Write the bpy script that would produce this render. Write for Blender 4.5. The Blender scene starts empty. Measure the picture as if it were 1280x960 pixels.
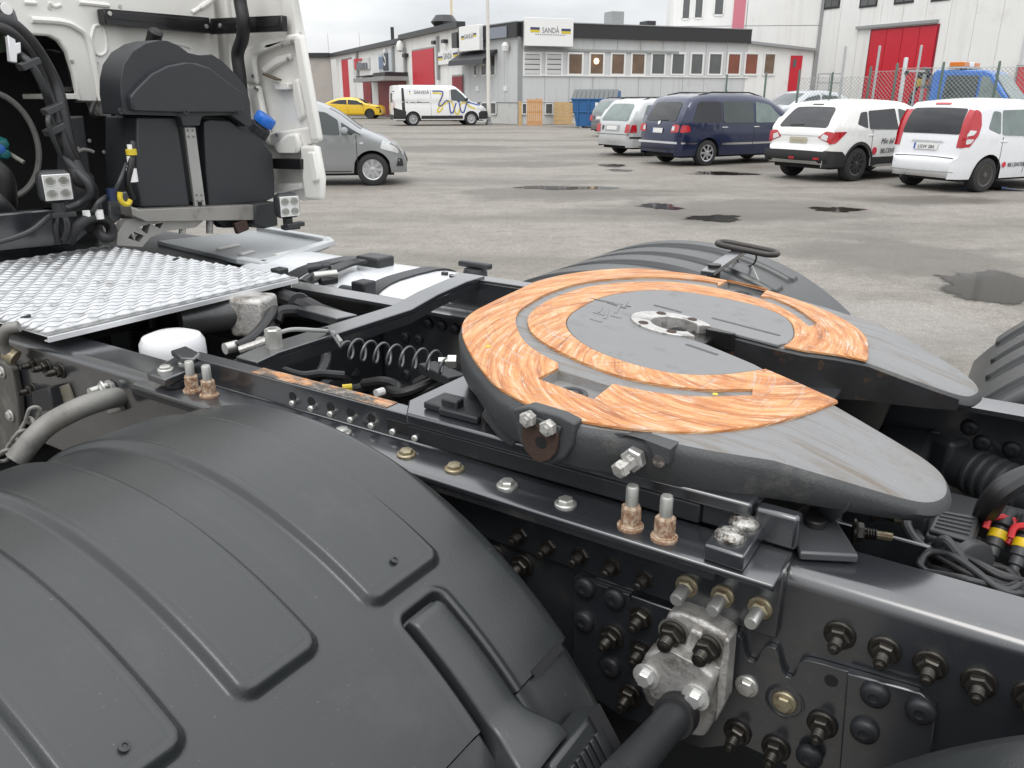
import bpy, bmesh, math, random
import numpy as np
from mathutils import Vector, Matrix, noise as mnoise
from mathutils.geometry import delaunay_2d_cdt, tessellate_polygon

random.seed(7)
S = bpy.context.scene
COL = S.collection
R = math.radians

# ------------------------------------------------------------------ camera
F, HOR, CAMH = 1000.0, 122.0, 1.62
TH = math.atan((480 - HOR) / F)
cam = bpy.data.cameras.new('camera'); camo = bpy.data.objects.new('camera', cam); COL.objects.link(camo)
cam.sensor_width = 36; cam.sensor_fit = 'HORIZONTAL'; cam.lens = 36 * F / 1280
cam.clip_start = .05; cam.clip_end = 3000
camo.location = (0, 0, CAMH); camo.rotation_euler = (R(90) - TH, 0, 0)
S.camera = camo

# ------------------------------------------------------------------ overcast sky + soft sun
SUN_EL, SUN_AZ = R(58), R(200)
w = bpy.data.worlds.new('World'); S.world = w; w.use_nodes = True
nt = w.node_tree; nt.nodes.clear()
def N(nt, t, **k):
    n = nt.nodes.new(t)
    for a, b in k.items(): setattr(n, a, b)
    return n
out = N(nt, 'ShaderNodeOutputWorld'); bg = N(nt, 'ShaderNodeBackground'); bg.inputs[1].default_value = .1
sky = N(nt, 'ShaderNodeTexSky', sky_type='NISHITA', sun_disc=False, sun_elevation=SUN_EL, sun_rotation=SUN_AZ)
tc = N(nt, 'ShaderNodeTexCoord'); sep = N(nt, 'ShaderNodeSeparateXYZ')
nt.links.new(tc.outputs['Generated'], sep.inputs[0])
# cloud deck seen in perspective: noise on direction / height
mp = N(nt, 'ShaderNodeMapping'); mp.inputs['Scale'].default_value = (1, 1, 3.2)
nt.links.new(tc.outputs['Generated'], mp.inputs[0])
nz = N(nt, 'ShaderNodeTexNoise'); nz.inputs['Scale'].default_value = 2.6; nz.inputs['Detail'].default_value = 6
nz.inputs['Roughness'].default_value = .55; nt.links.new(mp.outputs[0], nz.inputs['Vector'])
cr = N(nt, 'ShaderNodeValToRGB')
cr.color_ramp.elements[0].position = .34; cr.color_ramp.elements[0].color = (5.3, 5.45, 5.65, 1)
cr.color_ramp.elements[1].position = .66; cr.color_ramp.elements[1].color = (8.0, 8.05, 8.1, 1)
nt.links.new(nz.outputs[0], cr.inputs[0])
# CIE overcast sky: (1 + 2 sin h) times the horizon brightness
m1 = N(nt, 'ShaderNodeMath', operation='MAXIMUM'); nt.links.new(sep.outputs[2], m1.inputs[0]); m1.inputs[1].default_value = 0
m2 = N(nt, 'ShaderNodeMath', operation='MULTIPLY_ADD'); nt.links.new(m1.outputs[0], m2.inputs[0]); m2.inputs[1].default_value = 2.0; m2.inputs[2].default_value = 1.0
vm = N(nt, 'ShaderNodeVectorMath', operation='SCALE'); nt.links.new(cr.outputs[0], vm.inputs[0]); nt.links.new(m2.outputs[0], vm.inputs['Scale'])
mx = N(nt, 'ShaderNodeMix', data_type='RGBA'); mx.inputs[0].default_value = .93
nt.links.new(sky.outputs[0], mx.inputs[6]); nt.links.new(vm.outputs[0], mx.inputs[7])
nt.links.new(mx.outputs[2], bg.inputs[0]); nt.links.new(bg.outputs[0], out.inputs[0])
sl = bpy.data.lights.new('sun', 'SUN'); sl.energy = .8; sl.angle = R(25); sl.color = (1, .97, .93)
slo = bpy.data.objects.new('sun', sl); COL.objects.link(slo)
# sun_rotation is measured from +Y towards +X
sd = Vector((math.sin(SUN_AZ) * math.cos(SUN_EL), math.cos(SUN_AZ) * math.cos(SUN_EL), math.sin(SUN_EL)))
slo.rotation_euler = sd.to_track_quat('Z', 'Y').to_euler()
S.view_settings.view_transform = 'Standard'; S.view_settings.look = 'None'
S.view_settings.exposure = .27; S.view_settings.gamma = 1
S.cycles.max_bounces = 6; S.cycles.use_adaptive_sampling = True

# ------------------------------------------------------------------ survey helpers: sight lines met with real planes
sT, cT = math.sin(TH), math.cos(TH)
AZ = R(56.75)
ur = np.array([math.sin(AZ), -math.cos(AZ), 0]); ut = np.array([math.cos(AZ), math.sin(AZ), 0])
RT = np.stack([ur, ut, [0, 0, 1.]])
def ray(px, py):
    x = (px - 640) / F; y = -(py - 480) / F
    return np.array([x, cT + y * sT, -sT + y * cT])
def G(px, py, z=0.):
    d = ray(px, py); l = (z - CAMH) / d[2]
    return np.array([d[0] * l, d[1] * l])
def TZ(px, py, z):
    d = RT @ ray(px, py); l = (z - CAMH) / d[2]; return (d[0] * l, d[1] * l, z)
def TV(px, py, v):
    d = RT @ ray(px, py); l = v / d[1]; return (d[0] * l, v, d[2] * l + CAMH)
def TU(px, py, u):
    d = RT @ ray(px, py); l = u / d[0]; return (u, d[1] * l, d[2] * l + CAMH)
H0, SLP, U0 = .39, .09, -.5          # the coupling plate tilts a little to the rear
def zpl(u): return CAMH - H0 - SLP * (u - U0)
def TP(px, py, dz=0.):
    d = RT @ ray(px, py); l = (-H0 + dz + SLP * U0) / (d[2] + SLP * d[0]); return (d[0] * l, d[1] * l, d[2] * l + CAMH)

# ------------------------------------------------------------------ materials
MATS = {}
def M(name, col, rough=.5, metal=0., var=.12, vs=5., bump=0., bs=120., spec=.5, rv=.08, dirt=None, dirt_amt=.4, dirt_s=3., coat=0., cior=1.5, crough=.06, specks=None, streak=None):
    if name in MATS: return MATS[name]
    m = bpy.data.materials.new(name); m.use_nodes = True; t = m.node_tree; b = t.nodes['Principled BSDF']
    tc = N(t, 'ShaderNodeTexCoord'); n1 = N(t, 'ShaderNodeTexNoise'); n1.inputs['Scale'].default_value = vs
    n1.inputs['Detail'].default_value = 5; n1.inputs['Roughness'].default_value = .6
    t.links.new(tc.outputs['Object'], n1.inputs['Vector'])
    mixc = N(t, 'ShaderNodeMix', data_type='RGBA')
    mixc.inputs[6].default_value = tuple(min(1, c * (1 - var)) for c in col) + (1,)
    mixc.inputs[7].default_value = tuple(min(1, c * (1 + var)) for c in col) + (1,)
    t.links.new(n1.outputs[0], mixc.inputs[0]); last = mixc.outputs[2]
    if dirt:
        n2 = N(t, 'ShaderNodeTexNoise'); n2.inputs['Scale'].default_value = dirt_s; n2.inputs['Detail'].default_value = 8; n2.inputs['Roughness'].default_value = .7
        t.links.new(tc.outputs['Object'], n2.inputs['Vector'])
        rp = N(t, 'ShaderNodeValToRGB'); rp.color_ramp.elements[0].position = .62 - dirt_amt * .3; rp.color_ramp.elements[1].position = .80 - dirt_amt * .3
        t.links.new(n2.outputs[0], rp.inputs[0])
        md = N(t, 'ShaderNodeMix', data_type='RGBA'); md.inputs[7].default_value = tuple(dirt) + (1,)
        t.links.new(rp.outputs[0], md.inputs[0]); t.links.new(last, md.inputs[6]); last = md.outputs[2]
    if streak:                           # drag marks: (colour, mapping scale, low, high, amount)
        mp = N(t, 'ShaderNodeMapping'); mp.inputs['Scale'].default_value = streak[1]; t.links.new(tc.outputs['Object'], mp.inputs[0])
        n4 = N(t, 'ShaderNodeTexNoise'); n4.inputs['Scale'].default_value = 1; n4.inputs['Detail'].default_value = 6; n4.inputs['Roughness'].default_value = .7; t.links.new(mp.outputs[0], n4.inputs['Vector'])
        rp = N(t, 'ShaderNodeMapRange'); rp.inputs[1].default_value = streak[2]; rp.inputs[2].default_value = streak[3]; rp.inputs[4].default_value = streak[4]; t.links.new(n4.outputs[0], rp.inputs[0])
        md = N(t, 'ShaderNodeMix', data_type='RGBA'); md.inputs[7].default_value = (*streak[0], 1); t.links.new(rp.outputs[0], md.inputs[0]); t.links.new(last, md.inputs[6]); last = md.outputs[2]
    if specks:                           # dried drops and grit: (colour, scale, threshold, amount)
        n5 = N(t, 'ShaderNodeTexNoise'); n5.inputs['Scale'].default_value = specks[1]; n5.inputs['Detail'].default_value = 2; t.links.new(tc.outputs['Object'], n5.inputs['Vector'])
        rp = N(t, 'ShaderNodeMapRange'); rp.inputs[1].default_value = specks[2]; rp.inputs[2].default_value = specks[2] + .05; rp.inputs[4].default_value = specks[3]; t.links.new(n5.outputs[0], rp.inputs[0])
        md = N(t, 'ShaderNodeMix', data_type='RGBA'); md.inputs[7].default_value = (*specks[0], 1); t.links.new(rp.outputs[0], md.inputs[0]); t.links.new(last, md.inputs[6]); last = md.outputs[2]
    t.links.new(last, b.inputs['Base Color'])
    mr = N(t, 'ShaderNodeMapRange'); mr.inputs[3].default_value = max(.02, rough - rv); mr.inputs[4].default_value = min(1, rough + rv)
    t.links.new(n1.outputs[0], mr.inputs[0]); t.links.new(mr.outputs[0], b.inputs['Roughness'])
    b.inputs['Metallic'].default_value = metal; b.inputs['Specular IOR Level'].default_value = spec
    b.inputs['Coat Weight'].default_value = coat; b.inputs['Coat Roughness'].default_value = crough; b.inputs['Coat IOR'].default_value = cior
    if bump:
        n3 = N(t, 'ShaderNodeTexNoise'); n3.inputs['Scale'].default_value = bs; n3.inputs['Detail'].default_value = 3
        t.links.new(tc.outputs['Object'], n3.inputs['Vector'])
        bp = N(t, 'ShaderNodeBump'); bp.inputs['Strength'].default_value = bump; bp.inputs['Distance'].default_value = .002
        t.links.new(n3.outputs[0], bp.inputs['Height']); t.links.new(bp.outputs[0], b.inputs['Normal'])
    MATS[name] = m; return m
def emis(name, col, s):
    m = bpy.data.materials.new(name); m.use_nodes = True; b = m.node_tree.nodes['Principled BSDF']
    b.inputs['Base Color'].default_value = (*col, 1); b.inputs['Emission Color'].default_value = (*col, 1); b.inputs['Emission Strength'].default_value = s
    return m

# ------------------------------------------------------------------ mesh helpers
ORG = Vector((0, 0, 0))               # subtracted from the vertices (the root's own place)
class MB:
    def __init__(s): s.v = []; s.f = []
    def add(s, vs, fs):
        o = len(s.v); s.v += [tuple(map(float, p)) for p in vs]; s.f += [tuple(i + o for i in f) for f in fs]; return s
    def box(s, a, b):
        x0, y0, z0 = a; x1, y1, z1 = b
        vs = [(x0,y0,z0),(x1,y0,z0),(x1,y1,z0),(x0,y1,z0),(x0,y0,z1),(x1,y0,z1),(x1,y1,z1),(x0,y1,z1)]
        return s.add(vs, [(0,3,2,1),(4,5,6,7),(0,1,5,4),(1,2,6,5),(2,3,7,6),(3,0,4,7)])
    def obox(s, c, ex, ey, ez):        # box from centre and three half-axis vectors
        c, ex, ey, ez = map(Vector, (c, ex, ey, ez))
        vs = [c + i * ex + j * ey + k * ez for k in (-1, 1) for (i, j) in ((-1,-1),(1,-1),(1,1),(-1,1))]
        return s.add(vs, [(0,3,2,1),(4,5,6,7),(0,1,5,4),(1,2,6,5),(2,3,7,6),(3,0,4,7)])
    def prism(s, loop, off):           # 3-D loop pushed along off
        n = len(loop); off = Vector(off)
        vs = [Vector(p) for p in loop] + [Vector(p) + off for p in loop]
        fs = [(i, (i + 1) % n, n + (i + 1) % n, n + i) for i in range(n)]
        base = tessellate_polygon([[Vector(p) for p in loop]])
        fs += [tuple(reversed(f)) for f in base] + [tuple(i + n for i in f) for f in base]
        return s.add(vs, fs)
    def cyl(s, p0, p1, r0, r1=None, n=16, caps=True):
        r1 = r0 if r1 is None else r1; return s.tube([p0, p1], [r0, r1], n, caps)
    def tube(s, path, r, n=10, caps=True, closed=False):
        P = [Vector(p) for p in path]; m = len(P)
        rs = r if isinstance(r, (list, tuple)) else [r] * m
        up = None; vs = []
        for i in range(m):
            if closed: d = (P[(i + 1) % m] - P[i - 1])
            else: d = P[min(i + 1, m - 1)] - P[max(i - 1, 0)]
            d = d.normalized() if d.length > 1e-9 else Vector((0, 0, 1))
            if up is None:
                up = Vector((0, 0, 1)) if abs(d.z) < .9 else Vector((1, 0, 0))
            a = (up - d * up.dot(d)); a = a.normalized() if a.length > 1e-6 else d.orthogonal().normalized()
            up = a; b = d.cross(a)
            for k in range(n):
                t = 2 * math.pi * k / n
                vs.append(P[i] + (a * math.cos(t) + b * math.sin(t)) * rs[i])
        fs = []
        for i in range(m if closed else m - 1):
            j = (i + 1) % m
            for k in range(n):
                l = (k + 1) % n; fs.append((i*n + k, i*n + l, j*n + l, j*n + k))
        if caps and not closed:
            fs.append(tuple(range(n - 1, -1, -1))); fs.append(tuple((m - 1) * n + k for k in range(n)))
        return s.add(vs, fs)
    def lathe(s, prof, o, ax, n=24):   # prof: (radius, distance along axis)
        o, ax = Vector(o), Vector(ax).normalized(); a = ax.orthogonal().normalized(); b = ax.cross(a); vs = []; m = len(prof)
        for r, h in prof:
            for k in range(n):
                t = 2 * math.pi * k / n; vs.append(o + ax * h + (a * math.cos(t) + b * math.sin(t)) * r)
        fs = [(i*n + k, i*n + (k+1) % n, (i+1)*n + (k+1) % n, (i+1)*n + k) for i in range(m - 1) for k in range(n)]
        if prof[0][0] > 1e-5: fs.append(tuple(range(n - 1, -1, -1)))
        if prof[-1][0] > 1e-5: fs.append(tuple((m - 1) * n + k for k in range(n)))
        return s.add(vs, fs)
    def grid(s, rows):                 # rows of points
        m, n = len(rows), len(rows[0])
        return s.add([p for r in rows for p in r], [(i*n + j, i*n + j + 1, (i+1)*n + j + 1, (i+1)*n + j) for i in range(m - 1) for j in range(n - 1)])
    def mesh(s, name, mat, smooth=True, ang=35, o=None):
        me = bpy.data.meshes.new(name); o = ORG if o is None else Vector(o)
        me.from_pydata([(x - o.x, y - o.y, z - o.z) for x, y, z in s.v], [], s.f)
        bm = bmesh.new(); bm.from_mesh(me); bmesh.ops.remove_doubles(bm, verts=bm.verts, dist=1e-5)
        bmesh.ops.recalc_face_normals(bm, faces=bm.faces); bm.to_mesh(me); bm.free()
        if mat: me.materials.append(mat)
        if smooth:
            me.polygons.foreach_set('use_smooth', [True] * len(me.polygons)); me.set_sharp_from_angle(angle=R(ang))
        return me
    def obj(s, name, mat, parent=None, bevel=0., seg=2, smooth=True, ang=35, o=None, label=None, kind=None):
        ob = bpy.data.objects.new(name, s.mesh(name, mat, smooth, ang, o)); COL.objects.link(ob)
        if parent: ob.parent = parent
        if bevel:
            md = ob.modifiers.new('bevel', 'BEVEL'); md.width = bevel; md.segments = seg; md.limit_method = 'ANGLE'; md.angle_limit = R(40); md.harden_normals = False
        if label: ob['label'] = label
        if kind: ob['kind'] = kind
        return ob
def inst(name, me, loc, rot=None, parent=None, label=None, rel=True):
    ob = bpy.data.objects.new(name, me); COL.objects.link(ob)
    l = Vector(loc) - (ORG if rel else Vector((0, 0, 0)))
    mt = Matrix.Translation(l)
    if rot is not None: mt = mt @ rot.to_4x4()
    ob.matrix_local = mt
    if parent: ob.parent = parent
    if label: ob['label'] = label
    return ob
def align(ax, spin=0.):                # rotation that takes +Z to ax
    return Vector(ax).normalized().to_track_quat('Z', 'Y').to_matrix() @ Matrix.Rotation(spin, 3, 'Z')
def thing(name, label, cat, loc=(0, 0, 0), rz=0., group=None):
    o = bpy.data.objects.new(name, None); o.empty_display_size = .2; COL.objects.link(o); o.location = loc; o.rotation_euler = (0, 0, rz)
    o['label'] = label; o['category'] = cat
    if group: o['group'] = group
    return o
def tag(o, label, cat, group=None):
    o['label'] = label; o['category'] = cat
    if group: o['group'] = group
    return o
def smooth_path(pts, n=8, closed=False):
    P = [Vector(p) for p in pts]; m = len(P); outp = []
    for i in range(m if closed else m - 1):
        p0 = P[i - 1] if (i > 0 or closed) else P[0] * 2 - P[1]
        p1, p2 = P[i], P[(i + 1) % m]
        p3 = P[(i + 2) % m] if (i + 2 < m or closed) else P[-1] * 2 - P[-2]
        for k in range(n):
            t = k / n
            outp.append(.5 * ((2*p1) + (p2 - p0)*t + (2*p0 - 5*p1 + 4*p2 - p3)*t*t + (3*p1 - p0 - 3*p2 + p3)*t**3))
    if not closed: outp.append(P[-1])
    return outp
def inpoly(x, y, poly):
    c = False; n = len(poly)
    for i in range(n):
        x1, y1 = poly[i][:2]; x2, y2 = poly[i - 1][:2]
        if (y1 > y) != (y2 > y) and x < (x2 - x1) * (y - y1) / (y2 - y1) + x1: c = not c
    return c
def fill2d(poly, step, holes=()):      # triangulated polygon with inner grid points: (points, faces)
    pts = [Vector(p[:2]) for p in poly]; n = len(pts); edges = [(i, (i + 1) % n) for i in range(n)]
    for h in holes:
        o = len(pts); m = len(h); pts += [Vector(p[:2]) for p in h]; edges += [(o + i, o + (i + 1) % m) for i in range(m)]
    x0 = min(p.x for p in pts); x1 = max(p.x for p in pts); y0 = min(p.y for p in pts); y1 = max(p.y for p in pts)
    nx, ny = int((x1 - x0) / step) + 1, int((y1 - y0) / step) + 1
    def near(x, y):
        return any((p.x - x)**2 + (p.y - y)**2 < (.4 * step)**2 for p in pts[:n + sum(len(h) for h in holes)])
    for i in range(1, nx + 1):
        for j in range(1, ny + 1):
            x = x0 + (i - .5 * (j % 2)) * step; y = y0 + (j - .5) * step
            if inpoly(x, y, poly) and not any(inpoly(x, y, h) for h in holes) and not near(x, y): pts.append(Vector((x, y)))
    vs, es, fs, *_ = delaunay_2d_cdt(pts, edges, [], 0, 1e-6)
    keep = []
    for f in fs:
        cx = sum(vs[i].x for i in f) / len(f); cy = sum(vs[i].y for i in f) / len(f)
        if inpoly(cx, cy, poly) and not any(inpoly(cx, cy, h) for h in holes): keep.append(tuple(f))
    return vs, keep
def inset(poly, d):                    # push a closed 2-D polygon inwards (orientation free)
    n = len(poly); A = sum(poly[i-1][0] * poly[i][1] - poly[i][0] * poly[i-1][1] for i in range(n)); sg = 1 if A > 0 else -1; o = []
    for i in range(n):
        p, q, r_ = Vector(poly[i-1][:2]), Vector(poly[i][:2]), Vector(poly[(i+1) % n][:2])
        a = (q - p); b = (r_ - q)
        a = a.normalized() if a.length else b.normalized(); b = b.normalized() if b.length else a
        na, nb = Vector((-a.y, a.x)), Vector((-b.y, b.x)); nn = na + nb
        nn = nn.normalized() if nn.length > 1e-6 else na
        k = min(1 / max(.45, nn.dot(na)), 2)
        o.append((q.x + nn.x * d * sg * k, q.y + nn.y * d * sg * k))
    return o
def text(body, size, mat, parent, loc, rot, name='lettering', ext=.002, shear=0., align_x='CENTER', sx=1.):
    cu = bpy.data.curves.new(name, 'FONT'); cu.body = body; cu.size = size; cu.extrude = ext; cu.align_x = align_x; cu.align_y = 'CENTER'; cu.shear = shear; cu.resolution_u = 3
    tmp = bpy.data.objects.new(name + '_curve', cu); me = bpy.data.meshes.new_from_object(tmp); bpy.data.objects.remove(tmp); me.name = name
    me.materials.clear(); me.materials.append(mat)
    o = bpy.data.objects.new(name, me); COL.objects.link(o); o.location = loc; o.rotation_euler = rot; o.scale = (sx, 1, 1)
    if parent: o.parent = parent
    return o
# ================================================================== SETTING: yard, puddles
PUD = [(1268, 360, 150, 40, 3), (1045, 262, 52, 7, 4), (824, 258, 50, 7, 5), (893, 273, 78, 7, 6), (705, 235, 110, 5, 7), (765, 207, 26, 4, 8), (775, 213, 26, 3, 9), (905, 217, 70, 4, 10), (1245, 236, 60, 5, 12)]
def pud_xy(px, py, w_, h_):
    c = G(px, py); l = G(px - w_/2, py); r_ = G(px + w_/2, py); a = G(px, py - h_/2); b_ = G(px, py + h_/2)
    return c, np.hypot(*(r_ - l))/2, np.hypot(*(a - b_))/2
def asphalt():
    m = bpy.data.materials.new('wet_asphalt'); m.use_nodes = True; t = m.node_tree; b = t.nodes['Principled BSDF']
    L = t.links.new; tc = N(t, 'ShaderNodeTexCoord')
    def noise(sc, det=6, ro=.6, vec=None):
        n = N(t, 'ShaderNodeTexNoise'); n.inputs['Scale'].default_value = sc; n.inputs['Detail'].default_value = det; n.inputs['Roughness'].default_value = ro
        L(vec or tc.outputs['Object'], n.inputs['Vector']); return n.outputs[0]
    def ramp(src, p0, p1, c0=(0,0,0,1), c1=(1,1,1,1)):
        r = N(t, 'ShaderNodeValToRGB'); r.color_ramp.elements[0].position = p0; r.color_ramp.elements[1].position = p1
        r.color_ramp.elements[0].color = c0; r.color_ramp.elements[1].color = c1; L(src, r.inputs[0]); return r.outputs[0]
    def mix(f, a, c, bt='MIX'):
        n = N(t, 'ShaderNodeMix', data_type='RGBA', blend_type=bt)
        if isinstance(f, float): n.inputs[0].default_value = f
        else: L(f, n.inputs[0])
        for i, x in ((6, a), (7, c)):
            if isinstance(x, tuple): n.inputs[i].default_value = x
            else: L(x, n.inputs[i])
        return n.outputs[2]
    stones = noise(95, 3, .7); fine = noise(28, 6, .75); big = noise(.35, 5, .6); mid = noise(1.6, 7, .65)
    c = ramp(stones, .40, .62, (.12, .115, .105, 1), (.50, .485, .455, 1)); c = mix(ramp(noise(42, 4, .8), .52, .60, (0,0,0,1), (.7,.7,.7,1)), c, mix(.65, c, (.07, .066, .06, 1)))
    c = mix(ramp(fine, .42, .62), c, mix(.4, c, (.33, .32, .30, 1)))
    c = mix(ramp(mid, .36, .62), c, mix(.42, c, (.17, .16, .146, 1)))
    grit = noise(19, 5, .85); c = mix(ramp(grit, .50, .60, (0,0,0,1), (.75,.75,.75,1)), c, mix(.55, c, (.075, .07, .063, 1))); c = mix(ramp(noise(24, 4, .85), .56, .66, (0,0,0,1), (.6,.6,.6,1)), c, (.52, .51, .49, 1))
    blot = noise(4.5, 8, .7); c = mix(ramp(blot, .50, .66), c, mix(.45, c, (.13, .12, .108, 1)))
    mp = N(t, 'ShaderNodeMapping'); mp.inputs['Scale'].default_value = (.10, .34, 1); mp.inputs['Rotation'].default_value = (0, 0, R(12)); L(tc.outputs['Object'], mp.inputs[0])
    wetn = noise(1.0, 7, .62, mp.outputs[0]); wet = ramp(wetn, .46, .60)
    c = mix(wet, c, mix(.55, c, (.075, .066, .055, 1)))
    vor = N(t, 'ShaderNodeTexVoronoi', feature='DISTANCE_TO_EDGE'); vor.inputs['Scale'].default_value = .16
    wv = N(t, 'ShaderNodeVectorMath', operation='ADD'); wn = N(t, 'ShaderNodeTexNoise'); wn.inputs['Scale'].default_value = .9; wn.inputs['Detail'].default_value = 5
    L(tc.outputs['Object'], wn.inputs['Vector']); sc = N(t, 'ShaderNodeVectorMath', operation='SCALE'); sc.inputs['Scale'].default_value = 1.6
    L(wn.outputs[1], sc.inputs[0]); L(tc.outputs['Object'], wv.inputs[0]); L(sc.outputs[0], wv.inputs[1]); L(wv.outputs[0], vor.inputs['Vector'])
    crack = ramp(vor.outputs[0], .0006, .0035, (1,1,1,1), (0,0,0,1))
    cm = N(t, 'ShaderNodeMath', operation='MULTIPLY'); L(crack, cm.inputs[0]); L(ramp(big, .54, .72, (0,0,0,1), (.6,.6,.6,1)), cm.inputs[1])
    c = mix(cm.outputs[0], c, (.045, .042, .04, 1))
    # damp margins where water stands: soft, noise-edged
    wob = N(t, 'ShaderNodeTexNoise'); wob.inputs['Scale'].default_value = 1.3; wob.inputs['Detail'].default_value = 6; wob.inputs['Roughness'].default_value = .65; L(tc.outputs['Object'], wob.inputs['Vector'])
    halo = None
    for (px, py, w_, h_, sd) in PUD + [(930, 262, 420, 34, 0), (1120, 320, 330, 60, 0), (700, 242, 330, 20, 0), (640, 205, 260, 10, 0), (1150, 250, 240, 12, 0), (560, 185, 220, 8, 0)]:
        cc, rx, ry = pud_xy(px, py, w_, h_); k = 1.5 if sd else 1.0
        mpn = N(t, 'ShaderNodeMapping', vector_type='POINT'); mpn.inputs['Location'].default_value = (-cc[0]/(rx*k), -cc[1]/(ry*k), 0); mpn.inputs['Scale'].default_value = (1/(rx*k), 1/(ry*k), 0); L(tc.outputs['Object'], mpn.inputs[0])
        ln = N(t, 'ShaderNodeVectorMath', operation='LENGTH'); L(mpn.outputs[0], ln.inputs[0])
        ad = N(t, 'ShaderNodeMath', operation='MULTIPLY_ADD'); L(wob.outputs[0], ad.inputs[0]); ad.inputs[1].default_value = 1.5; L(ln.outputs['Value'], ad.inputs[2])
        mr = N(t, 'ShaderNodeMapRange', interpolation_type='SMOOTHSTEP'); mr.inputs[1].default_value = 1.25; mr.inputs[2].default_value = 1.85; mr.inputs[3].default_value = 1. if sd else .85; mr.inputs[4].default_value = 0; L(ad.outputs[0], mr.inputs[0])
        if halo is None: halo = mr.outputs[0]
        else:
            mxm = N(t, 'ShaderNodeMath', operation='MAXIMUM'); L(halo, mxm.inputs[0]); L(mr.outputs[0], mxm.inputs[1]); halo = mxm.outputs[0]
    cc, rx, ry = pud_xy(1120, 405, 300, 70); mpn = N(t, 'ShaderNodeMapping'); mpn.inputs['Location'].default_value = (-cc[0]/rx, -cc[1]/ry, 0); mpn.inputs['Scale'].default_value = (1/rx, 1/ry, 0); L(tc.outputs['Object'], mpn.inputs[0])
    ln = N(t, 'ShaderNodeVectorMath', operation='LENGTH'); L(mpn.outputs[0], ln.inputs[0]); ad = N(t, 'ShaderNodeMath', operation='MULTIPLY_ADD'); L(wob.outputs[0], ad.inputs[0]); ad.inputs[1].default_value = 1.5; L(ln.outputs['Value'], ad.inputs[2])
    film = N(t, 'ShaderNodeMapRange', interpolation_type='SMOOTHSTEP'); film.inputs[1].default_value = 1.3; film.inputs[2].default_value = 1.7; film.inputs[3].default_value = 1.; film.inputs[4].default_value = 0.; L(ad.outputs[0], film.inputs[0]); film = film.outputs[0]
    c = mix(halo, c, mix(.72, c, (.060, .052, .042, 1)))
    tint = N(t, 'ShaderNodeMix', data_type='RGBA', blend_type='MULTIPLY'); tint.inputs[0].default_value = 1; tint.inputs[7].default_value = (.90, .865, .815, 1); L(c, tint.inputs[6]); c = tint.outputs[2]
    L(c, b.inputs['Base Color'])
    rr = ramp(wetn, .42, .66, (.72, .72, .72, 1), (.52, .52, .52, 1)); L(mix(film, mix(halo, rr, (.50, .50, .50, 1)), (.14, .14, .14, 1)), b.inputs['Roughness']); b.inputs['Specular IOR Level'].default_value = .35
    bp = N(t, 'ShaderNodeBump'); bp.inputs['Strength'].default_value = .35; bp.inputs['Distance'].default_value = .006; L(stones, bp.inputs['Height']); L(bp.outputs[0], b.inputs['Normal'])
    return m
g = MB()
xs = [-900, -300, -100, -40, -15, 0, 15, 40, 100, 300, 900]; ys = [-300, -60, -15, 0, 8, 20, 40, 70, 120, 300, 1500]
g.grid([[(x, y, 0) for x in xs] for y in ys])
go = g.obj('ground', asphalt(), smooth=False); go['kind'] = 'structure'

pud_m = M('puddle_water', (.019, .016, .012), .07, 0, .25, 2, spec=.5, rv=.02); pud_m.node_tree.nodes['Principled BSDF'].inputs['IOR'].default_value = 1.30; pud_m.node_tree.nodes['Principled BSDF'].inputs['Specular IOR Level'].default_value = .10
def _film():
    t = pud_m.node_tree; pb = t.nodes['Principled BSDF']; tc = N(t, 'ShaderNodeTexCoord'); an = N(t, 'ShaderNodeAttribute', attribute_name='shore')
    n = N(t, 'ShaderNodeTexNoise'); n.inputs['Scale'].default_value = 5; n.inputs['Detail'].default_value = 9; n.inputs['Roughness'].default_value = .75; t.links.new(tc.outputs['Object'], n.inputs['Vector'])
    ad = N(t, 'ShaderNodeMath', operation='MULTIPLY_ADD'); t.links.new(n.outputs[0], ad.inputs[0]); ad.inputs[1].default_value = 1.5; t.links.new(an.outputs['Fac'], ad.inputs[2])
    mr = N(t, 'ShaderNodeMapRange', interpolation_type='SMOOTHSTEP'); mr.inputs[1].default_value = .85; mr.inputs[2].default_value = 1.25; t.links.new(ad.outputs[0], mr.inputs[0]); t.links.new(mr.outputs[0], pb.inputs['Alpha'])
_film()
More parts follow.
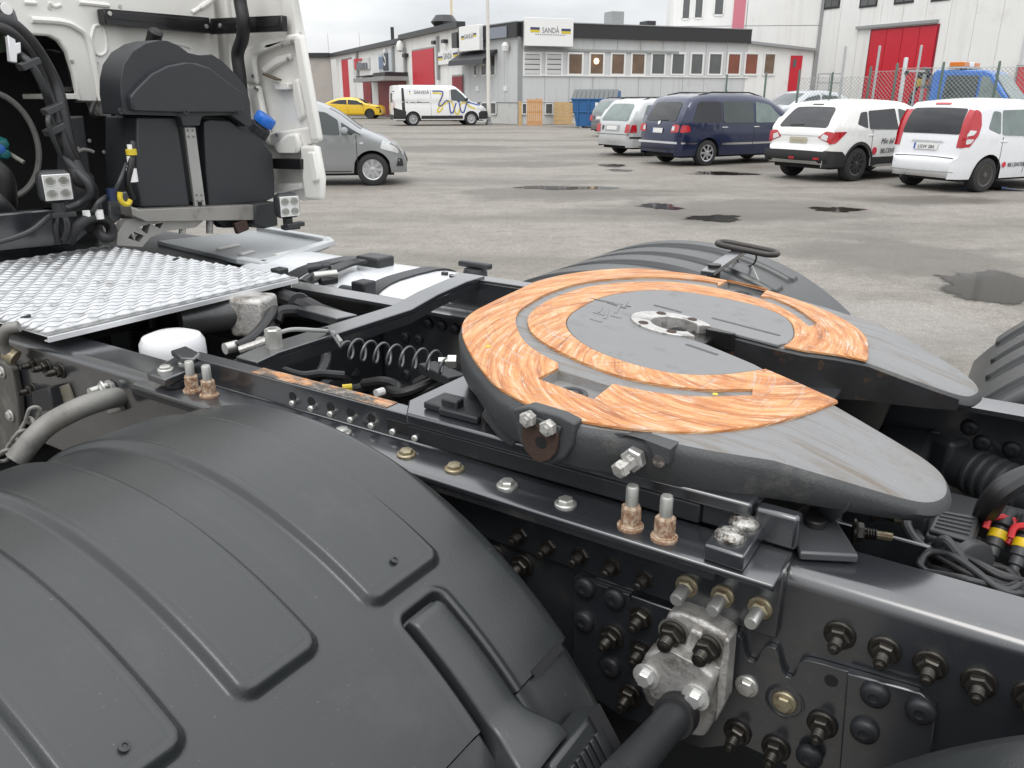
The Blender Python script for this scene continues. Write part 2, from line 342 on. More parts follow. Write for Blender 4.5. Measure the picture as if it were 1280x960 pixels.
def puddle(cx, cy, rx, ry, rot, seed, mat=pud_m):
    rnd = random.Random(seed); ph = [rnd.uniform(0, 6.3) for _ in range(6)]; P = []
    for k in range(72):
        a = 2 * math.pi * k / 72
        q = 1 + .20*math.sin(2*a + ph[0]) + .16*math.sin(3*a + ph[1]) + .10*math.sin(5*a + ph[2]) + .07*math.sin(9*a + ph[3]) + .05*math.sin(15*a + ph[4]) + rnd.uniform(-.04, .04)
        x, y = rx * q * math.cos(a), ry * q * math.sin(a)
        P.append((cx + x*math.cos(rot) - y*math.sin(rot), cy + x*math.sin(rot) + y*math.cos(rot)))
    rows = [[(cx + (x - cx)*k, cy + (y - cy)*k, .004) for x, y in P + [P[0]]] for k in (1.12, .98, .84, .6, .3, .01)]
    o = MB().grid(rows).obj('puddle', mat, smooth=False); o['kind'] = 'structure'
    at_ = o.data.attributes.new('shore', 'FLOAT', 'POINT')          # 0 at the shore, 1 where the water stands: the edge is a thin, broken film
    for v in o.data.vertices:
        a = math.atan2((v.co.y - cy), (v.co.x - cx)); best = min(P, key=lambda p: abs(math.atan2(math.sin(math.atan2(p[1]-cy, p[0]-cx) - a), math.cos(math.atan2(p[1]-cy, p[0]-cx) - a))))
        at_.data[v.index].value = max(0, min(1, (1.12 - math.hypot(v.co.x - cx, v.co.y - cy) / max(1e-6, math.hypot(best[0]-cx, best[1]-cy))) / .45))
for (px, py, w_, h_, sd) in PUD:
    cc, rx, ry = pud_xy(px, py, w_, h_); puddle(cc[0], cc[1], rx, ry, 0, sd)

# ================================================================== FACADES
wall_grey = M('grey_cladding', (.53, .54, .54), .6, 0, .06, 1.2, dirt=(.44, .44, .42), dirt_amt=.15, dirt_s=.7, streak=((.36, .36, .34), (1.8, 1.8, .12), .50, .72, .5))
wall_white = M('white_cladding', (.74, .74, .72), .55, 0, .06, .8, dirt=(.64, .62, .58), dirt_amt=.12, dirt_s=.5, streak=((.55, .53, .49), (1.6, 1.6, .10), .50, .72, .45))
wall_beige = M('beige_render', (.40, .37, .34), .7, 0, .07, .5, dirt=(.30, .28, .25), dirt_amt=.3, dirt_s=.4)
plinth = M('concrete_plinth', (.56, .56, .54), .8, 0, .1, 2, dirt=(.36, .35, .32), dirt_amt=.3, dirt_s=2)
black_sheet = M('black_sheet', (.022, .022, .024), .4, 0, .1, 3)
white_frame = M('white_frame', (.72, .72, .70), .4, 0, .04, 4)
glass_dark = M('dark_glass', (.10, .105, .105), .08, 0, .35, 1.2, rv=.04)
glass_warm = M('room_behind_glass', (.15, .095, .06), .1, 0, .6, 1.6, rv=.04)
glass_red = M('red_curtain_glass', (.20, .06, .035), .12, 0, .5, 1.0, rv=.04)
blind_m = M('blind_slats', (.56, .56, .55), .5, 0, .05, 2)
red_m = M('red_gate_paint', (.50, .012, .028), .42, 0, .1, .8)
red_dk = M('dark_red_paint', (.22, .012, .02), .45, 0, .15, .8)
pinkm = M('pale_red_stripe', (.55, .17, .22), .5, 0, .05, 1)
sign_white = M('sign_white', (.78, .78, .76), .35, 0, .03, 2)
letter_grey = M('grey_lettering', (.17, .18, .2), .5, 0, .02, 2)
blue_p = M('flag_blue', (.045, .05, .13), .45, 0, .04, 2); yellow_p = M('flag_yellow', (.62, .47, .03), .45, 0, .04, 2)
blue_sign = M('sign_blue', (.03, .13, .42), .4, 0, .05, 2)
galv = M('galvanised', (.50, .51, .51), .4, .7, .15, 8, rv=.12)
steel_grey = M('grey_steel', (.30, .31, .31), .45, .3, .1, 6)
copper = M('green_post', (.08, .12, .10), .5, 0, .15, 6)
class Fac:
    """vertical plane through two ground points; features are set out along it (s), up (z), outwards (d)"""
    def __init__(s, A, B):
        s.A = np.array(A, float); s.B = np.array(B, float); d = s.B - s.A; s.len = np.hypot(*d); s.t = d / s.len
        s.n = np.array([s.t[1], -s.t[0]])
        if s.n @ (-s.A) < 0: s.n = -s.n
    def sz(s, px, py):
        d = ray(px, py); l = (s.A @ s.n) / (d[:2] @ s.n); p = d * l
        return ((p[:2] - s.A) @ s.t, p[2] + CAMH)
    def pt(s, a, z, d=0.): q = s.A + s.t * a + s.n * d; return (q[0], q[1], z)
    def rect(s, x0, y0, x1, y1):
        xm = (x0 + x1) / 2; ym = (y0 + y1) / 2
        return s.sz(x0, ym)[0], s.sz(x1, ym)[0], s.sz(xm, y1)[1], s.sz(xm, y0)[1]
    def add(s, mb, a0, a1, z0, z1, d0, d1):
        P = [s.pt(a0, z0, d0), s.pt(a1, z0, d0), s.pt(a1, z1, d0), s.pt(a0, z1, d0)]
        e = s.n * (d1 - d0); return mb.prism(P, (e[0], e[1], 0))
    def rz(s): return math.atan2(s.t[1], s.t[0])
    def text(s, body, a, z, size, mat, d, parent, root_loc, sx=1., name='lettering', shear=0.):
        p = s.pt(a, z, d); flip = 0 if (s.n @ np.array([s.t[1], -s.t[0]])) > 0 else math.pi
        o = text(body, size, mat, parent, Vector(p) - Vector(root_loc), (R(90), 0, s.rz() + flip), name, .004, shear, sx=sx); return o
def at(o, xyz): global ORG; ORG = Vector(xyz)
def window(fc, root, x0, y0, x1, y1, gm, fr=.09, lab=None, mull=0, rail=0, name='window'):
    a0, a1, z0, z1 = fc.rect(x0, y0, x1, y1); mb = MB()
    fc.add(mb, a0 - fr, a1 + fr, z0 - fr, z0, -.02, .06); fc.add(mb, a0 - fr, a1 + fr, z1, z1 + fr, -.02, .06)
    fc.add(mb, a0 - fr, a0, z0, z1, -.02, .055); fc.add(mb, a1, a1 + fr, z0, z1, -.02, .055)
    for k in range(mull): am = a0 + (a1 - a0) * (k + 1) / (mull + 1); fc.add(mb, am - .03, am + .03, z0, z1, -.02, .045)
    for k in range(rail): zm = z0 + (z1 - z0) * (k + 1) / (rail + 1); fc.add(mb, a0, a1, zm - .03, zm + .03, -.02, .045)
    o = mb.obj(name, white_frame, root, smooth=False, label=lab)
    fc.add(MB(), a0, a1, z0, z1, .002, .02) ; p = MB(); fc.add(p, a0, a1, z0, z1, .002, .02); p.obj('pane', gm, o, smooth=False)
    return o
def fbox(fc, root, name, mat, x0, y0, x1, y1, d0, d1, bevel=0., label=None, ground=False):
    a0, a1, z0, z1 = fc.rect(x0, y0, x1, y1)
    if ground: z0 = 0
    mb = MB(); fc.add(mb, a0, a1, z0, z1, d0, d1); return mb.obj(name, mat, root, bevel=bevel, smooth=False, label=label)

# ------------------------------------------------------------------ the low office
F1 = Fac(G(650, 155.5), G(1014, 150.9)); F2 = Fac(G(650, 155.5), G(579, 152)); F3 = Fac(G(579, 152), G(418, 140.3))
P = F1.pt(0, 0); at(None, P)
off = thing('office_building', 'low grey office with a black fascia and a row of white-framed windows', 'building', P)
ztop = F1.sz(650, 27.5)[1]; zfas = F1.sz(730, 48)[1]; zpl_ = F1.sz(700, 128)[1]
a_end = F1.sz(936, 50)[0]
NW = 12
for fc, a1, nm in ((F1, a_end, 10), (F2, F2.len, 4)):
    for k in range(nm):                              # cladding sheets with open joints
        mb = MB(); fc.add(mb, a1*k/nm + .012, a1*(k+1)/nm - .012, zpl_, zfas + .05, -.18, 0); mb.obj('cladding_panel', wall_grey, off, smooth=False)
    mb = MB(); fc.add(mb, 0.02, a1 - .02, 0, zpl_ - .02, -.2, -.05); mb.obj('plinth', plinth, off, smooth=False)
    mb = MB(); fc.add(mb, 0, a1, zfas, ztop, -.2, .28); mb.obj('fascia', black_sheet, off, smooth=False)
    mb = MB(); fc.add(mb, 0, a1, ztop + .002, ztop + .06, -.2, .32); mb.obj('fascia_trim', steel_grey, off, smooth=False)
mb = MB()                                            # core and roof behind the sheets
A, B_, C_ = F1.pt(.3, 0, -.25), F1.pt(a_end, 0, -.25), F2.pt(F2.len, 0, -.25)
back = [(B_[0] + 1, B_[1] + 14, 0), (C_[0] + 3, C_[1] + 10, 0)]
mb.prism([A, B_, back[0], back[1], C_], (0, 0, ztop - .1)); mb.obj('core', wall_grey, off, smooth=False)
mb = MB(); F1.add(mb, -.14, .14, 0, zfas, -.1, .03); mb.obj('corner_post', steel_grey, off, smooth=False)
# right, lower part with the sloped eave and the red door
mb = MB(); a2 = F1.sz(1016, 100)[0]; z2 = F1.sz(1000, 64)[1]; z1 = F1.sz(936, 55)[1]
mb.prism([F1.pt(a_end + .01, 0, -.02), F1.pt(a2, 0, -.02), F1.pt(a2, z2, -.02), F1.pt(a_end + .01, z1, -.02)], tuple(-4 * np.append(F1.n, 0))); mb.obj('annex_wall', wall_white, off, smooth=False)
mb = MB(); mb.prism([F1.pt(a_end + .01, z1, .3), F1.pt(a2, z2, .3), F1.pt(a2, z2 + .18, .3), F1.pt(a_end + .01, z1 + .18, .3)], tuple(-4.4 * np.append(F1.n, 0))); mb.obj('annex_roof', steel_grey, off, smooth=False)
fbox(F1, off, 'downpipe', steel_grey, 1013, 66, 1016.5, 150, .0, .1, ground=True)
# sill band and pier strips
fbox(F1, off, 'sill_band', white_frame, 655, 94.6, 935, 96.2, -.02, .08)
fbox(F1, off, 'head_band', M('head_band', (.27, .28, .27), .6), 655, 62.0, 848, 65.0, -.02, .10)
for x0, x1, gm, kind in ((711, 727, glass_warm, 0), (738, 753.5, glass_warm, 0), (764.7, 779.6, glass_warm, 0), (790, 805, glass_warm, 0), (815, 830, glass_dark, 0),
                   (840, 854.5, glass_dark, 0), (864, 877.5, glass_dark, 0), (886.5, 901, glass_dark, 0), (910, 924, glass_red, 0), (931.7, 946, glass_red, 0), (955.5, 967.5, glass_warm, 0)):
    window(F1, off, x0, 67.8, x1, 92.2, gm, .12)
lamp_glow = emis('ceiling_lamp_glow', (1, .75, .42), 2.2)
a, z = F1.sz(745, 76.5); MB().lathe([(.0, -.19), (.12, -.14), (.18, 0), (.12, .14), (0, .19)], F1.pt(a, z, .06), (0, 0, 1), 14).obj('lit_globe', lamp_glow, off)
for x0, x1 in ((655.5, 674.5), (683.5, 701)):
    w_ = window(F1, off, x0, 67.8, x1, 93, glass_dark, .12, 'window with its grey blind down', name='blind_window'); a0, a1, z0, z1 = F1.rect(x0, 67.8, x1, 93)
    for k in range(4):
        mb = MB(); F1.add(mb, a0 + .01, a1 - .01, z0 + (z1 - z0) * k / 4 + .03, z0 + (z1 - z0) * (k + 1) / 4 - .03, .022, .04); mb.obj('blind_panel', blind_m, w_, smooth=False)
for x0, x1 in ((653, 657.5), (682, 690), (714, 722)): window(F1, off, x0, 130, x1, 142, glass_dark, .06, name='basement_window')
for x0, x1 in ((593, 598), (602, 611), (613.5, 621)): window(F2, off, x0, 129, x1, 142, glass_dark, .08, name='basement_window')
for x0, x1, y0 in ((592, 597.5, 82), (601.5, 609, 82), (613, 620, 65)): window(F2, off, x0, y0, x1, 93.5, glass_dark, .1)
fbox(F1, off, 'red_door', red_m, 986.5, 69.5, 1000.5, 114, 0, .06)
fbox(F1, off, 'door_pane', glass_dark, 990.5, 74, 994.5, 84, .062, .075)
for px in (597, 632): fbox(F2, off, 'vent_plate', white_frame, px - 2, 107.5, px + 2.2, 114, .0, .05)
# awning
mb = MB(); a0 = F2.sz(622, 70)[0]; a1 = F2.sz(578, 70)[0]; zt = F2.sz(600, 63.5)[1]; zb = F2.sz(600, 81.5)[1]
mb.prism([F2.pt(a0, zt, .02), F2.pt(a0, zb + .3, 1.1), F2.pt(a0, zb, 1.15), F2.pt(a0, zb, 1.05), F2.pt(a0, zt - .2, .02)], np.append(F2.t * (a1 - a0), 0)); mb.obj('awning', black_sheet, off, smooth=False)
fbox(F2, off, 'fascia_panel', M('blue_grey_panel', (.20, .22, .26), .3), 617, 34, 638.5, 48, .285, .33)
a, z = F2.sz(636, 55); MB().lathe([(.0, -.5), (.22, -.42), (.26, -.1), (.12, .1), (0, .12)], F2.pt(a, z, .25), (0, 0, 1), 14).obj('wall_lamp', white_frame, off)
# roof plant
for x0, x1, y0, y1, mt in ((784, 800, 10, 30, steel_grey), (830, 841, 22.5, 30, black_sheet)):
    a0, a1, z0, z1 = F1.rect(x0, y0, x1, y1); mb = MB(); F1.add(mb, a0, a1, ztop - .2, z1, -3.2, -2.1); mb.obj('roof_duct', mt, off, bevel=.03, smooth=False)

# sign boxes (things of their own)
def flagbar(fc, root, a0, a1, z0, z1, d):
    zm = (z0 + z1) / 2
    mb = MB(); fc.add(mb, a0, a1, zm + .001, z1, d, d + .01); mb.obj('blue_bar', blue_p, root, smooth=False)
    mb = MB(); fc.add(mb, a0, a1, z0, zm, d, d + .01); mb.obj('yellow_bar', yellow_p, root, smooth=False)
def signbox(fc, x0, y0, x1, y1, label, d0=.3, d1=.62):
    a0, a1, z0, z1 = fc.rect(x0, y0, x1, y1); p = fc.pt((a0 + a1) / 2, z0, d0); at(None, p)
    r_ = thing('sign_box', label, 'sign', p, 0)
    mb = MB(); fc.add(mb, a0, a1, z0, z1, d0, d1); mb.obj('panel', sign_white, r_, bevel=.03, smooth=False)
    return r_, a0, a1, z0, z1, p
r_, a0, a1, z0, z1, p = signbox(F1, 652, 23.5, 711.5, 58.5, 'big white sign box on the office fascia above the shut blinds')
wd = abs(a1 - a0); sg = 1 if a1 > a0 else -1
flagbar(F1, r_, a0 + sg*wd*.10, a0 + sg*wd*.29, z0 + (z1-z0)*.48, z0 + (z1-z0)*.66, .622); flagbar(F1, r_, a0 + sg*wd*.745, a0 + sg*wd*.94, z0 + (z1-z0)*.46, z0 + (z1-z0)*.64, .622)
F1.text('SANDÅ', (a0 + a1)/2 + .06, z0 + (z1 - z0)*.555, .44, letter_grey, .63, r_, p, .80)
mb = MB()
for k in range(14):                                   # a line of small print, too fine to read
    c_ = (a0 + a1)/2 + .06 + sg*(-.98 + k*.15); F1.add(mb, c_ - .045, c_ + .045, z0 + (z1-z0)*.395, z0 + (z1-z0)*.425, .62, .63)
mb.obj('small_print', letter_grey, r_, smooth=False)
r_, a0, a1, z0, z1, p = signbox(F2, 583.5, 32.5, 609, 64, 'narrower white sign box above the black awning')
wd = abs(a1 - a0); sg = 1 if a1 > a0 else -1
lo, hi = (a0, a1)
flagbar(F2, r_, lo + (hi-lo)*.12, lo + (hi-lo)*.27, z0 + (z1-z0)*.48, z0 + (z1-z0)*.62, .622); flagbar(F2, r_, lo + (hi-lo)*.72, lo + (hi-lo)*.87, z0 + (z1-z0)*.54, z0 + (z1-z0)*.68, .622)
F2.text('SANDÅ', (a0 + a1)/2, z0 + (z1 - z0)*.57, .42, letter_grey, .63, r_, p, .85)

# ------------------------------------------------------------------ the workshop row on the left
P = F3.pt(0, 0); at(None, P)
wk = thing('workshop_building', 'long white workshop with red gates and a black roof edge', 'building', P)
zr1 = F3.sz(540, 42)[1]; zr2 = F3.sz(460, 62.5)[1]; a_step = F3.sz(503, 60)[0]
for (s0, s1, zt, n) in ((.0, a_step - .02, zr1, 5), (a_step + .02, F3.len, zr2, 6)):
    for k in range(n):
        mb = MB(); F3.add(mb, s0 + (s1-s0)*k/n + .015, s0 + (s1-s0)*(k+1)/n - .015, 0.02, zt, -.2, 0); mb.obj('wall_panel', wall_white, wk, smooth=False)
    mb = MB(); F3.add(mb, s0, s1, zt + .002, zt + .38, -.3, .35); mb.obj('roof_edge', black_sheet, wk, smooth=False)
    mb = MB(); F3.add(mb, s0 + .03, s1 - .03, .01, zt - .05, -12, -.22); mb.obj('core', wall_white, wk, smooth=False)
def gate(fc, root, name, x0, y0, x1, y1, mat, n, ground=True, lab=None):
    a0, a1, z0, z1 = fc.rect(x0, y0, x1, y1); z0 = 0.05 if ground else z0
    f = MB(); fc.add(f, min(a0, a1) - .12, max(a0, a1) + .12, z0, z1 + .12, -.05, .03); f = f.obj(name, steel_grey if not lab else red_dk, root, smooth=False, label=lab)
    for k in range(n):
        mb = MB(); fc.add(mb, a0 + (a1-a0)*k/n + .02, a0 + (a1-a0)*(k+1)/n - .02, z0 + .02, z1, .032, .08); mb.obj('gate_leaf', mat, f, smooth=False)
    return f
gate(F3, wk, 'door', 429, 74, 441, 128, red_m, 2); gate(F3, wk, 'door', 455, 95.5, 464.5, 130, red_dk, 2)
gate(F3, wk, 'gate', 474, 102, 508, 138, red_dk, 3); gate(F3, wk, 'tall_gate', 516.5, 62, 543, 106.5, red_m, 2, False)
gate(F3, wk, 'door', 566.5, 95.5, 579, 120, red_dk, 2)
fbox(F3, wk, 'canopy', steel_grey, 470, 97, 511, 102, 0, 2.2); fbox(F3, wk, 'canopy_edge', black_sheet, 494, 91, 510, 96.5, 0, 2.0)
fbox(F3, wk, 'canopy_edge', black_sheet, 465, 94.5, 490, 96, 0, 1.6)
for px in (421.5, 443): fbox(F3, wk, 'pilaster', white_frame, px - 3, 74, px + 3, 130, 0, .3, ground=True)
for px, y0 in ((508, 60), (549, 45), (448, 66), (493, 58)): fbox(F3, wk, 'downpipe', steel_grey, px - .8, y0, px + .8, 100, 0, .2)
for px, py in ((546, 53), (558.5, 51.5), (509, 69)): fbox(F3, wk, 'floodlight', black_sheet, px - 1.7, py - 2, px + 1.7, py + 2.5, 0, .35)
a, z = F3.sz(506, 60); MB().lathe([(.0, -.35), (.3, -.2), (.34, .2), (.2, .5), (0, .6)], F3.pt(a, z, .4), (0, 0, 1), 12).obj('wall_lamp', white_frame, wk)
fbox(F3, wk, 'side_fascia', black_sheet, 574.5, 41, 581, 60, .05, .6)
# roof ventilator with the hexagonal hood
a0, z0 = F3.sz(535.5, 43); a1, z1 = F3.sz(550.5, 26); am = (a0 + a1)/2; hw = abs(a1-a0)/2
vz = lambda y: F3.sz(543, y)[1]; cx_ = F3.pt(am, 0, -.8)
pxm = .082                                           # metres per pixel at that distance
MB().lathe([(7*pxm, vz(48)), (7*pxm, vz(36.5)), (12.5*pxm, vz(27)), (8*pxm, vz(18.5)), (0, vz(18.5))], (cx_[0], cx_[1], 0), (0, 0, 1), 16).obj('roof_ventilator', black_sheet, wk, smooth=False)
a0, z0 = F3.sz(478, 60); z1 = F3.sz(478, 33)[1]; MB().cyl(F3.pt(a0, z0 - .5, -1), F3.pt(a0, z1, -1), .16, n=10).obj('flue', black_sheet, wk)
# lettering and shop signs on the workshop
def wall_sign(x0, y0, x1, y1, label, mat, d=.15):
    a0, a1, z0, z1 = F3.rect(x0, y0, x1, y1); p = F3.pt((a0 + a1)/2, z0, .02); at(None, p)
    r_ = thing('wall_sign', label, 'sign', p); mb = MB(); F3.add(mb, a0, a1, z0, z1, .02, d); mb.obj('panel', mat, r_, smooth=False); return r_, min(a0, a1), max(a0, a1), z0, z1, p
r_, a0, a1, z0, z1, p = wall_sign(549, 64, 576, 80, 'white company board beside the tall red gate', sign_white)
flagbar(F3, r_, a1 - (a1-a0)*.04, a1 - (a1-a0)*.26, z0 + (z1-z0)*.38, z0 + (z1-z0)*.68, .152); flagbar(F3, r_, a0 + (a1-a0)*.03, a0 + (a1-a0)*.25, z0 + (z1-z0)*.5, z0 + (z1-z0)*.82, .152)
F3.text('SANDÅ', (a0 + a1)/2, z0 + (z1-z0)*.6, .6, letter_grey, .16, r_, p, .9)
r_, a0, a1, z0, z1, p = wall_sign(475, 66, 492, 90, 'white shop sign with a dark square and a blue panel', M('sign_pale', (.5, .53, .56), .4))
fbox(F3, r_, 'blue_panel', M('sign_steel_blue', (.14, .20, .30), .4), 476, 71, 481.5, 86, .152, .2); fbox(F3, r_, 'dark_panel', M('sign_navy', (.03, .035, .05), .4), 481.5, 66.5, 487.5, 88, .152, .22)
F3.text('S', F3.sz(483.5, 73)[0], F3.sz(483.5, 73)[1], 2.0, sign_white, .23, r_, p, 1)
r_, a0, a1, z0, z1, p = wall_sign(445.5, 73, 463, 87, 'red and black shop lettering on the white workshop wall', M('sign_backing', (.6, .6, .58), .5))
fbox(F3, r_, 'red_mark', red_m, 445.8, 73.3, 449.3, 86.8, .152, .25); fbox(F3, r_, 'red_mark', red_m, 449.6, 73.3, 454.5, 75.8, .152, .25)
for k, xx in enumerate((449.0, 451.6, 454.2, 456.8, 459.4)):
    fbox(F3, r_, 'dark_letter', letter_grey, xx, 78.5 if k != 2 else 79.5, xx + (1.9 if k != 3 else 1.2), 86.5, .16, .3)

# ------------------------------------------------------------------ beige hall closing the yard
F4 = Fac(F3.pt(F3.len, 0)[:2], (F3.pt(F3.len, 0)[0] - 26, F3.pt(F3.len, 0)[1] + 1.5))
P = F4.pt(0, 0); at(None, P)
hall = thing('beige_hall', 'plain beige hall with a black roof edge behind the yellow car', 'building', P)
zt = F4.sz(400, 72)[1]
for k in range(5):
    mb = MB(); F4.add(mb, .06 + 5.2*k + .012, .06 + 5.2*(k+1) - .012, 0, zt, -.2, 0); mb.obj('wall_panel', wall_beige, hall, smooth=False)
mb = MB(); F4.add(mb, .05, 26, zt + .003, zt + .5, -.3, .25); mb.obj('roof_edge', black_sheet, hall, smooth=False)
mb = MB(); F4.add(mb, .1, 26, 0, zt - .05, -10, -.22); mb.obj('core', wall_beige, hall, smooth=False)

# ------------------------------------------------------------------ tall white warehouse
gW = G(1012, 148.2); W1 = Fac(gW, gW + np.array([-13.5, 1.2])); W2 = Fac(gW, G(1262, 155.2)); W3 = Fac(W2.B, W2.B + np.array([9., 6.]))
P = (gW[0], gW[1], 0); at(None, P)
wh = thing('warehouse', 'tall white warehouse with a large red gate and dark upper windows', 'building', P)
HT = 14.
for k in range(6):                                    # horizontal sheet panels on the short wing
    for j in range(2):
        mb = MB(); W1.add(mb, .02 + 5.8*j, 5.77 + 5.8*j, HT*k/6 + .02, HT*(k+1)/6 - .02, -.2, 0); mb.obj('cladding_panel', wall_white, wh, smooth=False)
mb = MB(); W1.add(mb, .02, 11.6, 0.01, HT, -6, -.21); mb.obj('wing_core', wall_white, wh, smooth=False)
fbox(W1, wh, 'red_stripe', pinkm, 917, -14, 931.5, 37, .002, .08)
for x0, x1, y1 in ((852, 864, 23), (867.5, 880, 22), (892, 906, 18)): window(W1, wh, x0, -8, x1, y1, glass_dark, .12)
n = 9
for k in range(n):
    mb = MB(); W2.add(mb, W2.len*k/n + .012, W2.len*(k+1)/n - .012, .02, HT, -.2, 0); mb.obj('wall_panel', wall_white, wh, smooth=False)
mb = MB(); W2.add(mb, .05, W2.len - .05, .01, HT - .05, -9, -.22); mb.obj('core', wall_white, wh, smooth=False)
mb = MB(); W3.add(mb, 0.0, W3.len, .02, HT, -.2, 0); mb.obj('side_wall', wall_grey, wh, smooth=False)
gate(W3, wh, 'red_gate', 1267, 84, 1300, 140, red_m, 2, True)
mb = MB(); W1.add(mb, -.15, .15, 0, HT, -.1, .15); mb.obj('corner_pipe', steel_grey, wh, smooth=False)
gt = gate(W2, wh, 'red_gate', 1083.5, 36, 1164, 140, red_m, 4, True, 'large red folding gate')
a0, a1, z0, z1 = W2.rect(1072, 34.5, 1172, 38); mb = MB(); W2.add(mb, a0, a1, z1 + .1, z1 + .3, 0, .25); mb.obj('gate_rail', steel_grey, gt, smooth=False)
for x0, x1, y1 in ((1031, 1051, 11), (1076, 1098, 9), (1119.5, 1144, 4.5), (1166, 1190, 1)):
    a0, a1, z0, z1 = W2.rect(x0, y1 - 26, x1, y1); f = MB(); W2.add(f, a0, a1, z0, z1, .002, .05); f = f.obj('window', black_sheet, wh, smooth=False)
    mb = MB(); W2.add(mb, a0 + .15, (a0+a1)/2 - .04, z0 + .15, z1 - .15, .052, .06); W2.add(mb, (a0+a1)/2 + .04, a1 - .15, z0 + .15, z1 - .15, .052, .06); mb.obj('pane', glass_dark, f, smooth=False)

# low pole sheds far behind the roofs: thin masts
for px, yt, zc in ((412, 42, 90), (451, 41, 90)):
    c = ray(px, 80); q = c / c[1] * zc * 1.9; at(None, (q[0], q[1], 0)); hh = CAMH + (ray(px, yt)[2] / ray(px, yt)[1]) * q[1]
    m_ = thing('mast', 'thin pale mast far behind the beige hall' if px == 412 else 'thin pale mast behind the workshop roof', 'mast', (q[0], q[1], 0))
    MB().cyl((q[0], q[1], 0), (q[0], q[1], hh), .14, .08, 8).obj('pole', M('pale_mast', (.6, .62, .64), .6), m_)
# flagpoles
for px, py, hh, mt, lab in ((611, 156, 13, M('flagpole_white', (.62, .60, .56), .4), 'white flagpole standing before the office corner'),
                        (567.5, 148.5, 15, M('flagpole_cream', (.58, .47, .33), .45), 'cream flagpole behind the white van')):
    g_ = G(px, py); at(None, (g_[0], g_[1], 0)); fp = thing('flagpole', lab, 'flagpole', (g_[0], g_[1], 0))
    MB().lathe([(.125, 0), (.12, 3), (.06, hh), (0, hh + .05)], (g_[0], g_[1], 0), (0, 0, 1), 14).obj('pole', mt, fp)
    MB().lathe([(.22, 0), (.22, .12), (.14, .18), (.14, .5)], (g_[0], g_[1], 0), (0, 0, 1), 14).obj('base_collar', steel_grey, fp)
# ================================================================== CARS
tyre_m = M('tyre_rubber', (.022, .022, .023), .75, 0, .2, 20, bump=.2, bs=60)
rim_silver = M('rim_silver', (.55, .56, .57), .3, .75, .08, 6); rim_dark = M('rim_dark', (.10, .10, .105), .35, .7, .15, 6); rim_steel = M('rim_steel', (.10, .095, .088), .6, .4, .25, 8)
car_glass = M('car_glass', (.055, .065, .065), .05, 0, .35, 1.5, rv=.03); priv_glass = M('privacy_glass', (.02, .021, .024), .05, 0, .2, 2, rv=.03)
clear_glass = M('pale_car_glass', (.16, .20, .19), .05, 0, .5, 3.0, rv=.03)
black_pl = M('black_trim', (.018, .018, .019), .5, 0, .15, 8)
red_lens = M('red_lens', (.42, .012, .02), .12, 0, .2, 18, coat=.6); clear_lens = M('clear_lens', (.62, .63, .62), .1, .2, .12, 20, coat=.6); amber_lens = M('amber_lens', (.6, .17, .02), .15, 0, .1, 10)
plate_w = M('plate_white', (.68, .68, .66), .4, 0, .05, 20); plate_d = M('plate_yellowed', (.42, .38, .28), .4, 0, .1, 20); plate_blue = M('plate_blue', (.03, .09, .4), .4)
chrome_m = M('chrome', (.75, .75, .76), .12, 1., .05, 4); dark_m = M('under_dark', (.012, .012, .012), .8, 0, .1, 4)
ink = M('print_ink', (.05, .05, .055), .5); print_red = M('print_red', (.55, .02, .05), .45)

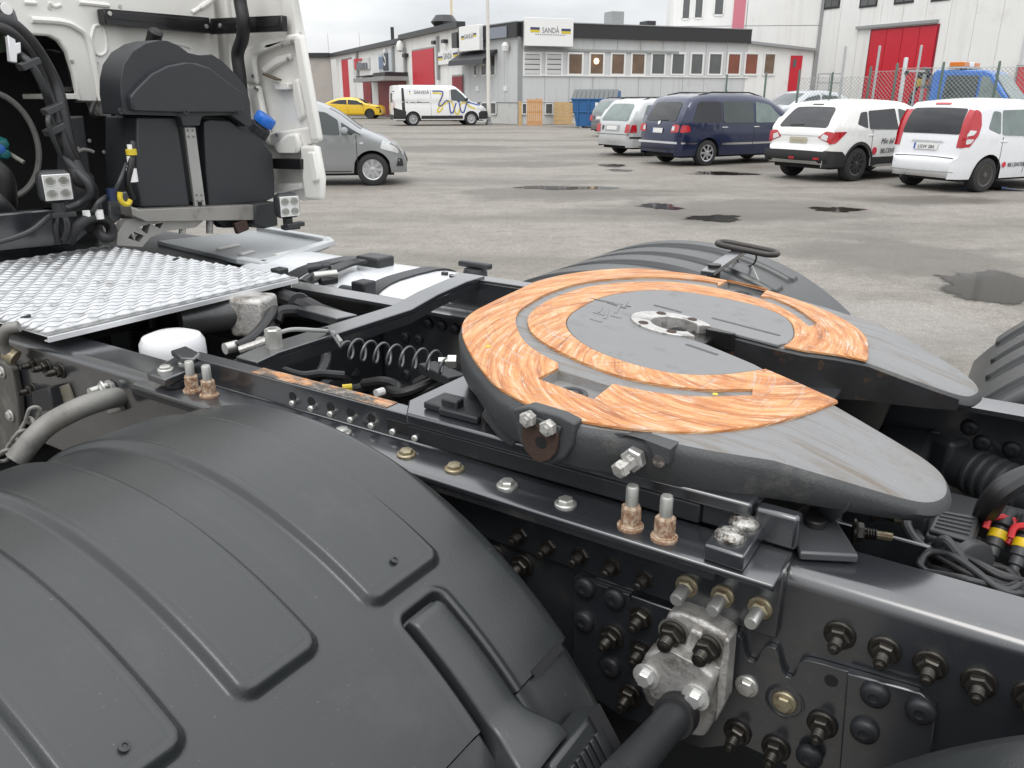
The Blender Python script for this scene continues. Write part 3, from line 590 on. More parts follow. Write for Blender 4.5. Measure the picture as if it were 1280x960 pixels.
def dens(poly, st):
    o = []
    for i in range(len(poly)):
        a, b = Vector(poly[i][:2]), Vector(poly[(i+1) % len(poly)][:2]); n = max(1, int((b - a).length / st + .5)); o += [tuple(a.lerp(b, k/n)) for k in range(n)]
    return o
class Car:
    def __init__(s, name, label, paint, L, W, H, top, xr, xf, rw, pos, heading, group=None, sill=.26, belt=.9, tumble=.16, rim='silver', spokes=7, lower=None, end=.14, scale=1., crown=.03, er=.10, cat='car'):
        s.L, s.W, s.H, s.xr, s.xf, s.rw, s.sill, s.belt, s.tumble, s.end = L, W, H, xr, xf, rw, sill, belt, tumble, end
        global ORG; ORG = Vector((0, 0, 0))
        s.root = thing(name, label, cat, (pos[0], pos[1], 0), heading, group); s.root.scale = (scale,) * 3
        pts = smooth_path([(x, 0, z) for x, z in top], 6); s.er = er
        T = [(p.x, p.z) for p in pts]; D = [0]
        for a, b in zip(T, T[1:]): D.append(D[-1] + math.hypot(b[0]-a[0], b[1]-a[1]))
        n = int(D[-1] / .035); s.T = []
        for k in range(n + 1):
            d = D[-1] * k / n; j = max(i for i in range(len(D)) if D[i] <= d + 1e-9); j = min(j, len(D) - 2); f = (d - D[j]) / max(1e-9, D[j+1] - D[j])
            s.T.append((T[j][0] + (T[j+1][0]-T[j][0])*f, T[j][1] + (T[j+1][1]-T[j][1])*f))
        s.zs = sorted((x, z) for x, z in s.T); s.crown = crown
        ra = rw + .055
        def low(x):
            z = sill
            for xw in (xr, xf):
                if abs(x - xw) < ra: z = max(z, rw + math.sqrt(ra*ra - (x-xw)**2))
            return z
        M_ = 12
        cols = [[(x, s.Y(x, z), z) for z in (low(x) + (zt - low(x)) * (k / M_) for k in range(M_ + 1))] if zt > low(x) else [(x, s.Y(x, zt), zt)] * (M_ + 1) for x, zt in s.T]
        mb = MB(); mb.grid(cols); mb.grid([[(x, -y, z) for x, y, z in c] for c in cols])
        K = 10; rows = []
        for i, (x, z) in enumerate(s.T):
            a = s.T[max(0, i-1)]; b = s.T[min(len(s.T)-1, i+1)]; tx, tz = b[0]-a[0], b[1]-a[1]; l = math.hypot(tx, tz) or 1
            nx, nz = -tz / l, tx / l; Y = cols[i][-1][1]; e = min(1, i / 4, (len(s.T) - 1 - i) / 4)
            rows.append([(x + nx * crown * e * (1 - f*f), Y * f, z + nz * crown * e * (1 - f*f)) for f in (-1 + 2*k/K for k in range(K + 1))])
        mb.grid(rows)
        s.body = mb.obj('body', paint, s.root, ang=50)
        mb = MB(); ub = [(x, .86 * W / 2) for x in (-L/2 + .25, L/2 - .25)]
        mb.box((-L/2 + .22, -W/2*.8, sill - .05), (L/2 - .25, W/2*.8, sill + .18)); mb.box((-L/2 + .35, -W/2*.62, sill), (L/2 - .35, W/2*.62, belt - .1)); mb.obj('underbody', dark_m, s.root, smooth=False)
        for xw in (xr, xf):                       # arch liners
            for sg in (1, -1):
                mb = MB(); rows = []
                for k in range(13):
                    a = math.pi * k / 12; x, z = xw + math.cos(a) * (ra + .002), rw + math.sin(a) * (ra + .002); y = s.Y(x, max(z, sill)) - .01
                    rows.append([(x, sg * y, z), (x, sg * (W/2 - .32), z)])
                mb.grid(rows); mb.obj('arch_liner', dark_m, s.root)
        s.tyre = None
        for xw in (xr, xf):
            for sg in (1, -1): s.wheel(xw, sg, rim, spokes)
    def Y(s, x, z):
        zt = np.interp(x, [p[0] for p in s.zs], [p[1] for p in s.zs]) if not hasattr(s, '_zx') else 0
        w = s.W / 2; e = max(0, abs(x) - (s.L/2 - .75)) / .75; w *= 1 - s.end * e**2.2 - .08 * max(0, e - .8) / .2
        if z > s.belt: w *= 1 - s.tumble * ((z - s.belt) / (s.H - s.belt))
        elif z < .5: w *= 1 - .05 * ((.5 - z) / .3)**2
        else: w *= 1 - .012 * (abs(z - .68) / .25)**2
        d = zt - z
        if d < s.er and abs(x) < s.L/2 - .3: w -= s.er * .6 * (1 - math.sqrt(max(0, 1 - (1 - max(0, d) / s.er)**2)))
        return w
    def xe(s, z, end):                            # outline x at height z, rear (-1) or front (+1)
        c = [p for p in s.T if p[0] * end > 0]; best = None
        for (x0, z0), (x1, z1) in zip(c, c[1:]):
            if (z0 - z) * (z1 - z) <= 0 and z0 != z1:
                x = x0 + (x1 - x0) * (z - z0) / (z1 - z0)
                if best is None or x * end > best * end: best = x
        return best if best is not None else end * s.L / 2
    def side(s, name, poly, mat, off=.006, sides=(1, -1), parent=None, step=.09, label=None, rnd=0):
        if rnd: poly = s.round(poly, rnd)
        poly = dens(poly, step*.7); vs, fs = fill2d(poly, step); ob = None
        for sg in sides:
            mb = MB(); mb.add([(p.x, sg * (s.Y(p.x, p.y) + off), p.y) for p in vs], fs); ob = mb.obj(name, mat, parent or s.root, ang=60, label=label)
        return ob
    def round(s, poly, r):
        o = []; n = len(poly)
        for i in range(n):
            p, q, t = Vector(poly[i-1]), Vector(poly[i]), Vector(poly[(i+1) % n]); a = (p - q); b = (t - q)
            ra = min(r, a.length * .45); rb = min(r, b.length * .45); A = q + a.normalized() * ra; B = q + b.normalized() * rb
            for k in range(5): f = k / 4; o.append(tuple(A * (1-f)**2 + q * 2*f*(1-f) + B * f*f))
        return o
    def endp(s, name, poly, mat, end=-1, off=.008, parent=None, step=.09, rnd=0, label=None):   # poly in (y, z) on the rear or front
        if rnd: poly = s.round(poly, rnd)
        poly = dens(poly, step*.7); vs, fs = fill2d(poly, step); mb = MB(); P = []
        for p in vs:
            x = s.xe(p.y, end); i = min(range(len(s.T)), key=lambda k: (s.T[k][0] - x)**2 + (s.T[k][1] - p.y)**2); n_ = len(s.T)
            a = s.T[max(0, i-1)]; b = s.T[min(n_-1, i+1)]; tx, tz = b[0]-a[0], b[1]-a[1]; l = math.hypot(tx, tz) or 1; nx, nz = -tz/l, tx/l
            Yw = s.Y(x, p.y); f = min(1, abs(p.x) / max(.2, Yw)); e = min(1, i/4, (n_-1-i)/4); d_ = s.crown*e*(1 - f*f) + off
            P.append((x + nx*d_, p.x, p.y + nz*d_))
        return mb.add(P, fs).obj(name, mat, parent or s.root, ang=60, label=label)
    def strip(s, name, pts, w, mat, off=.007, sides=(1,), parent=None):      # flat line of width w along side points (x, z)
        pp = [(p.x, p.z) for p in smooth_path([(x, 0, z) for x, z in pts], 8)] if len(pts) > 2 else pts
        A, B = [], []
        for i, (x, z) in enumerate(pp):
            a, b = pp[max(0, i-1)], pp[min(len(pp)-1, i+1)]; t = Vector((b[0]-a[0], b[1]-a[1])).normalized(); A.append((x - t.y*w/2, z + t.x*w/2)); B.append((x + t.y*w/2, z - t.x*w/2))
        for sg in sides: MB().grid([[(x, sg * (s.Y(x, z) + off), z) for x, z in A], [(x, sg * (s.Y(x, z) + off), z) for x, z in B]]).obj(name, mat, parent or s.root)
    def wheel(s, xw, sg, rim, spokes):
        r = s.rw; y1 = s.W/2 - .035; wd = .2
        if s.tyre is None:
            mb = MB(); pr = [(r*.62, 0), (r*.66, .012), (r*.86, .014), (r*.96, 0), (r, -.03), (r, -wd + .03), (r*.95, -wd), (r*.62, -wd + .01)]
            mb.lathe(pr, (0, 0, 0), (0, 1, 0), 36); s.tyre = mb.mesh('wheel', tyre_m, o=(0, 0, 0))
            mt = dict(silver=rim_silver, dark=rim_dark, steel=rim_steel)[rim]; mb = MB()
            mb.lathe([(r*.665, .0), (r*.64, .008), (r*.57, .0), (r*.56, -.07), (r*.1, -.06)], (0, 0, 0), (0, 1, 0), 32)
            mb.lathe([(r*.17, -.03), (r*.16, .006), (r*.08, .012), (0, .012)], (0, 0, 0), (0, 1, 0), 16)
            for k in range(spokes):
                a = 2*math.pi*k/spokes; c = Vector((math.cos(a), 0, math.sin(a))); t = Vector((-math.sin(a), 0, math.cos(a))); q = c * r * .37
                if rim == 'steel': mb.lathe([(r*.07, -.045), (r*.05, -.03), (0, -.03)], tuple(c*r*.36), (0, 1, 0), 8)
                else: mb.obox(q + Vector((0, -.012, 0)), c*r*.22, t*r*(.085 if spokes < 9 else .04), Vector((0, .016, 0)))
            s.rimm = mb.mesh('rim', mt, ang=30, o=(0, 0, 0))
        w_ = bpy.data.objects.new('wheel', s.tyre); COL.objects.link(w_); w_.parent = s.root; w_.location = (xw, sg * y1, r)
        if sg < 0: w_.rotation_euler = (0, 0, math.pi)
        q = bpy.data.objects.new('rim', s.rimm); COL.objects.link(q); q.parent = w_
    def mirror(s, x, z, mat, sides=(1, -1)):
        for sg in sides:
            y = s.Y(x, z); mb = MB(); mb.lathe([(0, -.10), (.055, -.085), (.075, 0), (.06, .075), (0, .09)], (x, sg*(y + .13), z + .03), (0, sg, .15), 12); mb.cyl((x + .02, sg*(y - .02), z - .03), (x + .02, sg*(y + .12), z), .02, n=6); mb.obj('mirror', mat, s.root)
    def handle(s, x, z, mat, sides=(1, -1)):
        for sg in sides:
            y = s.Y(x, z); MB().box((x - .09, sg*y - .012, z - .014), (x + .09, sg*y + .028, z + .014)).obj('handle', mat, s.root, bevel=.008)
    def seams(s, xs, z0, z1, sides=(1, -1)):
        for x in xs:
            for sg in sides: MB().grid([[(x + dx, sg*(s.Y(x, z0 + (z1-z0)*k/8) + .003), z0 + (z1-z0)*k/8) for k in range(9)] for dx in (-.006, .006)]).obj('door_gap', black_pl, s.root)
    def plate(s, z, w_=.52, mat=None, end=-1, eu=True, y=0):
        o = s.endp('number_plate', [(y - w_/2, z - .055), (y + w_/2, z - .055), (y + w_/2, z + .055), (y - w_/2, z + .055)], mat or plate_w, end, .022, label=None)
        if eu: s.endp('country_band', [(y + w_/2*.84, z - .052), (y + w_/2*.99, z - .052), (y + w_/2*.99, z + .052), (y + w_/2*.84, z + .052)], plate_blue, end, .025, parent=o)
        return o
    def ptext(s, body, z, size, mat, y=0, end=-1, x_off=.045):
        x = s.xe(z, end) + end * (s.crown + x_off - .012); t = text(body, size, mat, s.root, (x, y, z), (R(90), 0, R(-90 if end < 0 else 90)), 'plate_text', .001); return t

yard = None
def axle_pose(rl, rr, xr, tr, head=None):       # rear axle from the two wheel contact points
    a, b = np.array(rl), np.array(rr); h = math.atan2(b[1]-a[1], b[0]-a[0]) + R(90) if head is None else R(head)
    mid = (a + b) / 2; return (mid[0] - xr * math.cos(h), mid[1] - xr * math.sin(h)), h

GRP = 'cars parked in the yard'
# --- dark blue people carrier
pos, h = axle_pose(G(833, 202), G(878, 207), -1.42, 1.5, 27)
blue_paint = M('dark_blue_paint', (.008, .014, .05), .25, .2, .1, 2, coat=.8)
c = Car('people_carrier', 'dark blue people carrier with privacy glass and silver side mouldings', blue_paint, 4.63, 1.81, 1.70,
    [(-2.31, .32), (-2.315, .55), (-2.27, .95), (-2.16, 1.2), (-1.95, 1.52), (-1.75, 1.64), (-1.2, 1.70), (0, 1.69), (.65, 1.56), (1.15, 1.28), (1.5, 1.05), (2.0, .92), (2.24, .75), (2.31, .5), (2.30, .3)], -1.42, 1.42, .315, pos, h, GRP, sill=.25, belt=1.0, tumble=.17, spokes=7)
c.side('side_window', [(-1.93, 1.05), (-1.02, 1.03), (-1.02, 1.52), (-1.73, 1.53)], priv_glass, rnd=.07); c.side('side_window', [(-.97, 1.03), (.02, 1.02), (.0, 1.53), (-.97, 1.53)], car_glass, rnd=.05)
c.side('side_window', [(.08, 1.02), (1.05, 1.02), (.95, 1.13), (.55, 1.45), (.1, 1.53)], clear_glass, rnd=.05); c.side('quarter_window', [(1.09, 1.02), (1.38, 1.02), (1.07, 1.19)], clear_glass)
c.endp('rear_window', [(-.62, 1.06), (.62, 1.06), (.53, 1.50), (-.53, 1.50)], priv_glass, rnd=.1); c.endp('windscreen', [(-.68, 1.1), (.68, 1.1), (.55, 1.5), (-.55, 1.5)], car_glass, 1)
for sg in (1, -1):
    c.endp('tail_light', [(sg*.50, .80), (sg*.80, .82), (sg*.80, .98), (sg*.56, 1.0)], red_lens, rnd=.05); c.endp('lamp_lens', [(sg*.54, .85), (sg*.64, .85), (sg*.64, .95), (sg*.55, .95)], clear_lens, off=.014)
c.side('tail_light', [(-2.24, .80), (-1.98, .83), (-2.0, .97), (-2.2, .99)], red_lens, .008, rnd=.05)
c.side('side_moulding', [(-1.0, .50), (.0, .50), (.0, .55), (-1.0, .55)], chrome_m, .012); c.side('side_moulding', [(.02, .50), (1.05, .51), (1.05, .55), (.02, .55)], chrome_m, .012); c.side('side_moulding', [(-2.2, .54), (-1.78, .53), (-1.78, .57), (-2.2, .58)], chrome_m, .012)
c.endp('bumper_strip', [(-.8, .54), (.8, .54), (.8, .59), (-.8, .59)], chrome_m, off=.01); c.endp('bumper_crease', [(-.8, .40), (.8, .40), (.8, .42), (-.8, .42)], black_pl)
c.plate(.84, .42); c.endp('emblem', [(-.05, .98), (.05, .98), (.05, 1.07), (-.05, 1.07)], chrome_m, rnd=.04, off=.014); c.endp('wiper', [(-.32, 1.07), (.05, 1.055), (.05, 1.075), (-.32, 1.095)], black_pl, off=.02)
c.handle(-.92, .92, chrome_m); c.handle(.12, .92, chrome_m); c.seams((-1.0, .04, 1.13), .36, 1.0); c.mirror(1.08, 1.06, black_pl)
for sg in (1, -1): MB().tube([(-1.6, sg*.62, 1.68), (-1.2, sg*.63, 1.745), (0, sg*.63, 1.74), (.45, sg*.61, 1.64)], .018, 8).obj('roof_rail', black_pl, c.root)

# --- silver estate behind it
pos, h = axle_pose(G(776, 191.5), G(812, 194.5), -1.42, 1.5, 30)
silver = M('silver_paint', (.52, .53, .53), .28, .25, .05, 2, coat=.6)
def estate(name, label, paint, pos, h, glass):
    c = Car(name, label, paint, 4.6, 1.76, 1.58,
        [(-2.30, .30), (-2.31, .55), (-2.25, .92), (-2.08, 1.2), (-1.82, 1.50), (-1.6, 1.56), (-.8, 1.58), (0, 1.55), (.5, 1.42), (1.0, 1.12), (1.3, .98), (2.0, .86), (2.24, .68), (2.30, .46), (2.28, .3)], -1.42, 1.36, .31, pos, h, GRP, sill=.25, belt=.95, tumble=.17)
    c.side('side_window', [(-1.88, 1.0), (-1.0, .98), (-1.0, 1.40), (-1.66, 1.42)], glass, rnd=.06); c.side('side_window', [(-.95, .98), (-.05, .97), (-.1, 1.42), (-.95, 1.42)], glass, rnd=.05); c.side('side_window', [(.0, .97), (1.0, .97), (.4, 1.33), (.0, 1.42)], glass, rnd=.05)
    c.endp('rear_window', [(-.66, .97), (.66, .97), (.52, 1.43), (-.52, 1.43)], clear_glass, rnd=.1); c.endp('windscreen', [(-.65, 1.03), (.65, 1.03), (.52, 1.42), (-.52, 1.42)], glass, 1)
    for sg in (1, -1): c.endp('tail_light', [(sg*.58, .66), (sg*.80, .67), (sg*.80, .88), (sg*.62, .9)], red_lens, rnd=.04)
    c.side('tail_light', [(-2.24, .66), (-2.05, .67), (-2.06, .88), (-2.2, .88)], red_lens, .008, rnd=.03)
    c.side('bumper_moulding', [(-2.24, .50), (-1.75, .50), (-1.75, .55), (-2.24, .55)], black_pl, .012)
    c.endp('plate_recess', [(-.34, .70), (.34, .70), (.34, .86), (-.34, .86)], M('silver_dark', (.36, .37, .37), .35), off=.012); c.plate(.78, .5, None, -1, False); c.endp('lamp_gap', [(.42, .72), (.50, .72), (.50, .85), (.42, .85)], black_pl, off=.014)
    c.endp('bumper_step', [(-.8, .60), (.8, .60), (.8, .615), (-.8, .615)], black_pl); c.handle(-.85, .88, black_pl); c.handle(.1, .88, black_pl); c.seams((-1.0, -.02), .36, .95); c.mirror(.95, 1.0, paint)
    for sg in (1, -1): MB().tube([(-1.7, sg*.58, 1.545), (-1.4, sg*.6, 1.625), (-.2, sg*.6, 1.63), (.2, sg*.58, 1.52)], .018, 8).obj('roof_rail', black_pl, c.root)
    return c
estate('estate_car', 'silver estate car with black roof rails beside the dark blue people carrier', silver, pos, h, clear_glass)
p2 = G(752, 172); estate('estate_car', 'dark grey car mostly hidden behind the silver estate', M('graphite_paint', (.16, .165, .17), .3, .3, .06, 2, coat=.6), (p2[0] + 2.0, p2[1] + 2.0), R(30), car_glass)

# --- white crossover with black lower trim
pos, h = axle_pose(G(991, 219.5), G(1060, 226), -1.3, 1.5, 31)
white_p = M('white_paint', (.74, .74, .72), .28, 0, .04, 2, coat=.7)
c = Car('crossover_car', 'white crossover with black lower trim and lettering on its doors', white_p, 4.3, 1.77, 1.57,
    [(-2.06, .34), (-2.14, .42), (-2.16, .55), (-2.12, .66), (-2.07, .72), (-2.04, .98), (-1.86, 1.22), (-1.62, 1.44), (-1.45, 1.52), (-.7, 1.57), (.1, 1.53), (.6, 1.38), (1.1, 1.1), (1.45, .98), (1.95, .86), (2.12, .66), (2.15, .45), (2.13, .34)], -1.3, 1.3, .335, pos, h, GRP, sill=.30, belt=.98, tumble=.18, rim='dark', spokes=10)
c.side('side_window', [(-1.42, 1.12), (-1.1, 1.03), (-1.1, 1.36), (-1.3, 1.34)], priv_glass, rnd=.04); c.side('side_window', [(-1.06, 1.02), (-.12, 1.0), (-.2, 1.41), (-1.06, 1.37)], priv_glass, rnd=.04); c.side('side_window', [(-.06, 1.0), (1.0, 1.0), (.45, 1.31), (-.1, 1.41)], car_glass, rnd=.04)
c.endp('rear_window', [(-.62, 1.04), (.62, 1.04), (.5, 1.42), (-.5, 1.42)], priv_glass, rnd=.08); c.endp('windscreen', [(-.65, 1.06), (.65, 1.06), (.5, 1.4), (-.5, 1.4)], car_glass, 1)
for sg in (1, -1):
    c.endp('tail_light', [(sg*.46, .86), (sg*.80, .74), (sg*.80, .97), (sg*.62, .98)], red_lens, rnd=.03); c.endp('lamp_lens', [(sg*.52, .85), (sg*.68, .80), (sg*.70, .90), (sg*.58, .93)], clear_lens, off=.014)
c.side('tail_light', [(-2.10, .74), (-1.98, .76), (-1.72, .98), (-2.02, .98)], red_lens, .009, rnd=.02)
c.side('lower_trim', [(-2.16, .30), (-1.68, .30), (-1.685, .42), (-1.72, .54), (-1.8, .60), (-2.16, .62)], black_pl, .012); c.side('door_trim', [(-.9, .31), (.9, .31), (.9, .47), (-.9, .47)], black_pl, .014); c.side('sill_moulding', [(-.85, .27), (.88, .27), (.88, .325), (-.75, .325)], galv, .03)
for xw in (-1.3, 1.3):                                # black arch lips
    for sg in (1, -1):
        rows = []
        for q, off in ((.392, .012), (.45, .012)):
            rows.append([(xw + math.cos(math.pi*k/20)*q, sg*(c.Y(xw + math.cos(math.pi*k/20)*q, max(.3, .335 + math.sin(math.pi*k/20)*q)) + off), .335 + math.sin(math.pi*k/20)*q) for k in range(21)])
        MB().grid(rows).obj('arch_trim', black_pl, c.root)
c.endp('rear_trim', [(-.80, .385), (.80, .385), (.80, .60), (-.80, .60)], black_pl, off=.014); c.endp('skid_plate', [(-.62, .385), (.62, .385), (.55, .43), (-.55, .43)], galv, off=.03)
for y in (-.55, .05): c.endp('reflector', [(y - .07, .45), (y + .07, .45), (y + .07, .49), (y - .07, .49)], red_lens, off=.02)
c.plate(.80, .44, plate_d, -1, False); c.ptext('—  — —', .80, .07, ink); c.endp('trunk_line', [(-.52, .885), (.52, .885), (.52, .895), (-.52, .895)], galv, off=.01)
c.endp('wiper', [(-.02, 1.07), (.33, 1.06), (.33, 1.08), (-.02, 1.09)], black_pl, off=.02); c.endp('brake_light', [(-.14, 1.455), (.14, 1.455), (.14, 1.475), (-.14, 1.475)], black_pl, off=.012)
c.handle(-.98, .90, white_p); c.handle(.05, .90, white_p); c.seams((-.94, -.09, 1.0), .48, 1.0); c.mirror(.98, 1.05, white_p)
MB().tube([(-1.25, 0, 1.54), (-1.55, .0, 1.70)], .006, 6).obj('aerial', black_pl, c.root)
yy = -(c.Y(-.3, .75) + .012)
text('Min bil är på service', .165, ink, c.root, (-.05, yy, .775), (R(90), 0, 0), 'door_lettering', .002, .35, sx=.92); text('BILCENTER', .13, ink, c.root, (-.33, yy, .585), (R(90), 0, 0), 'door_lettering', .002, sx=.95)
MB().lathe([(.075, 0), (.07, .006), (0, .006)], (-.84, yy, .595), (0, -1, 0), 20).obj('round_mark', print_red, c.root)

# --- white hatchback in the corner of the row
pos, h = axle_pose(G(1135, 230.5), G(1225, 240.5), -1.16, 1.5, 25)
white2 = M('cool_white_paint', (.72, .73, .75), .28, 0, .04, 2, coat=.7)
def city_car(name, label, paint, pos, h, rim, wg, group=GRP, spokes=7):
    c = Car(name, label, paint, 3.72, 1.68, 1.59,
        [(-1.79, .25), (-1.865, .34), (-1.885, .48), (-1.865, .57), (-1.80, .615), (-1.765, .80), (-1.74, .95), (-1.66, 1.25), (-1.5, 1.49), (-1.3, 1.55), (-.6, 1.59), (.1, 1.54), (.55, 1.36), (.98, 1.06), (1.2, .96), (1.58, .80), (1.78, .60), (1.86, .42), (1.84, .26)], -1.16, 1.2, .305, pos, h, group, sill=.24, belt=.95, tumble=.15, rim=rim, spokes=spokes, end=.17)
    c.side('side_window', [(-1.3, 1.1), (-.98, 1.0), (-.98, 1.38), (-1.18, 1.40)], wg, rnd=.05); c.side('side_window', [(-.94, .99), (-.22, .97), (-.22, 1.42), (-.94, 1.41)], wg, rnd=.04); c.side('side_window', [(-.16, .97), (.62, .95), (.60, 1.22), (.38, 1.36), (-.16, 1.42)], wg, rnd=.04); c.side('quarter_window', [(.66, .95), (1.02, .95), (.66, 1.18)], wg)
    c.endp('windscreen', [(-.66, 1.04), (.66, 1.04), (.55, 1.42), (-.55, 1.42)], wg, 1)
    c.side('headlight', [(1.36, .70), (1.72, .60), (1.70, .70), (1.42, .86)], clear_lens, .008, rnd=.04)
    for sg in (1, -1): c.endp('headlight', [(sg*.50, .62), (sg*.74, .62), (sg*.74, .74), (sg*.56, .70)], clear_lens, 1, rnd=.03)
    c.endp('grille', [(-.48, .42), (.48, .42), (.44, .56), (-.44, .56)], black_pl, 1); c.handle(-.86, .88, paint); c.handle(.02, .88, paint); c.seams((-.9, -.19, .92), .32, .96); c.mirror(.72, 1.0, paint)
    return c
c = city_car('hatchback', 'white hatchback with tall red tail lights beside the white crossover', white2, pos, h, 'steel', clear_glass)
c.endp('rear_window', [(-.60, 1.00), (.60, 1.00), (.56, 1.43), (-.56, 1.43)], priv_glass, rnd=.05)
for sg in (1, -1): c.endp('lamp_edge', [(sg*.60, .78), (sg*.725, .78), (sg*.725, 1.40), (sg*.575, 1.42)], red_lens, off=.006)
c.side('tail_light', [(-1.80, .78), (-1.66, .80), (-1.52, 1.0), (-1.46, 1.16), (-1.47, 1.36), (-1.53, 1.42), (-1.60, 1.42), (-1.70, 1.25), (-1.78, .97)], red_lens, .010, rnd=.025)
c.side('lamp_lens', [(-1.735, .98), (-1.62, 1.0), (-1.56, 1.07), (-1.70, 1.08)], clear_lens, .015, rnd=.02); c.side('lamp_lens', [(-1.735, .84), (-1.65, .86), (-1.60, .93), (-1.735, .93)], clear_lens, .015, rnd=.02)
c.plate(.78, .5); c.ptext('LGW 284', .78, .085, ink, -.02)
c.endp('plate_lip', [(-.34, .855), (.34, .855), (.32, .88), (-.32, .88)], galv, off=.02); c.endp('tailgate_gap', [(-.62, .585), (.62, .585), (.62, .60), (-.62, .60)], black_pl); c.endp('bumper_crease', [(-.7, .36), (.7, .36), (.7, .375), (-.7, .375)], galv)
c.endp('wiper', [(.0, 1.04), (.34, 1.025), (.34, 1.045), (.0, 1.06)], black_pl, off=.02); c.endp('brake_light', [(-.16, 1.475), (.16, 1.475), (.16, 1.505), (-.16, 1.505)], red_lens, off=.012)
yy = -(c.Y(-.4, .45) + .012); text('BILCENTER', .10, ink, c.root, (-.42, yy, .47), (R(90), 0, 0), 'door_lettering', .002, sx=.95); MB().lathe([(.05, 0), (.045, .006), (0, .006)], (-.76, yy, .48), (0, -1, 0), 16).obj('round_mark', print_red, c.root)
MB().tube([(-1.82, .35, .235), (-1.92, .35, .24)], .028, 10).obj('exhaust', black_pl, c.root)

# --- grey hatchback beyond the cab
fw = G(467, 232); h = R(8); pos = (fw[0] - 1.2*math.cos(h) - .78*math.sin(h), fw[1] - 1.2*math.sin(h) + .78*math.cos(h))
grey_p = M('grey_metal_paint', (.30, .31, .315), .3, .5, .06, 2, coat=.7)
c = city_car('hatchback', 'grey hatchback partly hidden behind the white cab panel', grey_p, pos, h, 'silver', car_glass, spokes=8)
c.endp('rear_window', [(-.60, 1.02), (.60, 1.02), (.54, 1.42), (-.54, 1.42)], priv_glass, rnd=.06)
c.side('fog_recess', [(1.66, .36), (1.80, .36), (1.78, .50), (1.70, .52)], black_pl, .008, rnd=.02); c.side('side_indicator', [(.98, .78), (1.05, .78), (1.05, .82), (.98, .82)], clear_lens, .01, rnd=.02)
c.side('sill_strip', [(-.8, .27), (.8, .27), (.8, .285), (-.8, .285)], black_pl, .008)

# --- yellow coupe-crossover
p = G(441, 148.5); h = R(-4)
c = Car('coupe_car', 'yellow car parked before the beige hall', M('yellow_paint', (.72, .46, .012), .28, 0, .04, 2, coat=.7), 4.75, 1.85, 1.58,
    [(-2.36, .36), (-2.37, .6), (-2.34, .9), (-2.22, 1.08), (-1.9, 1.24), (-1.3, 1.46), (-.5, 1.58), (.2, 1.54), (.7, 1.36), (1.15, 1.12), (1.5, 1.05), (2.1, .98), (2.33, .78), (2.37, .5), (2.35, .34)], -1.43, 1.43, .36, (p[0], p[1] + 1), h, GRP, sill=.3, belt=1.02, tumble=.2, rim='dark', spokes=5, scale=1.03)
c.side('side_window', [(-1.75, 1.14), (-.35, 1.06), (-.4, 1.42), (-1.0, 1.40)], priv_glass, rnd=.06); c.side('side_window', [(-.28, 1.06), (1.0, 1.05), (.45, 1.36), (-.3, 1.43)], priv_glass, rnd=.06); c.endp('windscreen', [(-.7, 1.15), (.7, 1.15), (.55, 1.45), (-.55, 1.45)], priv_glass, 1); c.endp('rear_window', [(-.6, 1.12), (.6, 1.12), (.55, 1.4), (-.55, 1.4)], priv_glass)
c.side('headlight', [(1.95, .82), (2.28, .76), (2.28, .84), (2.0, .9)], priv_glass, .01); c.mirror(.85, 1.1, black_pl); c.seams((-.32, .95), .45, 1.05); c.side('sill_strip', [(-1.0, .32), (1.0, .32), (1.0, .40), (-1.0, .40)], M('yellow_shade_trim', (.55, .34, .02), .5), .01); c.side('grille_edge', [(2.2, .45), (2.34, .45), (2.32, .72), (2.22, .72)], black_pl, .012)

# --- white company van
a, b = G(511.5, 157.2), G(579.6, 154.6); h = R(15); sc = 1.17
pos = (a[0] + 1.5*sc*math.cos(h), a[1] + 1.5*sc*math.sin(h) + .9)
vw = M('van_white', (.72, .72, .71), .3, 0, .04, 2, coat=.5)
c = Car('delivery_van', 'white company van with wavy blue and yellow stripes on its side', vw, 5.0, 1.95, 1.98,
    [(-2.49, .36), (-2.50, .7), (-2.49, 1.4), (-2.45, 1.85), (-2.36, 1.95), (-1.5, 1.98), (.3, 1.97), (.75, 1.92), (1.15, 1.62), (1.55, 1.24), (1.95, 1.08), (2.3, .90), (2.46, .66), (2.5, .45), (2.48, .32)], -1.5, 1.58, .335, pos, h, None, sill=.28, belt=1.2, tumble=.10, spokes=9, scale=sc, cat='van', er=.14)
c.side('cab_window', [(.52, 1.25), (1.42, 1.2), (1.1, 1.55), (.78, 1.80), (.5, 1.78)], car_glass, rnd=.06); c.endp('windscreen', [(-.8, 1.3), (.8, 1.3), (.68, 1.82), (-.68, 1.82)], car_glass, 1); c.mirror(1.32, 1.27, black_pl)
c.side('pillar_trim', [(-2.06, .6), (-1.9, .75), (-1.94, 1.85), (-2.05, 1.85)], black_pl, .012); c.side('corner_bumper', [(-2.48, .34), (-1.86, .34), (-1.86, .72), (-2.48, .9)], black_pl, .012)
c.side('front_bumper', [(1.98, .32), (2.47, .32), (2.45, .72), (2.1, .72), (1.98, .62)], black_pl, .012); c.endp('front_bumper', [(-.85, .34), (.85, .34), (.85, .7), (-.85, .7)], black_pl, 1, .012); c.endp('rear_bumper', [(-.86, .37), (.86, .37), (.86, .55), (-.86, .55)], black_pl, off=.012)
c.side('slide_rail', [(-1.86, 1.13), (-.62, 1.13), (-.62, 1.18), (-1.86, 1.18)], black_pl, .01); c.side('sill_trim', [(-1.08, .34), (1.12, .34), (1.12, .50), (-1.08, .50)], black_pl, .012); c.seams((-.55, .45), .4, 1.9); c.side('headlight', [(1.9, .82), (2.36, .70), (2.3, .88), (2.0, 1.03)], clear_lens, .01, rnd=.04)
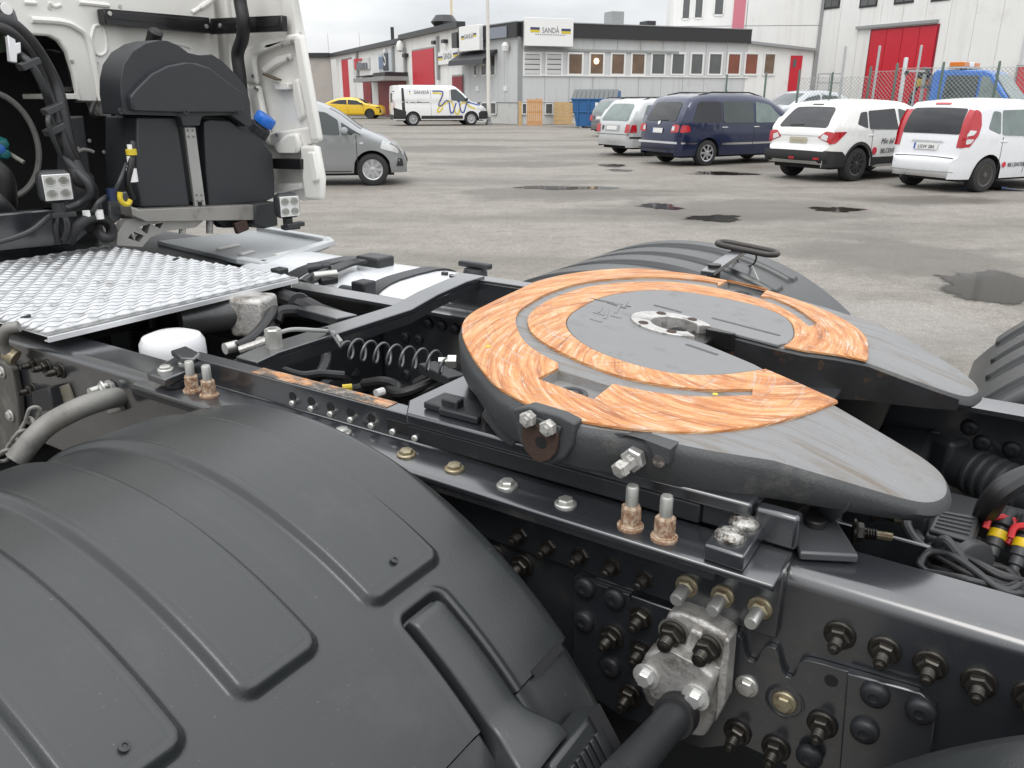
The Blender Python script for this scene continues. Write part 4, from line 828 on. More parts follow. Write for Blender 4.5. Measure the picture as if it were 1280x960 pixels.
for sg in (1, -1): c.endp('tail_light', [(sg*.78, .8), (sg*.88, .8), (sg*.88, 1.2), (sg*.8, 1.2)], red_lens)
c.endp('rear_window', [(-.62, 1.15), (-.06, 1.15), (-.06, 1.6), (-.62, 1.6)], priv_glass); c.endp('door_gap', [(-.01, .6), (.01, .6), (.01, 1.85), (-.01, 1.85)], black_pl)
vb = M('stripe_blue', (.02, .06, .28), .4); vy = M('stripe_yellow', (.66, .52, .03), .4)
c.strip('yellow_stripe', [(-2.4, 1.58), (-1.6, 1.58)], .09, vy, .009, (-1,)); c.strip('blue_stripe', [(-2.4, 1.68), (-1.6, 1.68)], .055, vb, .009, (-1,))
c.strip('yellow_stripe', [(-.45, 1.60), (-.1, 1.60), (.08, 1.5), (-.05, 1.28), (-.1, 1.1), (.05, .9), (-.08, .72), (-.2, .68), (-.15, .9), (.15, 1.05), (.35, 1.18), (.55, 1.15), (.75, .62), (.9, .62), (1.0, 1.0), (1.2, 1.15), (1.5, .95), (1.8, .82)], .075, vy, .009, (-1,))
c.strip('blue_stripe', [(-.45, 1.70), (-.05, 1.70), (.1, 1.62), (-.02, 1.32), (-.15, 1.02), (.0, 1.0), (.25, 1.22), (.4, 1.15), (.46, .70), (.6, .66), (.78, 1.12), (.92, 1.2), (1.02, .72), (1.18, .68), (1.34, 1.1), (1.5, 1.14), (2.05, 1.0)], .062, vb, .013, (-1,))
c.side('rear_wing_blue', [(-2.49, 1.66), (-2.42, 1.66), (-2.42, 1.71), (-2.49, 1.71)], vb, .01)
yy = -(c.Y(-1.0, 1.64) + .02); text('SANDÅ', .23, letter_grey, c.root, (-1.02, yy, 1.64), (R(90 - 6), 0, 0), 'side_lettering', .003, sx=1.05)

# --- silver saloon and blue recovery truck beyond the fence
p = G(1000, 148); c = Car('saloon_car', 'silver saloon standing beyond the fence by the red door', M('pale_silver_paint', (.44, .46, .48), .3, .3, .05, 2, coat=.6), 4.6, 1.78, 1.45,
    [(-2.28, .3), (-2.3, .6), (-2.24, .88), (-1.9, .98), (-1.6, 1.05), (-1.0, 1.36), (-.5, 1.45), (.2, 1.43), (.7, 1.2), (1.15, .98), (1.9, .88), (2.22, .7), (2.3, .45), (2.28, .3)], -1.4, 1.35, .31, (13.2, 38.5), R(200), GRP, sill=.25, belt=.95, tumble=.18, scale=1.3)
c.side('side_window', [(-1.2, .99), (-.1, .98), (-.15, 1.33), (-.75, 1.30)], car_glass, rnd=.05); c.side('side_window', [(-.05, .98), (.98, .97), (.42, 1.26), (-.05, 1.34)], car_glass, rnd=.05); c.endp('windscreen', [(-.62, 1.0), (.62, 1.0), (.52, 1.36), (-.52, 1.36)], car_glass, 1); c.endp('rear_window', [(-.6, 1.05), (.6, 1.05), (.5, 1.32), (-.5, 1.32)], car_glass); c.mirror(.95, 1.02, silver); c.seams((-.08,), .35, .95)
# ================================================================== YARD THINGS
def hroot(name, label, cat, x, y, rz=0., group=None):
    global ORG; ORG = Vector((0, 0, 0)); return thing(name, label, cat, (x, y, 0), rz, group)
# --- skip with the ribbed grey lid
g_ = G(742, 160); sk = hroot('waste_skip', 'blue metal skip with a ribbed grey lid against the office wall', 'skip', g_[0], g_[1], R(-14))
skb = M('skip_blue', (.015, .10, .26), .45, 0, .14, 1.5, dirt=(.05, .06, .07), dirt_amt=.25, dirt_s=2); skg = M('skip_lid', (.12, .125, .125), .5, .2, .1, 3)
prof = [(-1.0, .08), (1.0, .08), (1.25, 1.55), (-1.3, 1.55)]
MB().prism([(x, 0, z) for x, z in prof], (0, 1.7, 0)).obj('body', skb, sk, bevel=.03)
mb = MB(); mb.box((-1.36, -.06, 1.50), (1.30, 1.76, 1.58)); mb.box((-1.18, -.05, .82), (1.17, 0, .90)); mb.obj('rim', skb, sk, bevel=.015)
for x in (-.9, -.3, .3, .9): MB().box((x*1.05 - .05, -.06, .1), (x*1.05 + .05, -.002, 1.5)).obj('rib', skb, sk)
for k in range(10):
    x = -1.28 + k*.255; MB().prism([(x, -.04, 1.585), (x + .235, -.04, 1.585), (x + .235, .62, 2.02), (x, .62, 2.02)], (0, .03, .05)).obj('lid_panel', skg, sk)
mb = MB(); mb.prism([(-1.28, .0, 1.585), (-1.28, .62, 1.585), (-1.28, .62, 2.0)], (.03, 0, 0)); mb.prism([(1.24, .0, 1.585), (1.24, .62, 1.585), (1.24, .62, 2.0)], (.03, 0, 0)); mb.box((-1.28, .63, 1.585), (1.27, 1.7, 1.98)); mb.obj('lid_box', skb, sk)
MB().box((.05, -.012, 1.08), (.5, -.004, 1.36)).obj('notice', sign_white, sk, smooth=False)
for sx in (-1, 1): MB().cyl((sx*1.28, .3, 1.4), (sx*1.48, .3, 1.4), .05, n=10).obj('lifting_pin', steel_grey, sk)
for sx in (-.75, .75): MB().box((sx - .07, -.02, 0), (sx + .07, 1.5, .085)).obj('skid', steel_grey, sk)
# --- pallets leaning on the wall
wood_o = M('fresh_orange_wood', (.50, .26, .10), .7, 0, .25, 7); wood_y = M('yellow_wood', (.44, .29, .13), .75, 0, .25, 7)
def lean(px0, px1, py, label, mat, hgt, vertical, n, cat='pallet', name='pallet'):
    a = G(px0, py); b = G(px1, py); wd = np.hypot(*(b - a)); o = hroot(name, label, cat, a[0], a[1], math.atan2(b[1]-a[1], b[0]-a[0]))
    tl = .12
    for k in range(n):
        f0, f1 = k / n, (k + 1) / n; j = random.uniform(-.012, .012)
        if vertical: P = [(wd*f0 + .012, j, 0), (wd*f1 - .012, j, 0), (wd*f1 - .012, j + tl*hgt, hgt + random.uniform(-.05, .05)), (wd*f0 + .012, j + tl*hgt, hgt + random.uniform(-.04, .04))]
        else: P = [(0 + j, tl*hgt*f0, hgt*f0 + .012), (wd + j, tl*hgt*f0, hgt*f0 + .012), (wd + j, tl*hgt*f1, hgt*f1 - .012), (0 + j, tl*hgt*f1, hgt*f1 - .012)]
        MB().prism(P, (0, .03, 0)).obj('plank', mat, o, smooth=False)
    for f in (.12, .5, .88):
        if vertical: MB().prism([(0, .033 + tl*hgt*f, hgt*f - .05), (wd, .033 + tl*hgt*f, hgt*f - .05), (wd, .045 + tl*hgt*f, hgt*f + .05), (0, .045 + tl*hgt*f, hgt*f + .05)], (0, .09, 0)).obj('bearer', mat, o, smooth=False)
        else: MB().prism([(wd*f - .05, .033, 0), (wd*f + .05, .033, 0), (wd*f + .05, .033 + tl*hgt, hgt), (wd*f - .05, .033 + tl*hgt, hgt)], (0, .09, 0)).obj('bearer', mat, o, smooth=False)
    return o
lean(658.5, 678, 157, 'tall pallet of orange upright planks leaning on the office wall', wood_o, 1.55, True, 8)
lean(692.5, 715.5, 155.4, 'stacked yellowish pallet with horizontal planks beside the blue skip', wood_y, 1.36, False, 6)
lean(648, 652.5, 157, 'single weathered board propped at the office corner', wood_y, 1.42, True, 1, 'board', 'leaning_board')

# --- chain-link fence: posts one by one, wire as one part
fence_pts = []
for px, py, D_ in ((909, 94, 30), (958, 91.5, 28.5), (1000, 88, 27), (1041, 91.5, 26.2), (1089, 84, 25.4), (1122, 80, 24.8), (1180, 78.5, 24), (1250, 77.5, 23.2), (1330, 76, 22.4)):
    d_ = ray(px, py); fence_pts.append((d_[0]/d_[1]*D_, D_, CAMH + d_[2]/d_[1]*D_))
p0 = fence_pts[0]; fn = hroot('chain_link_fence', 'chain-link fence with slim green posts behind the parked cars', 'fence', p0[0], p0[1]); ORG = Vector((p0[0], p0[1], 0))
wire_m = M('fence_wire', (.30, .33, .32), .5, .5, .1, 5)
for q in fence_pts: MB().lathe([(.035, 0), (.035, q[2]), (.02, q[2] + .03), (0, q[2] + .03)], (q[0], q[1], 0), (0, 0, 1), 10).obj('post', copper, fn)
q = fence_pts[0]; MB().cyl((q[0], q[1], 1.9), (q[0] + .9, q[1] - .3, .0), .024, n=8).obj('brace', copper, fn)
mb = MB()
def wirequad(a, b, w_=.0042):
    a, b = Vector(a), Vector(b); d = (b - a).normalized(); s1 = d.cross(Vector((0, 1, 0)));
    s1 = s1.normalized() * w_ if s1.length > .01 else Vector((w_, 0, 0)); s2 = Vector((0, w_, 0))
    mb.add([a + s1, a - s1 + s2, a - s1 - s2, b + s1, b - s1 + s2, b - s1 - s2], [(0,1,4,3), (1,2,5,4), (2,0,3,5)])
for a, b in zip(fence_pts[2:], fence_pts[3:]):
    A, B = Vector((a[0], a[1], 0)), Vector((b[0], b[1], 0)); Lh = (B - A).length; t = (B - A) / Lh; h_ = min(a[2], b[2]) - .12; st = .115
    n = int(Lh / st) + 1
    for k in range(-int(h_ / st) - 1, n + 1):
        for sg in (1, -1):
            s0, z0, s1, z1 = (k*st, 0, k*st + h_, h_) if sg > 0 else (k*st + h_, 0, k*st, h_)
            # clip to the bay
            if s0 > s1: s0, z0, s1, z1 = s1, z1, s0, z0
            if s1 <= 0 or s0 >= Lh: continue
            m_ = (z1 - z0) / (s1 - s0)
            if s0 < 0: z0 -= m_ * s0; s0 = 0
            if s1 > Lh: z1 -= m_ * (s1 - Lh); s1 = Lh
            wirequad(A + t*s0 + Vector((0, 0, z0)), A + t*s1 + Vector((0, 0, z1)))
    for zz in (h_, .9): wirequad(A + Vector((0, 0, zz)), B + Vector((0, 0, zz)), .006)
mb.obj('wire_mesh', wire_m, fn, smooth=False, kind='stuff')
ORG = Vector((0, 0, 0))
# --- tall galvanised poles of the gate frame behind the fence
for px, py, yb, zt, lab in ((1057.5, 58, 126, 3.4, 'leftmost of the tall slanting steel poles before the white warehouse'), (1100, 57.5, 126, 3.1, 'steel pole standing before the left half of the red gate'),
                            (1152, 57, 95, 3.3, 'steel pole before the right half of the red gate')):
    d_ = ray(px, py); q = (d_[0]/d_[1]*28.5, 28.5); zt = CAMH + d_[2]/d_[1]*28.5; o = hroot('steel_pole', lab, 'pole', q[0], q[1]); MB().lathe([(.04, 0), (.04, zt), (.0, zt + .02)], (0, 0, 0), (0, 0, 1), 12).obj('shaft', galv, o); MB().box((-.11, -.11, 0), (.11, .11, .02)).obj('foot_plate', steel_grey, o, smooth=False)
d_ = ray(1133, 72); q = (d_[0]/d_[1]*26.5, 26.5); o = hroot('gate_post', 'thick steel gate post with a short top arm beside the blue truck', 'gate post', q[0], q[1])
MB().lathe([(.065, 0), (.065, 2.75), (.05, 2.78), (0, 2.78)], (0, 0, 0), (0, 0, 1), 14).obj('shaft', galv, o); MB().box((0.06, -.03, 2.36), (.62, .03, 2.42)).obj('top_arm', galv, o); MB().cyl((.05, -.09, 2.34), (.05, .09, 2.34), .07, n=12).obj('hinge', black_pl, o)

# --- blue recovery truck
rb = M('recovery_blue', (.02, .14, .50), .3, .0, .06, 2, coat=.6)
d_ = ray(1218, 100); ox, oy = d_[0]/d_[1]*28, 28
rt = hroot('recovery_truck', 'blue recovery truck with an amber roof light bar behind the fence', 'truck', ox, oy, R(-44))
cabp = [(-1.05, .55), (1.75, .55), (1.78, 1.05), (1.5, 1.38), (.72, 2.36), (.5, 2.44), (-.9, 2.48), (-1.02, 2.40)]
def shell(prof, hw, tum, zb):
    mb = MB(); a = [(x, -(hw - max(0, z - zb)*tum), z) for x, z in prof]; b = [(x, -y, z) for x, y, z in a]; n = len(a); mb.add(a + b, [(i, (i+1) % n, n + (i+1) % n, n + i) for i in range(n)] + [tuple(range(n-1, -1, -1)), tuple(range(n, 2*n))]); return mb
shell(cabp, 1.0, .12, 1.4).obj('cab', rb, rt, bevel=.05, seg=3)
for sg in (1, -1):
    y = lambda z: sg * (1.006 - max(0, z - 1.4)*.12)
    MB().prism([(-.62, y(1.42), 1.42), (.38, y(1.40), 1.40), (.38, y(2.28), 2.28), (-.58, y(2.3), 2.3)], (0, .012*sg, 0)).obj('side_window', car_glass, rt, bevel=.004, smooth=False)
    MB().prism([(.46, y(1.40), 1.40), (1.30, y(1.42), 1.42), (.66, y(2.22), 2.22), (.46, y(2.28), 2.28)], (0, .012*sg, 0)).obj('side_window', clear_glass, rt, bevel=.004, smooth=False)
    MB().lathe([(0, -.12), (.09, -.1), (.11, .1), (0, .14)], (1.15, sg*1.25, 1.5), (0, 0, 1), 10).obj('mirror', black_pl, rt)
    for xw in (.85, -3.6):
        w_ = MB().lathe([(.2, -.12), (.38, -.12), (.42, -.06), (.42, .08), (.38, .12), (.2, .12)], (xw, sg*.88, .42), (0, 1, 0), 28).obj('wheel', tyre_m, rt); MB().lathe([(.24, -.06), (.2, .09), (.08, .1), (0, .1)], (xw, sg*.88, .42), (0, sg, 0), 18).obj('rim', rim_silver, w_)
MB().prism([(1.46, -.90, 1.45), (1.46, .90, 1.45), (.78, .82, 2.30), (.78, -.82, 2.30)], (.025, 0, .02)).obj('windscreen', clear_glass, rt, smooth=False)
mb = MB(); mb.box((-5.0, -1.05, .78), (-1.12, 1.05, .9)); mb.obj('flatbed', steel_grey, rt, smooth=False); MB().box((-5.0, -.45, .5), (1.0, .45, .76)).obj('chassis', dark_m, rt, smooth=False)
mb = MB(); mb.box((-1.3, -1.0, .9), (-1.2, 1.0, 1.0)); mb.box((-1.3, -1.0, 1.9), (-1.2, 1.0, 2.0)); [mb.box((-1.3, y - .04, .9), (-1.2, y + .04, 2.35)) for y in (-.96, -.32, .32, .96)]; mb.obj('headboard', steel_grey, rt, smooth=False)
lb = MB().box((-.62, -.9, 2.50), (-.1, .9, 2.56)).obj('light_bar', galv, rt); am = M('amber_lens', (.6, .17, .02), .15)
for y0, y1, mt in ((-.85, -.28, amber_lens), (-.24, .24, sign_white), (.28, .85, amber_lens)): MB().box((-.58, y0, 2.562), (-.14, y1, 2.70)).obj('lamp', mt, lb, bevel=.02)
mb = MB(); mb.lathe([(0, -.2), (.17, -.14), (.2, .05), (.12, .2), (0, .22)], (-1.35, -.7, 2.35), (.2, 0, 1), 12); mb.obj('work_light', black_pl, rt); MB().box((-1.5, -.9, 1.95), (-1.25, -.55, 2.2)).obj('tool_bag', M('yellow_black', (.4, .27, .03), .6), rt, bevel=.04)
mb = MB(); mb.tube(smooth_path([(-1.3, -.6, 2.2), (-1.6, -.55, 1.9), (-1.7, -.6, 1.3), (-1.5, -.6, .95)], 6), .07, 10); mb.obj('hose', black_pl, rt)
# --- handrail by the red office door
q = G(1010, 150); o = hroot('handrail', 'grey tube handrail at the steps of the red office door', 'handrail', q[0] - 1.2, q[1] - 4.5)
mb = MB()
for z in (1.9, 2.6, 3.2): mb.cyl((0, 0, z), (1.6, 0, z), .035, n=8)
for x in (0, .8, 1.6): mb.cyl((x, 0, 0), (x, 0, 3.2), .035, n=8)
mb.obj('rails', steel_grey, o)
MB().box((0, .1, 0), (1.6, 1.5, 1.85)).obj('steps', plinth, o, smooth=False)
# ================================================================== THE TRACTOR UNIT (built in its own frame: u to the rear, v across, z up)
T0 = Vector((-.5, 1.2975, 0)); wT = ur * T0.x + ut * T0.y
ORG = Vector((0, 0, 0))
truck = thing('tractor_truck', 'bare black truck chassis with white cab and orange-worn coupling plate', 'truck', (wT[0], wT[1], 0), math.atan2(ur[1], ur[0]))
ORG = T0
VC = 1.2975
frame_m = M('frame_paint', (.020, .022, .026), .32, 0, .18, 5, bump=.03, bs=90, spec=.5, coat=1., cior=1.75, crough=.17, dirt=(.04, .04, .04), dirt_amt=.16, dirt_s=9, specks=((.10, .095, .085), 240, .70, .6), streak=((.045, .044, .042), (6, 60, 30), .56, .72, .5))
frame_dull = M('frame_paint_dull', (.015, .016, .019), .5, 0, .2, 6, bump=.1, bs=120, dirt=(.05, .048, .045), dirt_amt=.2, dirt_s=8)
plastic = M('mudguard_plastic', (.022, .0245, .0255), .30, 0, .12, 3, bump=.10, bs=420, rv=.05, spec=.62, dirt=(.036, .037, .036), dirt_amt=.18, dirt_s=5, specks=((.12, .12, .115), 170, .73, .5), streak=((.038, .038, .037), (3, 40, 3), .55, .8, .4))
plastic_dk = M('dark_plastic', (.024, .026, .028), .45, 0, .15, 6, bump=.08, bs=300)
rubber = M('hose_rubber', (.013, .013, .014), .5, 0, .2, 14, bump=.1, bs=80)
cable_m = M('cable_grey', (.035, .036, .038), .45, 0, .2, 14)
cast_m = M('coupling_paint_shaded', (.048, .050, .052), .50, 0, .12, 9, bump=.35, bs=260, spec=.45, dirt=(.14, .13, .115), dirt_amt=.14, dirt_s=7)  # sides: paint colour set darker than the top to stand in for shade
zinc = M('zinc_bolt', (.52, .52, .49), .38, .75, .18, 60, rv=.1)
zinc_y = M('yellow_zinc', (.36, .32, .22), .45, .7, .25, 50, dirt=(.2, .13, .07), dirt_amt=.4, dirt_s=60)
rust = M('rusty_nut', (.24, .13, .07), .85, .0, .4, 80, bump=.8, bs=260, dirt=(.46, .37, .28), dirt_amt=.6, dirt_s=110)
rust_dk = M('rusty_plate', (.055, .032, .024), .75, .2, .35, 30, bump=.4, bs=200)
black_bolt = M('blackened_bolt', (.055, .051, .045), .36, .75, .3, 40, dirt=(.03, .025, .02), dirt_amt=.45, dirt_s=70)
alu = M('cast_aluminium', (.46, .45, .43), .5, .55, .22, 24, bump=1., bs=110, dirt=(.15, .125, .10), dirt_amt=.40, dirt_s=22, specks=((.58, .57, .54), 130, .62, .4))
alu_b = M('bright_aluminium', (.80, .81, .82), .36, .55, .05, 10, bump=.1, bs=60, rv=.08)
silver_paint = M('silver_daub', (.46, .45, .42), .38, .6, .35, 90, bump=.9, bs=240, dirt=(.05, .035, .025), dirt_amt=.55, dirt_s=75)
cabw = M('cab_white', (.76, .75, .71), .38, 0, .03, 1.2, coat=.25, dirt=(.62, .60, .55), dirt_amt=.15, dirt_s=1.5)
tankw = M('tank_white', (.66, .68, .70), .3, 0, .04, 2, coat=.3)
pipe_grey = M('grey_tube', (.22, .215, .20), .6, .3, .12, 10, bump=.25, bs=160, dirt=(.12, .115, .11), dirt_amt=.3, dirt_s=12)
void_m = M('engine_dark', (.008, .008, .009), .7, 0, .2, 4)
def part(mb, name, mat, bevel=0, seg=2, parent=None, ang=35, label=None, kind=None, smooth=True):
    return mb.obj(name, mat, parent or truck, bevel, seg, smooth, ang, label=label, kind=kind)
def vbox(u0, u1, v0, v1, z0, z1): return MB().box((u0, v0, z0), (u1, v1, z1))

# ---------------------------------------------------------------- fasteners (one mesh each, shared)
def nutmesh(name, mat, r=.0135, h=.014, fl=.017, stud=.0075, sl=.028, top=.0):
    mb = MB(); mb.lathe([(fl, 0), (fl, .003), (fl*.9, .0045), (r*.9, .005)], (0, 0, 0), (0, 0, 1), 18)
    mb.lathe([(r*.92, .0045), (r, .006), (r, h - .002), (r*.86, h), (stud, h + .0006)], (0, 0, 0), (0, 0, 1), 6)
    if sl:
        mb.lathe([(stud, h*.9), (stud, h + sl*.55), (stud*.78, h + sl*.6), (stud*.78, h + sl*.94), (stud*.5, h + sl), (0, h + sl)], (0, 0, 0), (0, 0, 1), 12)
        for k in range(4): mb.lathe([(stud, h + .003 + k*.0035), (stud*1.13, h + .0045 + k*.0035), (stud, h + .006 + k*.0035)], (0, 0, 0), (0, 0, 1), 12)
    return mb.mesh(name, mat, True, 30, o=(0, 0, 0))
m_nut = nutmesh('bolt', black_bolt, .0140, .0145, .0185, .0072, .023)
m_ynut = nutmesh('bolt', zinc_y, .0122, .012, .0155, .009, .0)
m_hex = nutmesh('bolt', zinc, .0115, .010, .0155, .006, 0); m_hexy = nutmesh('bolt', zinc_y, .0115, .010, .0155, .006, 0)
m_stud = MB().lathe([(.0088, 0), (.0088, .026), (.0072, .029), (0, .029)], (0, 0, 0), (0, 0, 1), 14).mesh('stud', zinc, True, 30, o=(0, 0, 0))
m_dome = MB().lathe([(.0165, 0), (.0165, .003), (.015, .0075), (.011, .0098), (.006, .0105), (.0055, .0085), (0, .008)], (0, 0, 0), (0, 0, 1), 18).mesh('rivet', frame_dull, True, 50, o=(0, 0, 0))
m_rustnut = MB().lathe([(.0165, 0), (.0165, .006), (.0135, .0068), (.0132, .030), (.0115, .032), (.008, .032)], (0, 0, 0), (0, 0, 1), 6).lathe([(.0175, 0), (.0175, .004), (.013, .005)], (0, 0, 0), (0, 0, 1), 16).mesh('rusty_nut', rust, True, 30, o=(0, 0, 0))
m_pin = MB().lathe([(.0082, .03), (.0084, .058), (.007, .0605), (0, .0605)], (0, 0, 0), (0, 0, 1), 14).mesh('stud', zinc, True, 40, o=(0, 0, 0))
AXN = Vector((0, -1, 0))
rnd = random.Random(3)
def bolt(me, p, ax, parent, name='bolt', label=None): return inst(name, me, p, align(ax, rnd.uniform(0, 6)), parent, label)

# ---------------------------------------------------------------- frame rails
ZR = 1.08; V1, V2 = .885, VC*2 - .885
def rail_profile(vw, sg, r=.022, w=.09, t=.009, z0=.80, z1=ZR):
    o = [(vw + sg*w, z1)]
    o += [(vw + sg*(r - r*math.sin(a)), z1 - r + r*math.cos(a)) for a in (math.pi/2*k/6 for k in range(7))]
    o += [(vw + sg*(r - r*math.cos(a)), z0 + r - r*math.sin(a)) for a in (math.pi/2*k/6 for k in range(7))]
    o += [(vw + sg*w, z0), (vw + sg*w, z0 + t)]
    ri = r - t
    o += [(vw + sg*(r - ri*math.cos(a)), z0 + r - ri*math.sin(a)) for a in (math.pi/2*k/4 for k in range(4, -1, -1))]
    o += [(vw + sg*(r - ri*math.sin(a)), z1 - r + ri*math.cos(a)) for a in (math.pi/2*k/4 for k in range(4, -1, -1))]
    o += [(vw + sg*w, z1 - t)]
    return o
def rail(vw, sg):
    pr = rail_profile(vw, sg); return part(MB().prism([(-3.55, v, z) for v, z in pr], (5.3, 0, 0)), 'frame_rail', frame_m, ang=40)
railN, railF = rail(V1, 1), rail(V2, -1)
for px, py in ((1050, 793), (1106, 812), (1163, 830), (1224, 852), (690, 680), (730, 690), (770, 703), (810, 718), (655, 665)): bolt(m_nut, TV(px, py, V1), AXN, railN)
bolt(m_nut, (.085, V1, 1.017), AXN, railN); bolt(m_nut, (.135, V1, 1.017), AXN, railN)
for u in (-.61, -.66, -.71, -.56): bolt(m_nut, (u, V1, .955), AXN, railN)
for px, py in ((45, 455), (60, 458), (77, 463), (42, 487)): bolt(m_nut, TV(px, py, V1 - .0), AXN, railN)
for px, py in ((536, 404), (553, 407), (569, 411), (507, 421), (524, 424), (508, 468), (1228, 553), (1265, 561), (1168, 545), (1212, 534)):
    q = TV(px, py, V2 - .009); bolt(m_dome, q, (0, -1, 0), railF, 'rivet')
for k in range(14): bolt(m_dome, (.10 + .1*(k % 7), V2 - .009, .98 - .07*(k // 7)), (0, -1, 0), railF, 'rivet')
# cross members and what lies between the rails
for u, z0 in ((-2.75, .82), (-1.62, .82), (-.15, .82), (.62, .82)): part(vbox(u - .05, u + .05, V1 + .012, V2 - .012, z0, .99), 'cross_member', frame_dull, .01)
part(MB().cyl((-3.4, VC, .70), (-1.1, VC, .62), .07, n=24), 'drive_shaft', frame_dull)
part(MB().lathe([(.06, -.5), (.11, -.4), (.13, -.12), (.26, -.1), (.28, 0), (.24, .12), (.13, .2), (.11, .5)], (-.859, VC, .5), (0, 1, 0), 28), 'axle_housing', frame_dull)
part(MB().lathe([(.06, -.5), (.10, -.3), (.10, .3), (.06, .5)], (.44, VC, .5), (0, 1, 0), 24), 'axle_housing', frame_dull)
part(MB().lathe([(0, -.42), (.09, -.40), (.12, -.34), (.12, .34), (.09, .40), (0, .42)], (-1.95, VC + .18, .80), (1, 0, 0), 24), 'air_tank', frame_dull)
part(vbox(-.1, 1.7, V1 + .012, V2 - .012, .60, .63), 'rear_shade_sheet', void_m)  # added black sheet, stands in for the shade between the rails
part(vbox(-3.5, 1.7, V1 + .02, V2 - .02, .36, .40), 'belly_shade_sheet', void_m)  # made-up near-black floor, stands in for the shade under the truck

# ---------------------------------------------------------------- near web plate with the scalloped top and its fasteners
def web_loop(px, v): return [TV(x, y, v) for x, y in px]
wp = part(MB().prism(web_loop([(722, 717), (790, 740), (793, 757), (850, 777), (856, 770), (866, 768), (876, 775), (890, 787), (904, 797), (914, 788), (919, 786.5), (926, 789.5), (930.5, 796), (932.5, 806), (934.5, 815), (938.5, 821), (944, 823.5), (949, 821.5), (952, 815), (955, 808), (960, 804), (966, 803.5), (972, 806.5), (975.5, 813), (978, 824), (980.5, 834), (985, 841), (990.5, 843), (996, 839), (998.5, 831), (1001, 824), (1007, 820.5), (1014, 821), (1030, 825),
    (1150, 860), (1170, 878), (1168, 930), (1100, 985), (990, 985), (985, 950), (930, 925), (880, 930), (780, 890), (720, 850)], V1 - .001), (0, -.009, 0)), 'gusset_plate', frame_m, .0032, 3)
part(MB().prism(web_loop([(1060, 838), (1150, 862), (1166, 876), (1170, 892), (1160, 960), (1050, 960)], V1 - .0105), (0, -.006, 0)), 'gusset_doubler', frame_m, .002, 2)
part(MB().prism(web_loop([(790, 742), (848, 762), (856, 800), (846, 860), (792, 842)], V1 - .0105), (0, -.005, 0)), 'gusset_doubler', frame_m, .002, 2)
for px, py in ((765, 795), (803, 770), (803, 812), (922, 915), (970, 935), (1028, 905), (788, 868)): bolt(m_nut, TV(px, py, V1 - .011), AXN, wp)
for px, py in ((732, 733), (769, 747), (731, 775), (764, 832)): bolt(m_dome, TV(px, py, V1 - .01), AXN, wp, 'rivet')
for px, py in ((1094, 867), (1151, 887), (1081, 912), (1012, 944)): bolt(m_dome, TV(px, py, V1 - .0165), AXN, wp, 'rivet')
bolt(m_hex, TV(934, 857, V1 - .01), AXN, wp); bolt(m_hexy, TV(981, 877, V1 - .01), AXN, wp)
q = TV(1039, 851, V1 - .0102); part(MB().lathe([(.008, 0), (.008, .0008), (0, .0008)], q, AXN, 16), 'bolt_hole', void_m, parent=wp)
q = TV(981, 877, V1 - .0101); part(MB().lathe([(.0245, 0), (.0245, .0012), (.0215, .0016), (.0205, .0004)], q, AXN, 28), 'raised_ring', frame_m, parent=wp)

# ---------------------------------------------------------------- mounting angle on top of the near rail
ma = part(MB().prism([(-1.43, .822, 1.083), (-1.43, .905, 1.083), (-1.43, .905, 1.0945), (-1.43, .830, 1.0945), (-1.43, .822, 1.0915)], (1.25, 0, 0)), 'mounting_angle', frame_m, .0022, 2)
part(MB().prism([(-1.43, .874, .985), (-1.43, .8838, .985), (-1.43, .8838, 1.082), (-1.43, .874, 1.082)], (1.25, 0, 0)), 'angle_leg', frame_m, .003, 2, parent=ma)
part(MB().prism([(-1.43, .826, 1.070), (-1.43, .873, 1.070), (-1.43, .873, 1.0825), (-1.43, .826, 1.0825)], (1.18, 0, 0)), 'angle_lip', frame_dull, .002, parent=ma)
for px, py in ((508, 569), (568, 587), (634, 608), (707, 631)): bolt(m_hex if px > 600 else m_hexy, TZ(px, py, 1.0945), (0, 0, 1), ma)
bolt(m_hex, TZ(428, 542, 1.0945), (0, 0, 1), ma)
def rust_stud(p, parent):
    o = bolt(m_rustnut, p, (0, 0, 1), parent, 'rusty_nut'); return o
for px, py in ((788, 659), (830, 673), (241, 489), (262, 495)):
    q = TZ(px, py, 1.0945); n_ = rust_stud(q, ma); bolt(m_pin, q, (0, 0, 1), ma, 'stud')
for px, py in ((855, 737), (900, 750), (947, 765)):
    q = Vector(TV(px, py, V1 - .022)); q.y = .874; bolt(m_ynut, q, AXN, ma); bolt(m_stud, q + AXN * .011, AXN, ma, 'stud')
# clamp block with its two daubed bolts
bl = part(MB().prism([TZ(*p, 1.1165) for p in ((880, 680), (930, 696), (960, 652), (912, 638))], (0, 0, -.0215)), 'clamp_block', frame_m, .003, 2)
for i, (px, py) in enumerate(((913, 671), (930, 655))):
    mb = MB(); n = 18; rows = []; rr = random.Random(11 + i)
    for j, (r_, h) in enumerate(((.0185, 0), (.0185, .003), (.0170, .0055), (.0135, .0075), (.009, .0098), (.005, .0102), (.0005, .0104))):
        rows.append([(r_*(1 + rr.uniform(-.09, .09))*math.cos(2*math.pi*k/n), r_*(1 + rr.uniform(-.09, .09))*math.sin(2*math.pi*k/n), h + (rr.uniform(-.0014, .0014) if j > 1 else 0)) for k in range(n)])
    for row in rows: row.append(row[0])
    mb.grid(rows); bolt(mb.mesh('daubed_bolt', silver_paint, True, 60, o=(0, 0, 0)), TZ(px, py, 1.1167), (0, 0, 1), bl, 'daubed_bolt')

